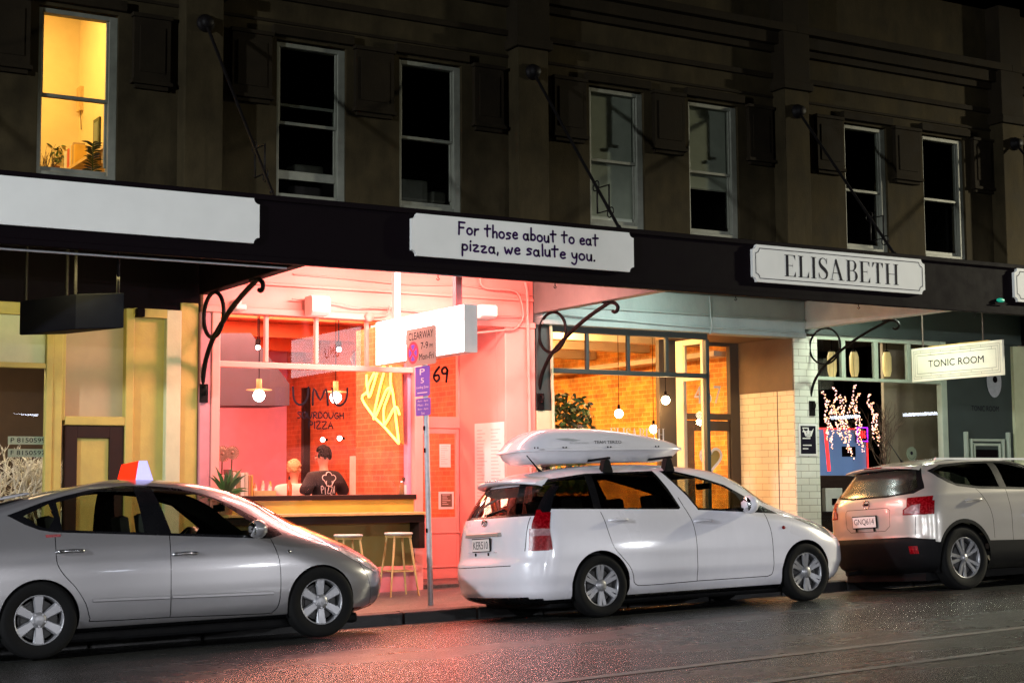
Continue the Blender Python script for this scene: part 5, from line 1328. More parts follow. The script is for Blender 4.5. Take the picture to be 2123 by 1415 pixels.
# work bench, shelves and oven blocks inside
o = thing('work_bench', (9.3, 20.1, 0.1), 'pale work bench and upright cabinet against the brick wall behind the worker', 'bench')
b = MB('paletee'); b.box(8.2, 10.4, 19.85, 20.3, 0.94, 1.0); b.build('top', o)
b = MB('redceil'); b.box(8.25, 10.35, 19.9, 20.25, 0.1, 0.94); b.build('cabinet', o)
b = MB('paletee'); A_ = AX(752, 1000, 10.5); B_ = AX(731, 945, 10.5); b.box(10.45, 10.85, A_.y, B_.y, 0.1, B_.z); b.build('tall_cabinet', o)

# ------------------------------------------------------------------ orange shop plants
q = AY(1180, 880, 18.5)
o = thing('indoor_tree', (q.x, 18.5, 0.75), 'bushy dark leaved small tree behind the orange shop glass', 'tree')
b = MB('leaf'); foliage(b, (q.x, 18.5, AY(1180, 890, 18.5).z), (0.42, 0.26, 0.52), 620, 0.115, ['leaf', 'leafdark', 'leafdark']); b.build('crown', o)
b = MB('bark'); b.tube([(q.x, 18.5, 0.9), (q.x+0.03, 18.5, 1.5), (q.x, 18.5, 2.3)], [0.03, 0.025, 0.01], 8)
for k in range(6): b.tube([(q.x+0.02, 18.5, 1.6+0.1*k), (q.x+random.uniform(-.3, .3), 18.5+random.uniform(-.2, .2), 2.0+0.1*k)], [0.012, 0.004], 6)
b.build('trunk', o)
b = MB('terracotta'); pot(b, (q.x, 18.5, 0.75), 0.16, 0.24); b.build('pot', o)
q = AY(1140, 968, YF-0.35)
o = thing('potted_shrub', (q.x, YF-0.35, pave_z(q.x)), 'bright green leafy plant in a planter seen under the roof box', 'plant')
zt_ = AY(1140, 972, YF-0.35).z
b = MB('black'); b.box(q.x-0.2, q.x+0.6, YF-0.5, YF-0.22, pave_z(q.x), zt_-0.35); b.build('planter', o, bevel=0.01)
b = MB('leafbright')
for k in range(90):
    p = Vector((q.x+random.uniform(-0.15, 0.55), YF-0.36+random.uniform(-0.1, 0.1), zt_-0.38)); d = Vector((random.uniform(-0.2, 0.2), random.uniform(-0.15, 0.12), random.uniform(0.15, 0.46)))
    b.use(random.choice(['leafbright', 'leaf', 'leafbright'])); blade(b, p+d*0.4, p+d, 0.09, 0.3)
b.build('foliage', o)

# ------------------------------------------------------------------ bar window (bay 4)
for i, (px, top, bot, lab) in enumerate(((1708, 812, 912, 'first'), (1728, 803, 900, 'second'), (1746, 825, 935, 'third'), (1768, 800, 920, 'fourth'), (1803, 818, 905, 'fifth'))):
    y = 18.35+0.04*i
    a, c = AY(px, top, y), AY(px+10, bot, y)
    o = thing('fairy_light_string', tuple(a), ['string of warm fairy lights hanging closest to the tiled pier', 'string of fairy lights looping wide under the transom', 'longest string of fairy lights, hanging in front of the blue panel', 'string of fairy lights starting highest in the bar window', 'string of fairy lights nearest the hanging cream board'][i], 'fairy lights', 'strings of fairy lights in the bar window')
    pts = []; n = 30
    for k in range(n+1):
        u = k/n; pts.append((a.x+(c.x-a.x)*u+0.04*math.sin(u*11+i)*(0.6+u*0.4), y+0.05*math.cos(u*9+i), a.z+(c.z-a.z)*u+0.03*math.sin(u*23)))
    pts2 = [(p[0]+0.085+0.03*math.sin(k*0.4+i), p[1], p[2]-0.12) for k, p in enumerate(pts)]
    b = MB('black'); b.tube(pts, 0.003, 4); b.tube(pts2, 0.003, 4); b.tube([pts[0], (pts[0][0], y, 3.73)], 0.003, 4); b.build('wire', o)
    b = MB('e_fairy')
    for pp in (pts, pts2):
        for k in range(len(pp)-1):
            for u in (0.0, 0.5):
                b.use(random.choice(['e_fairy', 'e_fairypink'])); b.ball(Vector(pp[k]).lerp(Vector(pp[k+1]), u)+Vector((random.uniform(-.03, .03), 0, random.uniform(-.02, .02))), 0.0105, 6)
    tag(b.build('bulbs', o), kind='stuff')
ys_ = 19.4
A_, B_ = AY(1713, 888, ys_), AY(1797, 980, ys_)
o = thing('lit_panel', ((A_.x+B_.x)/2, ys_, 1.2), 'blue lit panel framed by thin red neon inside the bar window', 'light panel')
b = MB('e_blue'); b.box(AY(1690, 900, ys_).x, B_.x, ys_, ys_+0.04, 1.35, A_.z); b.build('screen', o)
b = MB('e_redtube'); b.tube([(AY(1690, 900, ys_).x, ys_-0.03, A_.z), (B_.x, ys_-0.03, A_.z), (B_.x, ys_-0.03, 1.3)], 0.014, 6); b.build('neon_frame', o)
q = AY(1711, 890, ys_-0.4); p = AY(1719, 976, ys_-0.4); b = MB('e_redtube'); b.tube([q, p], 0.026, 8); b.build('neon_tube', o)
b = MB('black'); b.box(AY(1745, 930, ys_).x, AY(1772, 930, ys_).x, ys_-0.02, ys_-0.002, AY(1750, 946, ys_).z, AY(1750, 925, ys_).z); b.build('picture', o)
q = AY(1788, 900, ys_-0.1)
o = thing('neon_sign', tuple(q), 'tiny square neon sign glowing red inside a purple outline', 'neon sign')
b = MB('e_purple'); b.tube([q+Vector((-.11, 0, -.11)), q+Vector((.11, 0, -.11)), q+Vector((.11, 0, .11)), q+Vector((-.11, 0, .11))], 0.014, 6, closed=True); b.build('outline', o)
b = MB('e_redtube')
for k in (-1, 0, 1): b.tube([q+Vector((k*0.05, 0, -0.06)), q+Vector((k*0.05, 0, 0.06))], 0.012, 6)
b.tube([q+Vector((-0.05, 0, 0)), q+Vector((0.05, 0, 0))], 0.010, 6); b.build('centre', o)
b = MB('black'); b.box(q.x-0.13, q.x+0.13, q.y+0.02, q.y+0.03, q.z-0.13, q.z+0.13); b.build('back_plate', o)
o = thing('bar_counter', (17.0, 18.7, 0.25), 'dark bar counter with a pale boxed cabinet in the lower bar window', 'counter')
q = AY(1730, 985, 18.7)
b = MB('darkwood'); b.box(16.1, 18.4, 18.5, 19.0, 0.25, q.z); b.build('counter', o, bevel=0.01)
q0, q1 = AY(1708, 1060, 18.45), AY(1742, 1011, 18.45)
b = MB('palegrey'); b.box(q0.x, q1.x, 18.40, 18.49, q0.z, q1.z); b.build('cabinet', o, bevel=0.01)
b = MB('black'); b.box((q0.x+q1.x)/2-0.05, (q0.x+q1.x)/2+0.05, 18.39, 18.399, q0.z+0.1, q0.z+0.2); b.build('drawer', o)
# dark shrub silhouette behind the glass
q = AY(1830, 860, 18.6)
o = thing('dry_branch', (q.x, 18.6, 0.8), 'dry brown branches standing between the fairy lights and the beige screen', 'branches')
b = MB('bark')
def twig(b, p, d, L_, r, dep, spread=0.6):
    q = p+d*L_; b.tube([p, p.lerp(q, 0.5)+Vector((random.uniform(-.02, .02), 0, random.uniform(-.01, .01)))*L_*4, q], [r, r*0.8, r*0.6], 5, cap=False)
    if dep:
        for k in range(random.choice((2, 2, 3))):
            nd = (d+Vector((random.uniform(-spread, spread), random.uniform(-spread, spread)*0.4, random.uniform(-0.2, 0.3)))).normalized(); twig(b, p.lerp(q, random.uniform(0.5, 1)), nd, L_*random.uniform(0.6, 0.8), r*0.65, dep-1, spread)
for k in range(3): twig(b, Vector((q.x, 18.6, 1.0)), Vector((random.uniform(-.3, .3), 0, 1)).normalized(), 0.75, 0.016, 4, 0.7)
b.build('twigs', o)
b = MB('terracotta'); pot(b, (q.x, 18.6, 0.8), 0.15, 0.28); b.build('pot', o)
q = AY(1890, 940, YF+0.055); o = thing('round_sticker', tuple(q), 'round pale sticker on the bar glass just above the champagne car roof', 'sticker')
b = MB('sticker'); b.disc((0, 0), 0.11, (q, UX, UZ), 20); b.build('disc', o); b = MB('inkblack'); b.disc((0, 0.01), 0.03, (q-UY*0.002, UX, UZ), 8); b.ribbon(arc(0, 0, 0.08, 0.08, 200, 340, 8), 0.006, (q-UY*0.002, UX, UZ)); b.build('mark', o)
for px in (1725, 1771, 1839):
    q = AY(px, 755, 19.1)
    o = thing('wall_lantern', (q.x, 19.1, q.z), {1725: 'soft yellow lantern in the transom pane next to the tiled pier', 1771: 'soft yellow lantern in the middle transom pane of the bar', 1839: 'soft yellow lantern in the transom pane next to the hanging board'}[px], 'lantern', 'lanterns in the bar transom')
    b = MB('e_lantern'if 'e_lantern' in M else 'e_fairy')
    M.setdefault('e_lantern', emit('lantern_glow', (0.75, 0.62, 0.25), 0.4)); b = MB('e_lantern'); b.lathe([(0.05, -0.2), (0.075, -0.1), (0.075, 0.12), (0.05, 0.2)], (q.x, 19.1, q.z), 'z', 12); b.build('glow', o)
    b = MB('black'); b.tube([(q.x, 19.1, q.z+0.2), (q.x, 19.1, 3.99)], 0.008, 5); b.lathe([(0.055, 0.2), (0.02, 0.23)], (q.x, 19.1, q.z), 'z', 12); b.build('cap', o)

# ------------------------------------------------------------------ cream shop window display
random.seed(21)
q = AY(30, 1020, 18.7)
o = thing('branch_display', (q.x, 18.7, 0.5), 'bleached white branches filling the cream shop window behind the silver car', 'branches')
b = MB('twig')
for k in range(13):
    twig(b, Vector((q.x-0.45+0.085*k, 18.6+random.uniform(-.1, .3), 0.8)), Vector((random.uniform(-.35, .35), random.uniform(-.1, .1), 1)).normalized(), 0.46, 0.034, 5, 0.8)
b.build('twigs', o)
b = MB('potwhite'); b.box(q.x-0.6, q.x+0.7, 18.45, 19.0, 0.5, 0.82); b.build('trough', o, bevel=0.01)
area('display_light', (q.x+0.2, 18.30, 3.0), 0.3, 32, (1.0, 0.88, 0.66), (0, 0.25, -1))
area('room_light', (4.4, 20.2, 3.6), 1.0, 26, (1.0, 0.66, 0.36))
# ------------------------------------------------------------------ lit room upstairs
XS = 5.85
p0, p1 = AX(128, 352, XS), AX(222, 300, XS)
o = thing('wall_shelf', (XS, (p0.y+p1.y)/2, p0.z), 'wooden wall shelf in the yellow lit upstairs room', 'shelf')
b = MB('wood'); b.box(XS-0.05, 6.0499, p1.y-0.6, p0.y, p0.z-0.10, p0.z-0.06); b.build('board', o)
b = MB('wood'); 
for yy in (p1.y+0.2, p0.y-0.2): b.box(XS, 6.049, yy, yy+0.03, p0.z-0.25, p0.z-0.101)
b.build('bracket', o)
zs_ = p0.z-0.06
y = p0.y-0.25; hs = [0.26, 0.24, 0.27, 0.25, 0.30, 0.29, 0.31, 0.27]
for k, hh_ in enumerate(hs):
    w = random.uniform(0.045, 0.08)
    b = MB(BOOKC[[4, 0, 2, 2, 0, 3, 5, 3][k]]); b.box(XS-0.04, XS+0.12, y-w, y-0.004, zs_, zs_+hh_)
    ob = b.build('book', origin=(XS+0.04, y-w/2, zs_), bevel=0.003)
    tag(ob, ['white book next to the round leafy pot plant upstairs', 'cream book second on the upstairs shelf', 'red book beside the cream one on the upstairs shelf', 'red book beside the tall cream one on the upstairs shelf', 'tall cream book between red and ochre books upstairs', 'tall ochre book between cream and brown books upstairs', 'tallest brown book on the upstairs shelf', 'ochre book closing the upstairs shelf row'][k], 'book', 'books on the upstairs shelf')
    y -= w
q = AX(205, 285, XS)
o = thing('picture_frame', (XS, q.y, zs_), 'small green picture frame leaning on the upstairs shelf', 'picture frame')
b = MB('leafdark'); b.box(XS-0.04, XS-0.01, q.y-0.13, q.y+0.13, zs_, zs_+0.42); b.build('frame', o); b = MB('sticker'); b.box(XS-0.044, XS-0.0405, q.y-0.09, q.y+0.09, zs_+0.05, zs_+0.37); b.build('picture', o)
for px, py, r, lab in ((112, 325, 0.20, 'round leafy pot plant at the far end of the upstairs shelf'), (100, 345, 0.13, 'small trailing plant low in the corner of the lit upstairs window')):
    q = AX(px, py, XS-0.1)
    o = thing('pot_plant', (XS-0.1, q.y, q.z-r), lab, 'plant', 'pot plants in the lit room')
    b = MB('leaf'); foliage(b, q, (r*0.8, r*1.2, r), 120, 0.08, ['leaf', 'leafdark']); b.build('leaves', o)
    b = MB('terracotta'); pot(b, (XS-0.1, q.y, q.z-r-0.1), r*0.6, 0.16); b.build('pot', o)
q = AY(192, 345, 19.2)
o = thing('hanging_fern', (q.x, 19.2, 5.1), 'spiky dark fern on a stand in front of the upstairs shelf', 'plant')
b = MB('leafdark'); 
for k in range(44):
    z = 5.15+0.014*k; s_ = 1 if k % 2 else -1; blade(b, (q.x, 19.2, z), (q.x+s_*random.uniform(0.08, 0.15), 19.2+random.uniform(-.1, .1), z+0.03), 0.025, 0.2)
b.build('fronds', o); b = MB('leaf'); b.tube([(q.x, 19.2, 4.45), (q.x, 19.2, 5.75)], 0.010, 6); b.build('stem', o); b = MB('terracotta'); pot(b, (q.x, 19.2, 4.40), 0.12, 0.2); b.build('pot', o)
q = AY(84, 300, 20.5)
o = thing('dried_bouquet', (q.x, 20.5, 4.4), 'tall dried brown stems in a clay vase in the lit upstairs window', 'dried flowers')
b = MB('bark')
for k in range(6): twig(b, Vector((q.x, 20.5, 5.0)), Vector((random.uniform(-.25, .25), random.uniform(-.1, .1), 1)).normalized(), 0.38, 0.012, 3, 0.4)
b.build('stems', o); b = MB('terracotta'); pot(b, (q.x, 20.5, 4.4), 0.1, 0.62); b.build('vase', o)
p = AX(168, 205, 6.04)
o = thing('wall_sconce', tuple(p), 'small brown wall fitting with a dangling cord in the lit upstairs room', 'wall lamp')
b = MB('wood'); b.box(6.0, 6.049, p.y-0.09, p.y+0.09, p.z-0.18, p.z+0.16); b.build('plate', o); b = MB('bark'); b.tube([(6.02, p.y-0.05, p.z-0.18), (6.03, p.y-0.07, p.z-0.45)], 0.006, 5); b.build('cord', o)
# pale things behind the dark sashes
for px0, px1, py0, py1, y, lab in ((610, 672, 345, 372, 19.0, 'pale storage box behind the raised sash window'), (828, 888, 375, 415, 19.0, 'pale cushion shape behind the second black window'), (895, 925, 398, 420, 19.0, 'small pale box beside the cushion behind the second black window')):
    a, c = AY(px0, py1, y), AY(px1, py0, y)
    b = MB('frame'); b.box(a.x, c.x, y, y+0.3, a.z, c.z); b.use('darkroom').box(a.x+0.02, c.x-0.02, y+0.02, y+0.28, 4.37, a.z-0.002)
    tag(b.build('storage_box', origin=((a.x+c.x)/2, y+0.15, 4.37), bevel=0.03), lab, 'box')
# fluorescent tubes under the verandah across the street, seen mirrored in the shop glass
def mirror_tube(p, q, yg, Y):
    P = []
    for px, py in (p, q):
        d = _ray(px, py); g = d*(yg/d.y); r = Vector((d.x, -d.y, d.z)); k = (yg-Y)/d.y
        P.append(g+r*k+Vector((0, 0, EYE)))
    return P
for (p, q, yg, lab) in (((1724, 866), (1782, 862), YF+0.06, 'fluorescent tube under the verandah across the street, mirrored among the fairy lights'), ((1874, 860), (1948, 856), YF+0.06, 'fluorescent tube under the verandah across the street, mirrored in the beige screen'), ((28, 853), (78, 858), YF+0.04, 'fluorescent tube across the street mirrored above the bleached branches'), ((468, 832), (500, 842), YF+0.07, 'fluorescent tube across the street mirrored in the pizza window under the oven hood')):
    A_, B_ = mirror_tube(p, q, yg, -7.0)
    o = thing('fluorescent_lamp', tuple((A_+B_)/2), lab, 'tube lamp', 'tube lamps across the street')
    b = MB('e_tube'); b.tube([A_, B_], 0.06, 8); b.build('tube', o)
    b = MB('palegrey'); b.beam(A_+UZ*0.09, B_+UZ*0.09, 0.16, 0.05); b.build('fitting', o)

# the verandah across the street that carries those tubes
o = thing('verandah', (6, -6, 0), 'dark verandah over the far footpath, only mirrored in the shop glass', 'verandah')
b = MB('black'); b.box(-16, 26, -8.2, -3.6, 3.72, 3.80); b.build('roof', o)
b = MB('black'); b.box(-16, 26, -3.6, -3.5, 3.36, 4.1); b.build('fascia', o)  # unseen fascia; lower edge set to keep the verandah lamps off the upper facade
for x in (-14, -7, 13.5, 20.5):
    b = MB('iron'); b.tube([(x, -3.7, SL*x), (x, -3.7, 3.72)], 0.06, 8); b.build('post', o)
b = MB('brown'); b.box(-16, 26, -8.4, -8.2, -0.5, 8); b.build('shop_wall', o)
# ------------------------------------------------------------------ cars
def pchip(xs, ys, x):
    n = len(xs)
    if x <= xs[0]: return ys[0]
    if x >= xs[-1]: return ys[-1]
    h = [xs[i+1]-xs[i] for i in range(n-1)]; d = [(ys[i+1]-ys[i])/h[i] for i in range(n-1)]
    m = [d[0]]
    for i in range(1, n-1):
        if d[i-1]*d[i] <= 0: m.append(0.0)
        else:
            w1 = 2*h[i]+h[i-1]; w2 = h[i]+2*h[i-1]; m.append((w1+w2)/(w1/d[i-1]+w2/d[i]))
    m.append(d[-1])
    for i in range(n-1):
        if x <= xs[i+1]:
            t = (x-xs[i])/h[i]
            return ys[i]*(1+2*t)*(1-t)**2+h[i]*m[i]*t*(1-t)**2+ys[i+1]*t*t*(3-2*t)+h[i]*m[i+1]*t*t*(t-1)
class Hull:
    def __init__(s, rows, mr=2.7, mf=2.5, nF=16, nS=30, nR=14, nz=60, crease=None):
        zs = [r[0] for r in rows]; z0, z1 = zs[0], zs[-1]
        cols = [[r[k] for r in rows] for k in range(6)]
        kink = z1-(z1-z0)*0.18
        lv = [z0+(kink-z0)*i/nz for i in range(nz)]+[z1-(z1-kink)*(1-i/22)**1.7 for i in range(23)]
        V = []; Fc = []
        for z in lv:
            xr, cr, xf, cf, w = [pchip(zs, cols[k], z) for k in range(1, 6)]
            H_ = []
            for i in range(nF+1):
                a = math.pi/2*i/nF
                H_.append((cf+(xf-cf)*max(0, math.cos(a))**(2/mf), w*max(0, math.sin(a))**(2/mf)))
            for j in range(1, nS):
                u = j/nS; H_.append((cf+(cr-cf)*u, w))
            for i in range(nR, -1, -1):
                a = math.pi/2*i/nR
                H_.append((cr-(cr-xr)*max(0, math.cos(a))**(2/mr), w*max(0, math.sin(a))**(2/mr)))
            xm = 1.2
            H_ = [(x, y*(1-0.012*((x-xm)/2.2)**2)+(crease(x, z)*(y/w)**6 if crease else 0)) for x, y in H_]
            ring = [(x, -y, z) for x, y in H_]+[(x, y, z) for x, y in H_[-2:0:-1]]
            V.append(ring)
        n = len(V[0]); s.n = n
        bm = bmesh.new(); vv = [[bm.verts.new(p) for p in r] for r in V]
        for i in range(len(vv)-1):
            for k in range(n):
                l = (k+1) % n
                try: bm.faces.new((vv[i][l], vv[i][k], vv[i+1][k], vv[i+1][l]))
                except ValueError: pass
        fb = bm.faces.new(vv[0]); ft = bm.faces.new(vv[-1][::-1])
        bmesh.ops.recalc_face_normals(bm, faces=bm.faces[:])
        bm.normal_update()
        s.bm = bm; s.lay = bm.faces.layers.int.new('pid')
        for f in bm.faces: f[s.lay] = 0
        s.N = [v.normal.copy() for v in bm.verts]
        s.refv = [v.co.copy() for v in bm.verts]; s.reff = [[v.index for v in f.verts] for f in bm.faces] if False else None
        bm.verts.index_update(); s.reff = [[v.index for v in f.verts] for f in bm.faces]
        s.bvh = BVHTree.FromPolygons(s.refv, s.reff)
    def ok(s, f, view, side):
        n = f.normal; c = f.calc_center_median()
        if view == 'side': return n.y*side > 0.12 and c.y*side > 0
        if view == 'rear': return n.x < -0.25 and c.x < 0.6
        if view == 'front': return n.x > 0.12 and c.x > 1.0
        return n.z > 0.2
    def cut(s, view, poly, pid, side=-1, only=None, cond=None):
        pr = {'side': lambda c: (c.x, c.z), 'rear': lambda c: (c.y, c.z), 'front': lambda c: (c.y, c.z), 'top': lambda c: (c.x, c.y)}[view]
        u0, u1 = min(p[0] for p in poly), max(p[0] for p in poly); w0, w1 = min(p[1] for p in poly), max(p[1] for p in poly)
        def bb(f):
            q = [pr(v.co) for v in f.verts]; return min(a[0] for a in q), max(a[0] for a in q), min(a[1] for a in q), max(a[1] for a in q)
        pool = []
        for f in s.bm.faces:
            if not s.ok(f, view, side) or (cond and not cond(f)): continue
            b = bb(f)
            if b[1] < u0 or b[0] > u1 or b[3] < w0 or b[2] > w1: continue
            pool.append(f)
        N = len(poly)
        for i in range(N):
            a, b_ = poly[i], poly[(i+1) % N]; du, dw = b_[0]-a[0], b_[1]-a[1]
            if abs(du)+abs(dw) < 1e-7: continue
            e0, e1, g0, g1 = min(a[0], b_[0])-1e-5, max(a[0], b_[0])+1e-5, min(a[1], b_[1])-1e-5, max(a[1], b_[1])+1e-5
            nn = {'side': Vector((dw, 0, -du)), 'rear': Vector((0, dw, -du)), 'front': Vector((0, dw, -du)), 'top': Vector((dw, -du, 0))}[view].normalized()
            pc = {'side': Vector((a[0], 0, a[1])), 'rear': Vector((0, a[0], a[1])), 'front': Vector((0, a[0], a[1])), 'top': Vector((a[0], a[1], 0))}[view]
            sub = []; rest = []
            for f in pool:
                b = bb(f)
                if b[1] < e0 or b[0] > e1 or b[3] < g0 or b[2] > g1: rest.append(f); continue
                ds = [(v.co-pc).dot(nn) for v in f.verts]
                (sub if min(ds) < -1e-6 and max(ds) > 1e-6 else rest).append(f)
            if not sub: continue
            es = {e for f in sub for e in f.edges}; vs = {v for f in sub for v in f.verts}
            r = bmesh.ops.bisect_plane(s.bm, geom=list(vs)+list(es)+sub, dist=1e-6, plane_co=pc, plane_no=nn)
            rs = set(f for f in rest if f.is_valid)
            nf = [g for g in r['geom'] if isinstance(g, bmesh.types.BMFace) and g.is_valid and g not in rs]
            pool = [f for f in rest if f.is_valid]+nf
        def inside(p):
            c = False; j = N-1
            for i in range(N):
                xi, yi = poly[i]; xj, yj = poly[j]
                if (yi > p[1]) != (yj > p[1]) and p[0] < (xj-xi)*(p[1]-yi)/(yj-yi)+xi: c = not c
                j = i
            return c
        s.bm.normal_update()
        for f in set(pool):
            if f.is_valid and (only is None or f[s.lay] in only):
                q = [pr(v.co) for v in f.verts]; m = (sum(a[0] for a in q)/len(q), sum(a[1] for a in q)/len(q))
                if inside(m): f[s.lay] = pid
    def seam(s, view, pts, w=0.008, side=-1, only=(0,), pid=1, cond=None):
        for a, b in zip(pts, pts[1:]):
            d = Vector((b[0]-a[0], b[1]-a[1]));
            if d.length < 1e-6: continue
            d.normalize(); n = Vector((-d.y, d.x))*w/2; e = d*w*0.3
            s.cut(view, [(a[0]-e.x+n.x, a[1]-e.y+n.y), (b[0]+e.x+n.x, b[1]+e.y+n.y), (b[0]+e.x-n.x, b[1]+e.y-n.y), (a[0]-e.x-n.x, a[1]-e.y-n.y)], pid, side, only, cond)
    def part(s, pids, name, parent, mats, inset=0.0, sd=None):
        "faces with these ids as one mesh; mats: material per id"
        if sd is None and name.split('_')[0] in ('rear', 'front', 'quarter', 'taillight', 'headlight', 'fog') and name != 'rear_window':
            for k in (-1, 1): s.part(pids, name, parent, mats, inset, k)
            return
        vm = {}; V = []; Fs = []; MI = []
        for f in s.bm.faces:
            p = f[s.lay]
            if p in pids and (sd is None or f.calc_center_median().y*sd > 0):
                idx = []
                for v in f.verts:
                    if v not in vm: vm[v] = len(V); V.append(v.co.copy())
                    idx.append(vm[v])
                Fs.append(idx); MI.append(pids.index(p))
        if not Fs: return None
        nr = []
        for i, c in enumerate(V):
            co_, no, fi, dist = s.bvh.find_nearest(c)
            vs = s.reff[fi]; acc = Vector((0, 0, 0))
            if len(vs) > 4: acc = no.copy()
            else:
                for k in vs: acc += s.N[k]/((s.refv[k]-c).length_squared+1e-6)
            nr.append(acc.normalized())
        if inset: V = [v-n*inset for v, n in zip(V, nr)]
        me = bpy.data.meshes.new(name); me.from_pydata([tuple(v) for v in V], [], Fs)
        for m in mats: me.materials.append(M[m] if isinstance(m, str) else m)
        me.polygons.foreach_set('material_index', MI); me.polygons.foreach_set('use_smooth', [True]*len(Fs)); me.update()
        me.normals_split_custom_set_from_vertices([tuple(n) for n in nr])
        o = bpy.data.objects.new(name, me); C.objects.link(o); o.parent = parent; ORG[o.name] = Vector((0, 0, 0)); return o
    def y_at(s, x, z, side=-1):
        h = s.bvh.ray_cast(Vector((x, side*3, z)), Vector((0, -side, 0)))
        return h[0].y if h[0] else side*0.8
    def x_at(s, y, z, front=False):
        h = s.bvh.ray_cast(Vector((9 if front else -9, y, z)), Vector((-1 if front else 1, 0, 0)))
        return h[0].x if h[0] else -0.8
    def z_at(s, x, y):
        h = s.bvh.ray_cast(Vector((x, y, 5)), Vector((0, 0, -1))); return h[0].z if h[0] else 1.5
def circle(cx, cz, r, n=44): return [(cx+r*math.cos(2*math.pi*k/n), cz+r*math.sin(2*math.pi*k/n)) for k in range(n)]
def car_root(name, x, yn, hw, z, label, roll=-3.2, yaw=0.0):
    "x of rear axle, yn = near side plane"
    r = math.radians(roll)
    o = bpy.data.objects.new(name, None); C.objects.link(o); o.empty_display_size = 0.2
    o.location = (x, yn+hw, z-hw*math.sin(-r))
    o.rotation_euler = (r, -math.atan(SL), yaw)
    ORG[o.name] = Vector((0, 0, 0))
    return tag(o, label, 'car', 'cars parked along the kerb')
def wheel(root, cx, cz, R, rim, face, width, style):
    "near-side wheel, outward is -y; face = y of the outer tyre wall"
    yo, yi = face, face+width; ym = (yo+yi)/2
    b = MB('alloydark'); b.lathe([(rim*0.80, yo+0.075), (rim*0.80, yo+0.095), (0.05, yo+0.095)], (cx, 0, cz), 'y', 32); b.lathe([(rim*0.7, yo+0.06), (rim*0.7, yo+0.072), (0.05, yo+0.072)], (cx, 0, cz), 'y', 32)
    w = b.build('wheel', root)
    b = MB('tyre')
    b.lathe([(rim*0.98, yi), (R*0.93, yi), (R, yi-0.035), (R, yo+0.035), (R*0.985, yo+0.015), (R*0.93, yo), (R*0.86, yo-0.004), (rim+0.012, yo+0.002), (rim-0.004, yo+0.014)], (cx, 0, cz), 'y', 64, cap=False); b.build('tyre', w)
    b = MB('alloy')
    b.lathe([(rim*0.90, yo+0.10), (rim*0.93, yo+0.03), (rim*0.955, yo+0.010), (rim, yo+0.006), (rim, yo+0.018)], (cx, 0, cz), 'y', 64, cap=False)
    def spoke(a, r0, r1, w0, w1, y0, y1, th=0.02):
        d = Vector((math.cos(a), 0, math.sin(a))); t = Vector((-math.sin(a), 0, math.cos(a))); c = Vector((cx, 0, cz))
        vs = []
        for r_, ww, yy in ((r0, w0, y0), (r1, w1, y1)):
            for sx in (-1, 1):
                vs += [c+d*r_+t*sx*ww/2*0.72+UY*yy, c+d*r_+t*sx*ww/2+UY*(yy+th)]
        b.add(vs, [(0, 2, 6, 4), (1, 0, 4, 5), (2, 3, 7, 6), (5, 4, 6, 7), (0, 1, 3, 2)])
    if style == 'six':
        for k in range(6): spoke(math.radians(90+60*k), 0.035, rim*0.95, 0.062, 0.105, yo+0.022, yo+0.014)
        for k in range(5): a = math.radians(90+72*k+36); b.lathe([(0.010, yo+0.016), (0.012, yo+0.03)], (cx+0.055*math.cos(a), 0, cz+0.055*math.sin(a)), 'y', 8)
        b.lathe([(0.0, yo+0.012), (0.035, yo+0.014), (0.075, yo+0.022), (0.078, yo+0.05)], (cx, 0, cz), 'y', 24)
    elif style == 'double':
        for k in range(6):
            a = math.radians(90+60*k)
            for sg in (-1, 1): spoke(a+sg*0.135, 0.04, rim*0.95, 0.050, 0.052, yo+0.026, yo+0.010)
        b.lathe([(0.0, yo+0.006), (0.05, yo+0.009), (0.062, yo+0.018), (0.064, yo+0.05)], (cx, 0, cz), 'y', 24)
    else:
        for k in range(5):
            a = math.radians(90+72*k+18)
            for sg in (-1, 1): spoke(a+sg*0.20, 0.03, rim*0.95, 0.040, 0.055, yo+0.028, yo+0.012)
        b.lathe([(0.0, yo+0.010), (0.04, yo+0.014), (0.05, yo+0.03)], (cx, 0, cz), 'y', 20)
    b.build('rim', w)
    return w
def wheels(root, wb, R, rim, face, width, style, arch):
    ws = wheel(root, 0, R, R, rim, face, width, style)
    def cp(dx, flip):
        c = ws.copy(); C.objects.link(c); c.parent = root; c.location = (dx, 0, 0); c.scale = (1, -1 if flip else 1, 1)
        for g in list(ws.children):
            d = g.copy(); C.objects.link(d); d.parent = c
    cp(wb, False); cp(0, True); cp(wb, True)
    for dx in (0, wb):
        for sg in (-1, 1):
            b = MB('plastic'); n = 28; vs = []; y0, y1 = sg*(abs(face)-0.055), sg*(abs(face)-0.36)
            for i in range(n+1):
                a = math.pi*(-0.12+1.24*i/n); vs += [(dx+arch*1.015*math.cos(a), y0, R+arch*1.015*math.sin(a)), (dx+arch*1.015*math.cos(a), y1, R+arch*1.015*math.sin(a))]
            b.add(vs, [(2*i, 2*i+1, 2*i+3, 2*i+2) for i in range(n)], True)
            b.add([(dx, y1, R)]+[vs[2*i+1] for i in range(n+1)], [(0, i+1, i+2) for i in range(n)])
            b.build('wheel_arch', root)
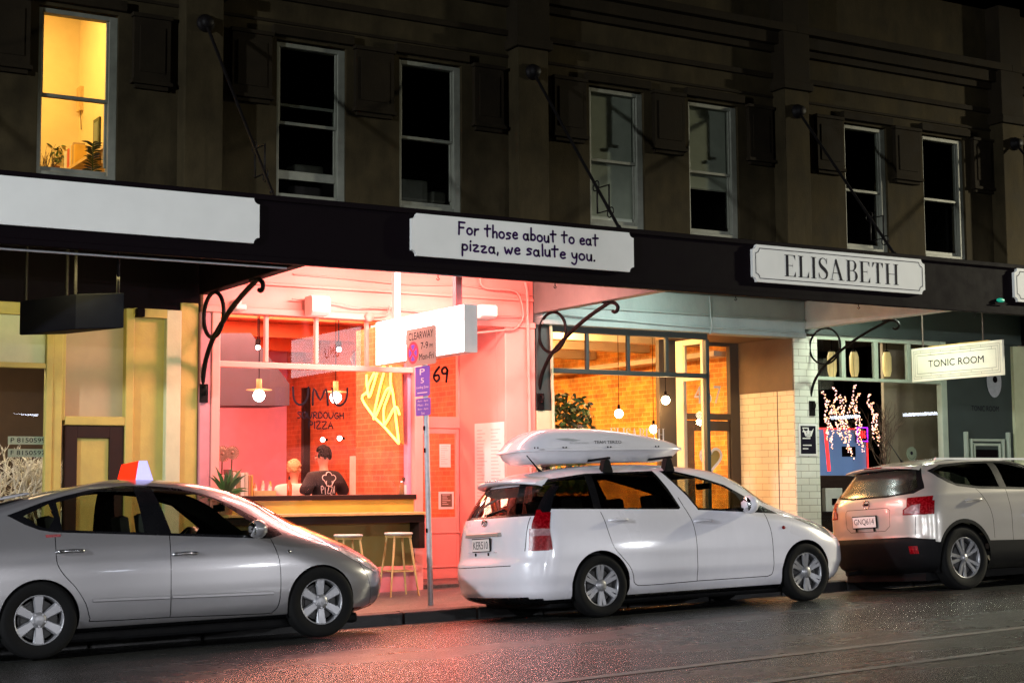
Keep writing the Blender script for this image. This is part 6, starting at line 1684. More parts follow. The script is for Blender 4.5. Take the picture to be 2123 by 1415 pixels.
def seats(root, xf, zf, hw, rows, belt):
    for x in rows:
        for y in (-hw*0.42, hw*0.42):
            b = MB('seat'); wv = 0.25
            b.prism([(x-0.02, zf), (x+0.46, zf+0.05), (x+0.48, zf+0.16), (x+0.08, zf+0.12), (x-0.10, zf+0.60), (x-0.20, zf+0.60), (x-0.10, zf+0.05)], 'y', y-wv, y+wv)
            b.prism([(x-0.19, zf+0.64), (x-0.10, zf+0.63), (x-0.12, zf+0.82), (x-0.17, zf+0.84), (x-0.21, zf+0.82)], 'y', y-0.14, y+0.14)
            b.tube([(x-0.15, y-0.06, zf+0.58), (x-0.155, y-0.06, zf+0.66)], 0.008, 5); b.tube([(x-0.15, y+0.06, zf+0.58), (x-0.155, y+0.06, zf+0.66)], 0.008, 5)
            b.build('seat', root, bevel=0.03)
def cabin(root, x0, x1, zf, hw, dash_x, belt, steer_y, top_z):
    b = MB('seat'); b.box(x0, x1, -hw+0.12, hw-0.12, zf-0.05, zf); b.build('cabin_floor', root)
    b = MB('plastic'); b.prism([(dash_x, zf+0.2), (dash_x+0.55, zf+0.2), (dash_x+0.62, belt-0.06), (dash_x+0.25, belt-0.02), (dash_x-0.02, belt-0.10)], 'y', -hw+0.14, hw-0.14); b.build('dashboard', root, bevel=0.03)
    b = MB('plastic'); c = Vector((dash_x-0.16, steer_y, belt-0.06)); ax = Vector((-0.85, 0, 0.5)).normalized(); u = UY; v = ax.cross(u)
    b.tube([c+(u*math.cos(2*math.pi*k/24)+v*math.sin(2*math.pi*k/24))*0.185 for k in range(24)], 0.016, 8, closed=True)
    for k in range(3): b.beam(c, c+(u*math.cos(2.1*k+0.5)+v*math.sin(2.1*k+0.5))*0.18, 0.035, 0.02)
    b.beam(c, c-ax*0.2, 0.05, 0.05); b.build('steering_wheel', root)
    b = MB('plastic'); b.box(dash_x+0.10, dash_x+0.13, -0.13, 0.13, top_z-0.16, top_z-0.09); b.tube([(dash_x+0.12, 0, top_z-0.1), (dash_x+0.16, 0, top_z-0.03)], 0.012, 6); b.build('rear_view_mirror', root, bevel=0.01)
def handle(root, h, x0, x1, z, m):
    y = h.y_at((x0+x1)/2, z)
    b = MB(m); pts = [(x0, y+0.005, z-0.004), (x0+0.025, y-0.030, z), ((x0+x1)/2, y-0.036, z+0.003), (x1-0.03, y-0.030, z), (x1, y+0.005, z-0.002)]
    b.tube(smooth(pts, 4), 0.016, 8)
    b.use('plastic'); b.lathe([(0.0, y-0.001), (0.026, y-0.002), (0.032, y+0.005)], ((x0+x1)/2-0.01, 0, z-0.010), 'y', 16, sx=1.9)
    b.build('door_handle', root)
def mirror(root, h, x, z, m, w=0.10, hgt=0.15, side=-1):
    y = h.y_at(x+0.06, z, side); s_ = side
    b = MB(m)
    b.ball((x, y+s_*0.12, z+0.02), 1.0, 14, (w*0.62, 0.115, hgt*0.52)); b.use('plastic'); b.beam((x+0.03, y, z-0.05), (x+0.01, y+s_*0.1, z-0.02), 0.05, 0.03)
    b.use('chrome'); b.ball((x-w*0.36, y+s_*0.12, z+0.02), 1.0, 12, (0.032, 0.095, hgt*0.42)); b.build('wing_mirror', root)
def number_plate(root, x, yc, z, txt, w=0.36, hgt=0.125, black=True, tilt=0.0):
    b = MB('plastic'); b.box(x-0.012, x, yc-w/2-0.012, yc+w/2+0.012, z-hgt/2-0.012, z+hgt/2+0.012); b.box(x-0.008, x, yc-w/2+0.03, yc-w/2+0.06, z-hgt/2-0.05, z-hgt/2-0.012); b.box(x-0.008, x, yc+w/2-0.06, yc+w/2-0.03, z-hgt/2-0.05, z-hgt/2-0.012)
    p = b.build('number_plate', root, bevel=0.004)
    b = MB('plate'); b.box(x-0.016, x-0.0125, yc-w/2, yc+w/2, z-hgt/2, z+hgt/2); b.build('plate_face', p)
    b = MB('inkblack'); b.text(txt, (Vector((x-0.0175, yc, z-hgt*0.32)), -UY, UZ), hgt*0.64, w*0.86); b.build('plate_number', p)

# ---- white people carrier
HWW = 0.87
rows = [(.17, -.72, -.45, 3.35, 2.80, .74), (.22, -.88, -.50, 3.54, 2.80, .80), (.30, -.955, -.52, 3.65, 2.80, .84), (.36, -.965, -.52, 3.69, 2.80, .848), (.45, -.98, -.52, 3.73, 2.80, .866), (.58, -.975, -.50, 3.73, 2.78, .869),
        (.66, -.94, -.48, 3.71, 2.72, .872), (.74, -.925, -.47, 3.63, 2.62, .871), (.82, -.915, -.46, 3.51, 2.50, .868), (.90, -.905, -.45, 3.32, 2.30, .862), (.98, -.89, -.44, 3.09, 2.00, .852),
        (1.05, -.87, -.42, 2.90, 1.65, .836), (1.12, -.83, -.40, 2.75, 1.45, .812), (1.22, -.77, -.35, 2.60, 1.30, .778), (1.32, -.70, -.28, 2.46, 1.20, .738), (1.42, -.62, -.15, 2.26, 1.15, .69), (1.49, -.54, -.05, 2.06, 1.08, .645),
        (1.54, -.42, .10, 1.78, 1.0, .585), (1.58, -.12, .30, 1.42, .88, .48), (1.605, .20, .50, 1.07, .80, .32), (1.62, .50, .60, .85, .75, .12)]
zg = SL*9.38
car = car_root('parked_car', 9.381, 13.85, HWW, zg, 'white people carrier with a long white roof box, parked before the pink shop')
hl = Hull(rows)
WBW = 2.80
for sd in (-1, 1):
    for cx in (0, WBW): hl.cut('side', circle(cx, .325, .362), 9, sd, cond=lambda f: f.calc_center_median().z < 0.75)
    # dark glass band: quarter light and rear door, front door
    hl.cut('side', [(-.95, 1.15), (-.80, 1.30), (-.58, 1.437), (0.0, 1.50), (.893, 1.515), (1.0, 1.32), (1.10, 1.10), (1.075, 1.083), (-.576, 1.137)], 1, sd, only=(0,))
    hl.cut('side', [(-.60, 1.155), (-.585, 1.395), (-.02, 1.475), (-.02, 1.13)], 3, sd, only=(1,))
    hl.cut('side', [(.075, 1.125), (.075, 1.483), (.872, 1.496), (.965, 1.31), (1.07, 1.12), (1.05, 1.103)], 4, sd, only=(1,))
    hl.cut('side', [(.985, 1.512), (1.13, 1.517), (1.47, 1.44), (1.845, 1.335), (2.06, 1.225), (2.50, .990), (1.331, 1.068), (1.232, 1.218)], 1, sd, only=(0,))
    hl.cut('side', [(1.03, 1.485), (1.13, 1.490), (1.46, 1.41), (1.80, 1.315), (1.955, 1.23), (2.03, 1.045), (1.345, 1.09), (1.26, 1.225)], 5, sd, only=(1,))
    hl.cut('side', [(-1.1, .718), (-1.1, 1.07), (-.90, 1.10), (-.635, 1.135), (-.60, .95), (-.585, .722)], 6, sd, only=(0,), cond=lambda f: abs(f.normal.y) > 0.62)
    hl.cut('rear', [(sd*.735, .715), (sd*.72, 1.10), (sd*.95, 1.11), (sd*.95, .715)], 6, sd, only=(0,))
    hl.cut('side', [(-1.1, .865), (-1.1, .935), (-.64, .94), (-.635, .875)], 7, sd, only=(6,), cond=lambda f: abs(f.normal.y) > 0.3)
    hl.cut('rear', [(sd*.70, .865), (sd*.70, .935), (sd*.95, .935), (sd*.95, .865)], 7, sd, only=(6,))
    hl.cut('side', [(2.72, .935), (3.0, .895), (3.32, .80), (3.75, .70), (3.75, .65), (3.32, .69), (3.0, .82)], 8, sd, only=(0,))
hl.cut('rear', [(-.80, 1.075), (-.73, 1.40), (.73, 1.40), (.80, 1.075)], 1, only=(0, 3))
hl.cut('rear', [(-.72, 1.10), (-.66, 1.385), (.66, 1.385), (.72, 1.10)], 2, only=(1,))
hl.cut('front', [(-.62, 1.10), (-.50, 1.46), (.50, 1.46), (.62, 1.10)], 10, only=(0,), cond=lambda f: f.normal.z > 0.2)
hl.seam('side', smooth([(.055, 1.083), (.082, .995), (.12, .85), (.173, .711), (.276, .597), (.361, .50), (.405, .40), (.435, .315), (.60, .296), (1.248, .305)], 3))
hl.seam('side', smooth([(1.105, 1.21), (1.17, 1.06), (1.223, .939), (1.25, .78), (1.253, .63), (1.246, .305)], 3))
hl.seam('side', smooth([(1.246, .306), (2.10, .306), (2.253, .312), (2.309, .36), (2.315, .55), (2.306, .78), (2.27, .92), (2.25, 1.0)], 3))
hl.seam('rear', [(-.55, .575), (.62, .565)]); hl.seam('rear', [(-.69, 1.06), (-.685, .72)]); hl.seam('rear', [(.69, 1.06), (.685, .72)])
hl.seam('side', [(-.58, 1.135), (-.56, 1.45)], 0.006)
for f in hl.bm.faces:
    if f.normal.z < -0.75 and f.calc_center_median().z < 0.24 and f[hl.lay] == 0: f[hl.lay] = 1
hl.part([0, 1], 'body', car, ['carwhite', 'trim'])
hl.part([2], 'rear_window', car, ['privacy'], 0.003); hl.part([3], 'quarter_window', car, ['privacy'], 0.003); hl.part([4], 'rear_door_window', car, ['tintmid' if 'tintmid' in M else 'privacy'], 0.003)
hl.part([5], 'front_door_window', car, ['tint'], 0.003); hl.part([10], 'windscreen', car, ['tint'], 0.003)
hl.part([6, 7], 'taillight', car, ['redlens', 'clearlens'], -0.006); hl.part([8], 'headlight', car, ['headlens'], -0.003)
wheels(car, WBW, .325, .215, -.858, .20, 'double', .362)
seats(car, 0, .42, HWW, (.15, 1.20), 1.1); cabin(car, -.7, 2.4, .36, HWW, 1.95, 1.07, 0.36, 1.48)
handle(car, hl, .14, .37, .995, 'carwhite'); handle(car, hl, 1.25, 1.485, .948, 'carwhite')
for sd in (-1, 1): mirror(car, hl, 1.99, 1.085, 'carwhite', 0.15, 0.20, sd)
# spoiler with brake light, garnish, emblem, plate, wiper, aerial
b = MB('carwhite'); n = 20; vs = []
for i in range(n+1):
    y = -.59+1.18*i/n; e = 1-(abs(y)/.62)**3
    xt = -.55-.23*e; dz = -0.045*(abs(y)/.59)**2
    vs += [(-.42, y, 1.535+dz*1.4), (xt, y, 1.468+dz), (xt-.005, y, 1.448+dz), (-.50, y, 1.425+dz)]
b.add(vs, [(4*i+4+k, 4*i+4+(k+1) % 4, 4*i+(k+1) % 4, 4*i+k) for i in range(n) for k in range(4)], True); b.add(vs[:4], [(0, 1, 2, 3)]); b.add(vs[-4:], [(3, 2, 1, 0)])
sp = b.build('roof_spoiler', car)
b = MB('redlens')
xs3 = lambda y: -.55-.23*(1-(abs(y)/.62)**3)-.008
b.add([(xs3(-.16), -.16, 1.455), (xs3(.16), .16, 1.455), (xs3(.16)+.05, .16, 1.477), (xs3(-.16)+.05, -.16, 1.477)], [(0, 1, 2, 3)]); b.use('chrome')
for k in range(7): b.ball((xs3(0)+.01, -.13+.043*k, 1.468), .012, 6)
b.build('brake_light', sp)
xg = hl.x_at(0, .905)
b = MB('bronze'); b.prism([(-.36, .885), (.36, .885), (.34, .925), (-.34, .925)], 'x', xg-.028, xg+.03); b.build('tailgate_garnish', car, bevel=0.008)
xe = hl.x_at(0, 1.025)-.006
b = MB('chrome')
for rx, rz in ((.055, .036), (.018, .034), (.036, .015)):
    b.tube([(xe, rx*math.cos(2*math.pi*k/24), 1.03+rz*math.sin(2*math.pi*k/24)+(0.008 if rx == .036 else 0)) for k in range(24)], .0065, 6, closed=True)
b.build('emblem', car)
number_plate(car, hl.x_at(0, .80)-.012, 0.0, .80, 'KER510')
b = MB('carwhite'); b.prism([(-.30, .72), (.30, .72), (.27, .735), (-.27, .735)], 'x', hl.x_at(0, .72)-.012, hl.x_at(0, .72)+.02); b.build('plate_recess', car)
b = MB('plastic'); b.tube([(hl.x_at(.05, 1.11)-.012, .05, 1.11), (hl.x_at(-.30, 1.16)-.014, -.30, 1.16)], .009, 6); b.build('rear_wiper', car)
za = hl.z_at(-.30, -.28)
b = MB('plastic'); b.tube([(-.32, -.28, za-.01), (-.36, -.28, za+.03), (-.50, -.30, za+.17)], [.022, .010, .005], 8); b.build('aerial', car)
b = MB('plastic'); b.box(-.55, 3.0, -.66, .66, .115, .19); b.build('underbody', car, bevel=.03)  # box hung low and wide to block light passing under the car
b = MB('redlens'); b.ball((2.49, hl.y_at(2.49, .83)-.002, .835), .03, 8, (1, .4, .7)); b.build('side_indicator', car)
# roof rack on the car, the box is a thing of its own
for x in (.30, 1.12):
    for sd in (-1, 1):
        y = sd*.60; z = hl.z_at(x, y)
        b = MB('tyre'); b.prism([(x-.07, z-.015), (x+.07, z-.015), (x+.045, z+.06), (x+.03, z+.115), (x-.03, z+.115), (x-.045, z+.06)], 'y', y-.045, y+.045); b.box(x-.055, x+.055, y-.06, y+.06, z-.03, z+.0); b.build('rack_foot', car, bevel=0.008)
    b = MB('plastic'); b.box(x-.018, x+.018, -.68, .68, hl.z_at(x, .60)+.116, hl.z_at(x, .60)+.142); b.build('rack_bar', car, bevel=0.004)
# roof box
zt = hl.z_at(.7, .60)+.145
box = bpy.data.objects.new('roof_box', None); C.objects.link(box); box.location = car.location; box.rotation_euler = car.rotation_euler; ORG[box.name] = Vector((0, 0, 0)); box.empty_display_size = 0.2
tag(box, 'long white torpedo roof box strapped on the rack of the white people carrier', 'roof box')
def boxmesh(rows_, cap):
    vs = []; n = 28
    for z, xa, xb, w, ex in rows_:
        for k in range(n):
            a = 2*math.pi*k/n; c, d = math.cos(a), math.sin(a)
            e = 0.42 if c < 0 else 0.52
            vs.append(((xa+xb)/2+(xb-xa)/2*math.copysign(abs(c)**e, c), w*math.copysign(abs(d)**0.42, d)*(1-0.16*max(0, c)**2), z))
    b = MB('carwhite'); R_ = len(rows_)
    b.add(vs, [(i*n+k, i*n+(k+1) % n, (i+1)*n+(k+1) % n, (i+1)*n+k) for i in range(R_-1) for k in range(n)], True)
    b.add(vs[-n:], [list(range(n))], True); b.add(vs[:n], [list(range(n))[::-1]], True)
    return b
BX = -.02
def Zb(z): return zt+z
lo = [(Zb(-.04), -.36, 1.30, .20, 0), (Zb(-.025), -.46, 1.42, .28, 0), (Zb(.03), -.53, 1.56, .33, 0), (Zb(.090), -.56, 1.64, .355, 0)]
b = boxmesh(lo, True); b.build('base_shell', box)
b = boxmesh([(Zb(.0905), -.59, 1.67, .372, 0), (Zb(.118), -.59, 1.67, .372, 0), (Zb(.122), -.575, 1.655, .365, 0)], True); b.build('rim', box)
hi = [(Zb(.1225), -.57, 1.645, .36, 0), (Zb(.165), -.53, 1.57, .35, 0), (Zb(.20), -.50, 1.45, .342, 0), (Zb(.24), -.45, 1.26, .328, 0), (Zb(.28), -.39, 1.03, .308, 0), (Zb(.315), -.31, .76, .275, 0), (Zb(.34), -.20, .48, .215, 0), (Zb(.352), -.05, .22, .10, 0)]
b = boxmesh(hi, True); b.build('lid', box)
bv = None
def side_pt(x, z):
    for (z0, xa0, xb0, w0, _), (z1, xa1, xb1, w1, _) in zip(hi, hi[1:]):
        if z0 <= z <= z1:
            t_ = (z-z0)/(z1-z0); xa, xb, w = xa0+(xa1-xa0)*t_, xb0+(xb1-xb0)*t_, w0+(w1-w0)*t_
            c = (x-(xa+xb)/2)/((xb-xa)/2); e = 0.42 if c < 0 else 0.52; c0 = math.copysign(min(1, abs(c))**(1/e), c); d = math.sqrt(max(0, 1-c0*c0))
            return -w*d**0.42*(1-0.16*max(0, c0)**2)
    return -.35
b = MB('grey')
ya0 = side_pt(-.2, Zb(.19))
def bfr(x, z): 
    y = side_pt(x, z)-.004; y2 = side_pt(x, z+.03)-.004
    return (Vector((x, y, z)), UX, Vector((0, y2-y, .03)).normalized())
b.poly([(-.26, .02), (-.1, .025), (.08, .0), (-.02, -.012), (-.16, .0)], bfr(.10, Zb(.205))); b.text('INTERNATIONAL', bfr(.15, Zb(.163)), .022, .25); b.build('decal', box)
b = MB('darkdecal'if 'darkdecal' in M else 'inkblack'); b.text('TEAM TERZO', bfr(.52, Zb(.163)), .034, .36); b.build('decal', box)
for x in (-.42, -.06, .52, 1.18):
    y = -.372*(1-0.16*max(0, (x-.54)/1.13)**2)
    for dx_ in (-.02, .02): MB('plastic').ball((x+dx_, y-.002, Zb(.125)), .010, 6).build('rivet', box)

# ---- silver hatchback taxi
HWS = 0.86
rows = [(.20, -.60, -.3, 3.22, 2.6, .74), (.26, -.78, -.4, 3.44, 2.62, .81), (.34, -.84, -.42, 3.52, 2.62, .845), (.48, -.86, -.42, 3.555, 2.62, .86), (.58, -.86, -.42, 3.55, 2.58, .862), (.68, -.85, -.42, 3.47, 2.48, .862),
        (.78, -.84, -.42, 3.33, 2.32, .858), (.86, -.83, -.42, 3.19, 2.12, .85), (.94, -.82, -.42, 3.02, 1.85, .84), (1.03, -.80, -.40, 2.82, 1.55, .82), (1.10, -.77, -.35, 2.67, 1.40, .795), (1.20, -.66, -.2, 2.49, 1.25, .752), (1.30, -.44, 0., 2.32, 1.15, .70),
        (1.38, -.16, .2, 2.14, 1.08, .64), (1.44, .10, .38, 1.96, 1.05, .585), (1.49, .34, .55, 1.75, 1.03, .51), (1.53, .58, .70, 1.52, 1.0, .40), (1.56, .78, .86, 1.28, 1.0, .26), (1.575, .92, .96, 1.12, .99, .08)]
XA = 3.625
car = car_root('parked_car', XA, 14.0, HWS, SL*XA, 'silver hatchback taxi carrying a lit red and white roof sign', -3.0)
hl = Hull(rows)
WBS = 2.652
for sd in (-1, 1):
    for cx in (0, WBS): hl.cut('side', circle(cx, .335, .348), 9, sd, cond=lambda f: f.calc_center_median().z < 0.75)
    hl.cut('side', [(-.24, 1.245), (-.10, 1.16), (.02, 1.108), (.147, 1.083), (.758, 1.042), (2.15, .948), (2.30, .986), (2.25, 1.05), (2.12, 1.128), (1.934, 1.235), (1.75, 1.33), (1.589, 1.395), (1.344, 1.455), (1.104, 1.483), (.845, 1.490), (.522, 1.455), (.28, 1.405), (.075, 1.352)], 1, sd, only=(0,))
    hl.cut('side', [(-.10, 1.235), (.0, 1.15), (.10, 1.115), (.16, 1.20), (.13, 1.335)], 2, sd, only=(1,))
    hl.cut('side', [(.20, 1.345), (.22, 1.10), (.95, 1.052), (.93, 1.465), (.60, 1.44)], 3, sd, only=(1,))
    hl.cut('side', [(1.10, 1.455), (1.20, 1.035), (1.98, .985), (2.02, 1.10), (1.70, 1.33), (1.40, 1.42)], 4, sd, only=(1,))
    hl.cut('side', [(2.72, .90), (3.0, .845), (3.25, .70), (3.42, .62), (3.30, .585), (3.02, .72)], 6, sd, only=(0,), cond=lambda f: f.normal.z > -.1)
hl.cut('front', [(-.62, 1.06), (-.44, 1.43), (.44, 1.43), (.62, 1.06)], 5, only=(0,), cond=lambda f: f.normal.z > 0.2)
hl.seam('side', smooth([(.15, 1.05), (.15, .90), (.16, .80), (.22, .70), (.314, .594), (.40, .45), (.44, .32), (.50, .292), (1.17, .283)], 3))
hl.seam('side', smooth([(1.18, 1.03), (1.178, .80), (1.172, .53), (1.168, .284)], 2))
hl.seam('side', smooth([(1.17, .283), (2.05, .258), (2.162, .27), (2.215, .34), (2.235, .52), (2.226, .75), (2.16, .945)], 3))
hl.seam('side', smooth([(2.98, .83), (3.15, .62), (3.22, .45), (3.24, .22)], 2), 0.006)
for f in hl.bm.faces:
    if f.normal.z < -0.75 and f.calc_center_median().z < 0.28 and f[hl.lay] == 0: f[hl.lay] = 1
hl.part([0, 1], 'body', car, ['silver', 'trim'])
hl.part([2], 'quarter_window', car, ['tint'], .003); hl.part([3], 'rear_door_window', car, ['tint'], .003); hl.part([4], 'front_door_window', car, ['tint'], .003); hl.part([5], 'windscreen', car, ['tint'], .003); hl.part([6], 'headlight', car, ['headlens'], -.003)
wheels(car, WBS, .335, .215, -.848, .19, 'six', .348)
seats(car, 0, .40, HWS, (.35, 1.25), 1.05); cabin(car, -.4, 2.4, .34, HWS, 1.85, 1.0, 0.36, 1.40)
handle(car, hl, .16, .40, .912, 'chrome'); handle(car, hl, 1.195, 1.432, .845, 'chrome')
for sd in (-1, 1): mirror(car, hl, 2.0, 1.02, 'silver', 0.14, 0.17, sd)
b = MB('silver')
for x0, x1 in ((.46, 1.155), (1.185, 2.16)):
    n = 10; vs = []
    for i in range(n+1):
        x = x0+(x1-x0)*i/n; z = .475-.018*(x-.46); y = hl.y_at(x, z); vs += [(x, y+.002, z+.016), (x, y-.010, z+.010), (x, y-.012, z-.010), (x, y+.002, z-.018)]
    b.add(vs, [(4*i+1+k, 4*i+5+k, 4*i+4+k, 4*i+k) for i in range(n) for k in range(3)])
b.build('door_moulding', car)
b = MB('redlens'); b.box(.07, .20, hl.y_at(.13, 1.05)-.003, hl.y_at(.13, 1.05)+.02, 1.035, 1.065); b.build('door_sticker', car)
b = MB('silver'); b.prism([(-.30, 1.375), (.0, 1.43), (.02, 1.44), (.0, 1.455), (-.20, 1.425), (-.42, 1.36), (-.42, 1.345)], 'y', -.50, .50); b.build('rear_spoiler', car, bevel=.01)
b = MB('plastic'); b.box(-.6, 3.1, -.68, .68, .11, .21); b.build('underbody', car, bevel=.03)  # made deep and wide so lamp light does not reach the kerb behind
b = MB('chrome'); b.ball((2.33, hl.y_at(2.33, .82)-.001, .82), .022, 8, (1, .4, .7)); b.build('side_indicator', car)
ts = bpy.data.objects.new('taxi_sign', None); C.objects.link(ts); ts.location = car.location; ts.rotation_euler = car.rotation_euler; ORG[ts.name] = Vector((0, 0, 0)); ts.empty_display_size = .1
tag(ts, 'lit red wedge shaped taxi sign with a pale end on the silver car roof', 'taxi sign')
zr = 1.535
x0_, x1_, h4 = 1.04, 1.21, .185
def tsp(k, y, u): return Vector((x0_+.045*u if k == 0 else x1_-.045*u, y*(1-.10*u), zr+.012+h4*u))
b = MB('e_red'); b.add([tsp(0, -.30, .04), tsp(0, .30, .04), tsp(0, .30, 1), tsp(0, -.30, 1)], [(0, 3, 2, 1)]); b.build('red_face', ts)
b = MB('e_white'); b.add([tsp(0, -.302, 0), tsp(1, -.302, 0), tsp(1, -.302, 1), tsp(0, -.302, 1)], [(0, 1, 2, 3)]); b.build('end_face', ts)
b = MB('palegrey'); A = [tsp(k, s_*.30, u) for s_ in (-1, 1) for k in (0, 1) for u in (0, 1)]
b.add([v+Vector((.003, 0, 0)) for v in A], [(1, 5, 7, 3), (2, 3, 7, 6), (4, 6, 7, 5)]); b.build('case', ts)
b = MB('plastic'); b.box(x0_-.02, x1_+.02, -.33, .33, zr-.03, zr+.009); b.build('base', ts, bevel=.006)

# ---- champagne crossover at the right
HWQ = 0.89
rows = [(.22, -.52, -.2, 3.2, 2.6, .78), (.30, -.66, -.3, 3.40, 2.65, .85), (.45, -.73, -.32, 3.47, 2.7, .885), (.60, -.755, -.34, 3.48, 2.7, .89), (.68, -.735, -.34, 3.46, 2.7, .89), (.80, -.735, -.33, 3.40, 2.6, .892), (.90, -.735, -.33, 3.33, 2.5, .89),
        (1.0, -.725, -.31, 3.15, 2.2, .883), (1.08, -.71, -.28, 2.8, 1.8, .872), (1.15, -.68, -.24, 2.55, 1.4, .862), (1.20, -.65, -.20, 2.44, 1.3, .84), (1.28, -.59, -.12, 2.28, 1.15, .80), (1.36, -.53, -.08, 2.10, 1.1, .765), (1.45, -.46, .0, 1.86, 1.0, .715),
        (1.51, -.41, .05, 1.68, .9, .665), (1.56, -.25, .2, 1.45, .85, .585), (1.60, .02, .4, 1.15, .75, .46), (1.625, .35, .5, .85, .65, .22), (1.632, .5, .55, .7, .62, .08)]
XC = 14.575
car = car_root('parked_car', XC, 13.72, HWQ, SL*XC, 'champagne grey crossover with black lower bumper, parked before the tiled bar front', -3.4)
hl = Hull(rows)
WBQ = 2.64
for sd in (-1, 1):
    for cx in (0, WBQ): hl.cut('side', circle(cx, .39, .455), 1, sd, only=(0,), cond=lambda f: f.calc_center_median().z < 0.95); hl.cut('side', circle(cx, .385, .415), 9, sd, cond=lambda f: f.calc_center_median().z < 0.95)
    hl.cut('side', [(-1.1, .62), (-.70, .625), (-.43, .585), (.43, .57), (2.2, .53), (3.7, .56), (3.7, .1), (-1.1, .1)], 1, sd, only=(0,))
    hl.cut('side', [(-.29, 1.445), (-.235, 1.36), (-.12, 1.29), (.02, 1.24), (.37, 1.198), (1.08, 1.172), (1.9, 1.14), (2.26, 1.13), (1.75, 1.42), (1.5, 1.50), (1.1, 1.548), (.4, 1.545), (-.09, 1.515)], 1, sd, only=(0,))
    hl.cut('side', [(-.24, 1.435), (-.18, 1.37), (.0, 1.275), (.36, 1.23), (.72, 1.215), (.72, 1.52), (.38, 1.518), (-.06, 1.488)], 3, sd, only=(1,))
    hl.cut('side', [(.84, 1.212), (1.85, 1.165), (2.0, 1.20), (1.7, 1.40), (1.45, 1.475), (1.08, 1.52), (.84, 1.522)], 4, sd, only=(1,))
    hl.cut('side', [(-1.2, .915), (-1.2, 1.05), (-.78, 1.115), (-.42, 1.135), (-.46, 1.05), (-.56, .925)], 6, sd, only=(0,), cond=lambda f: abs(f.normal.y) > 0.35)
    hl.cut('rear', [(sd*.57, .92), (sd*.57, .985), (sd*.66, 1.05), (sd*.98, 1.10), (sd*.98, .915)], 6, sd, only=(0,))
    hl.cut('rear', [(sd*.59, .935), (sd*.59, .98), (sd*.67, 1.03), (sd*.76, 1.045), (sd*.76, .935)], 7, sd, only=(6,))
    hl.cut('rear', [(sd*.62, .46), (sd*.62, .55), (sd*.72, .55), (sd*.72, .46)], 8, sd, only=(1,))
hl.cut('rear', [(-1, .10), (-1, .60), (-.62, .66), (.62, .66), (1, .60), (1, .10)], 1, only=(0,), cond=lambda f: f.normal.x < -.3)
hl.cut('rear', [(-.66, 1.175), (-.73, 1.23), (-.56, 1.49), (.56, 1.49), (.73, 1.23), (.66, 1.175), (.3, 1.145), (-.3, 1.145)], 1, only=(0,))
hl.cut('rear', [(-.60, 1.195), (-.66, 1.245), (-.52, 1.47), (.52, 1.47), (.66, 1.245), (.60, 1.195), (.3, 1.168), (-.3, 1.168)], 2, only=(1,))
hl.seam('rear', [(-.70, .67), (-.72, .90)], .007); hl.seam('rear', [(.70, .67), (.72, .90)], .007)
hl.seam('rear', [(-.34, 1.02), (.36, 1.02)], .006); hl.seam('rear', [(-.34, 1.02), (-.385, .99), (-.375, .80), (-.30, .745), (.30, .745), (.375, .80), (.385, .99), (.36, 1.02)], .006)
hl.seam('side', smooth([(.30, 1.2), (.40, 1.08), (.47, .95), (.50, .80), (.50, .60)], 2), .007)
hl.seam('side', [(.80, 1.19), (.83, .9), (.82, .56)], .007)
for f in hl.bm.faces:
    if f.normal.z < -0.75 and f.calc_center_median().z < 0.30 and f[hl.lay] == 0: f[hl.lay] = 1
hl.part([0, 1], 'body', car, ['bronze', 'plastic'])
hl.part([2], 'rear_window', car, [glass('wet_rear_glass', (.35, .37, .32), 0.22, 3.2)], .003); hl.part([3], 'rear_door_window', car, ['privacy'], .003); hl.part([4], 'front_door_window', car, ['tint'], .003)
hl.part([6, 7], 'taillight', car, ['redlens', 'clearlens'], -.006); hl.part([8], 'fog_lamp', car, ['redlens'], -.003)
wheels(car, WBQ, .379, .245, -.872, .21, 'five', .415)
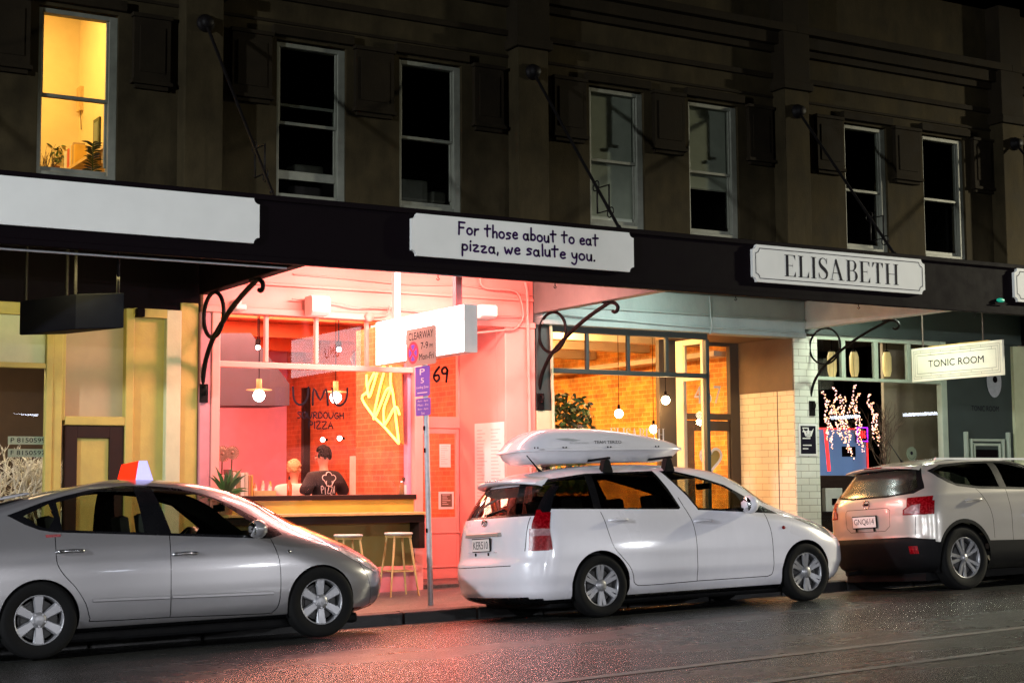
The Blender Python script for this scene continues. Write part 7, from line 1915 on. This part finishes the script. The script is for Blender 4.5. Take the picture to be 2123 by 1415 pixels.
seats(car, 0, .50, HWQ, (.35, 1.25), 1.1); cabin(car, -.5, 2.3, .44, HWQ, 1.8, 1.12, 0.36, 1.5)
handle(car, hl, .09, .335, 1.068, 'bronze')
for sd in (-1, 1): mirror(car, hl, 1.85, 1.17, 'bronze', 0.15, 0.18, sd)
number_plate(car, hl.x_at(0, .86)-.010, 0.02, .865, 'GNQ614', .40, .13)
xe = hl.x_at(0, 1.075)-.006
b = MB('chrome'); b.tube([(xe, .05*math.cos(2*math.pi*k/24), 1.075+.05*math.sin(2*math.pi*k/24)) for k in range(24)], .008, 6, closed=True); b.box(xe-.006, xe+.004, -.06, .06, 1.062, 1.088); b.build('emblem', car)
b = MB('chrome'); b.text('4x4', (Vector((hl.x_at(.62, .78)-.004, .62, .775)), -UY, UZ), .03, .09); b.build('badge', car) if False else None
b = MB('bronze'); vs = []; n = 16
for i in range(n+1):
    y = -.58+1.16*i/n; e = 1-(abs(y)/.66)**3; dz = -.04*(abs(y)/.6)**2; vs += [(-.28, y, 1.565+dz), (-.44-.12*e, y, 1.525+dz), (-.44-.12*e, y, 1.508+dz), (-.36, y, 1.495+dz)]
b.add(vs, [(4*i+4+k, 4*i+4+(k+1) % 4, 4*i+(k+1) % 4, 4*i+k) for i in range(n) for k in range(4)], True); b.add(vs[:4], [(0, 1, 2, 3)]); b.add(vs[-4:], [(3, 2, 1, 0)]); sp = b.build('roof_spoiler', car)
b = MB('redlens'); b.box(-.566, -.50, -.15, .15, 1.512, 1.526); b.build('brake_light', sp)
b = MB('plastic'); z = hl.z_at(.05, 0); b.tube([(.0, .05, z-.01), (-.04, .05, z+.03), (-.22, .05, z+.26)], [.022, .008, .004], 8); b.build('aerial', car)
b = MB('plastic'); b.box(-.5, 3.1, -.68, .68, .13, .23); b.tube([(-.8, .35, .24), (-.5, .35, .26)], .03, 8); b.build('underbody', car)  # box set low and wide to keep light from under the car
b = MB('palegrey'); b.beam((-.05, -.55, hl.z_at(0, -.55)+.03), (1.6, -.55, hl.z_at(1.3, -.55)+.03), .03, .025); b.build('roof_rail', car)
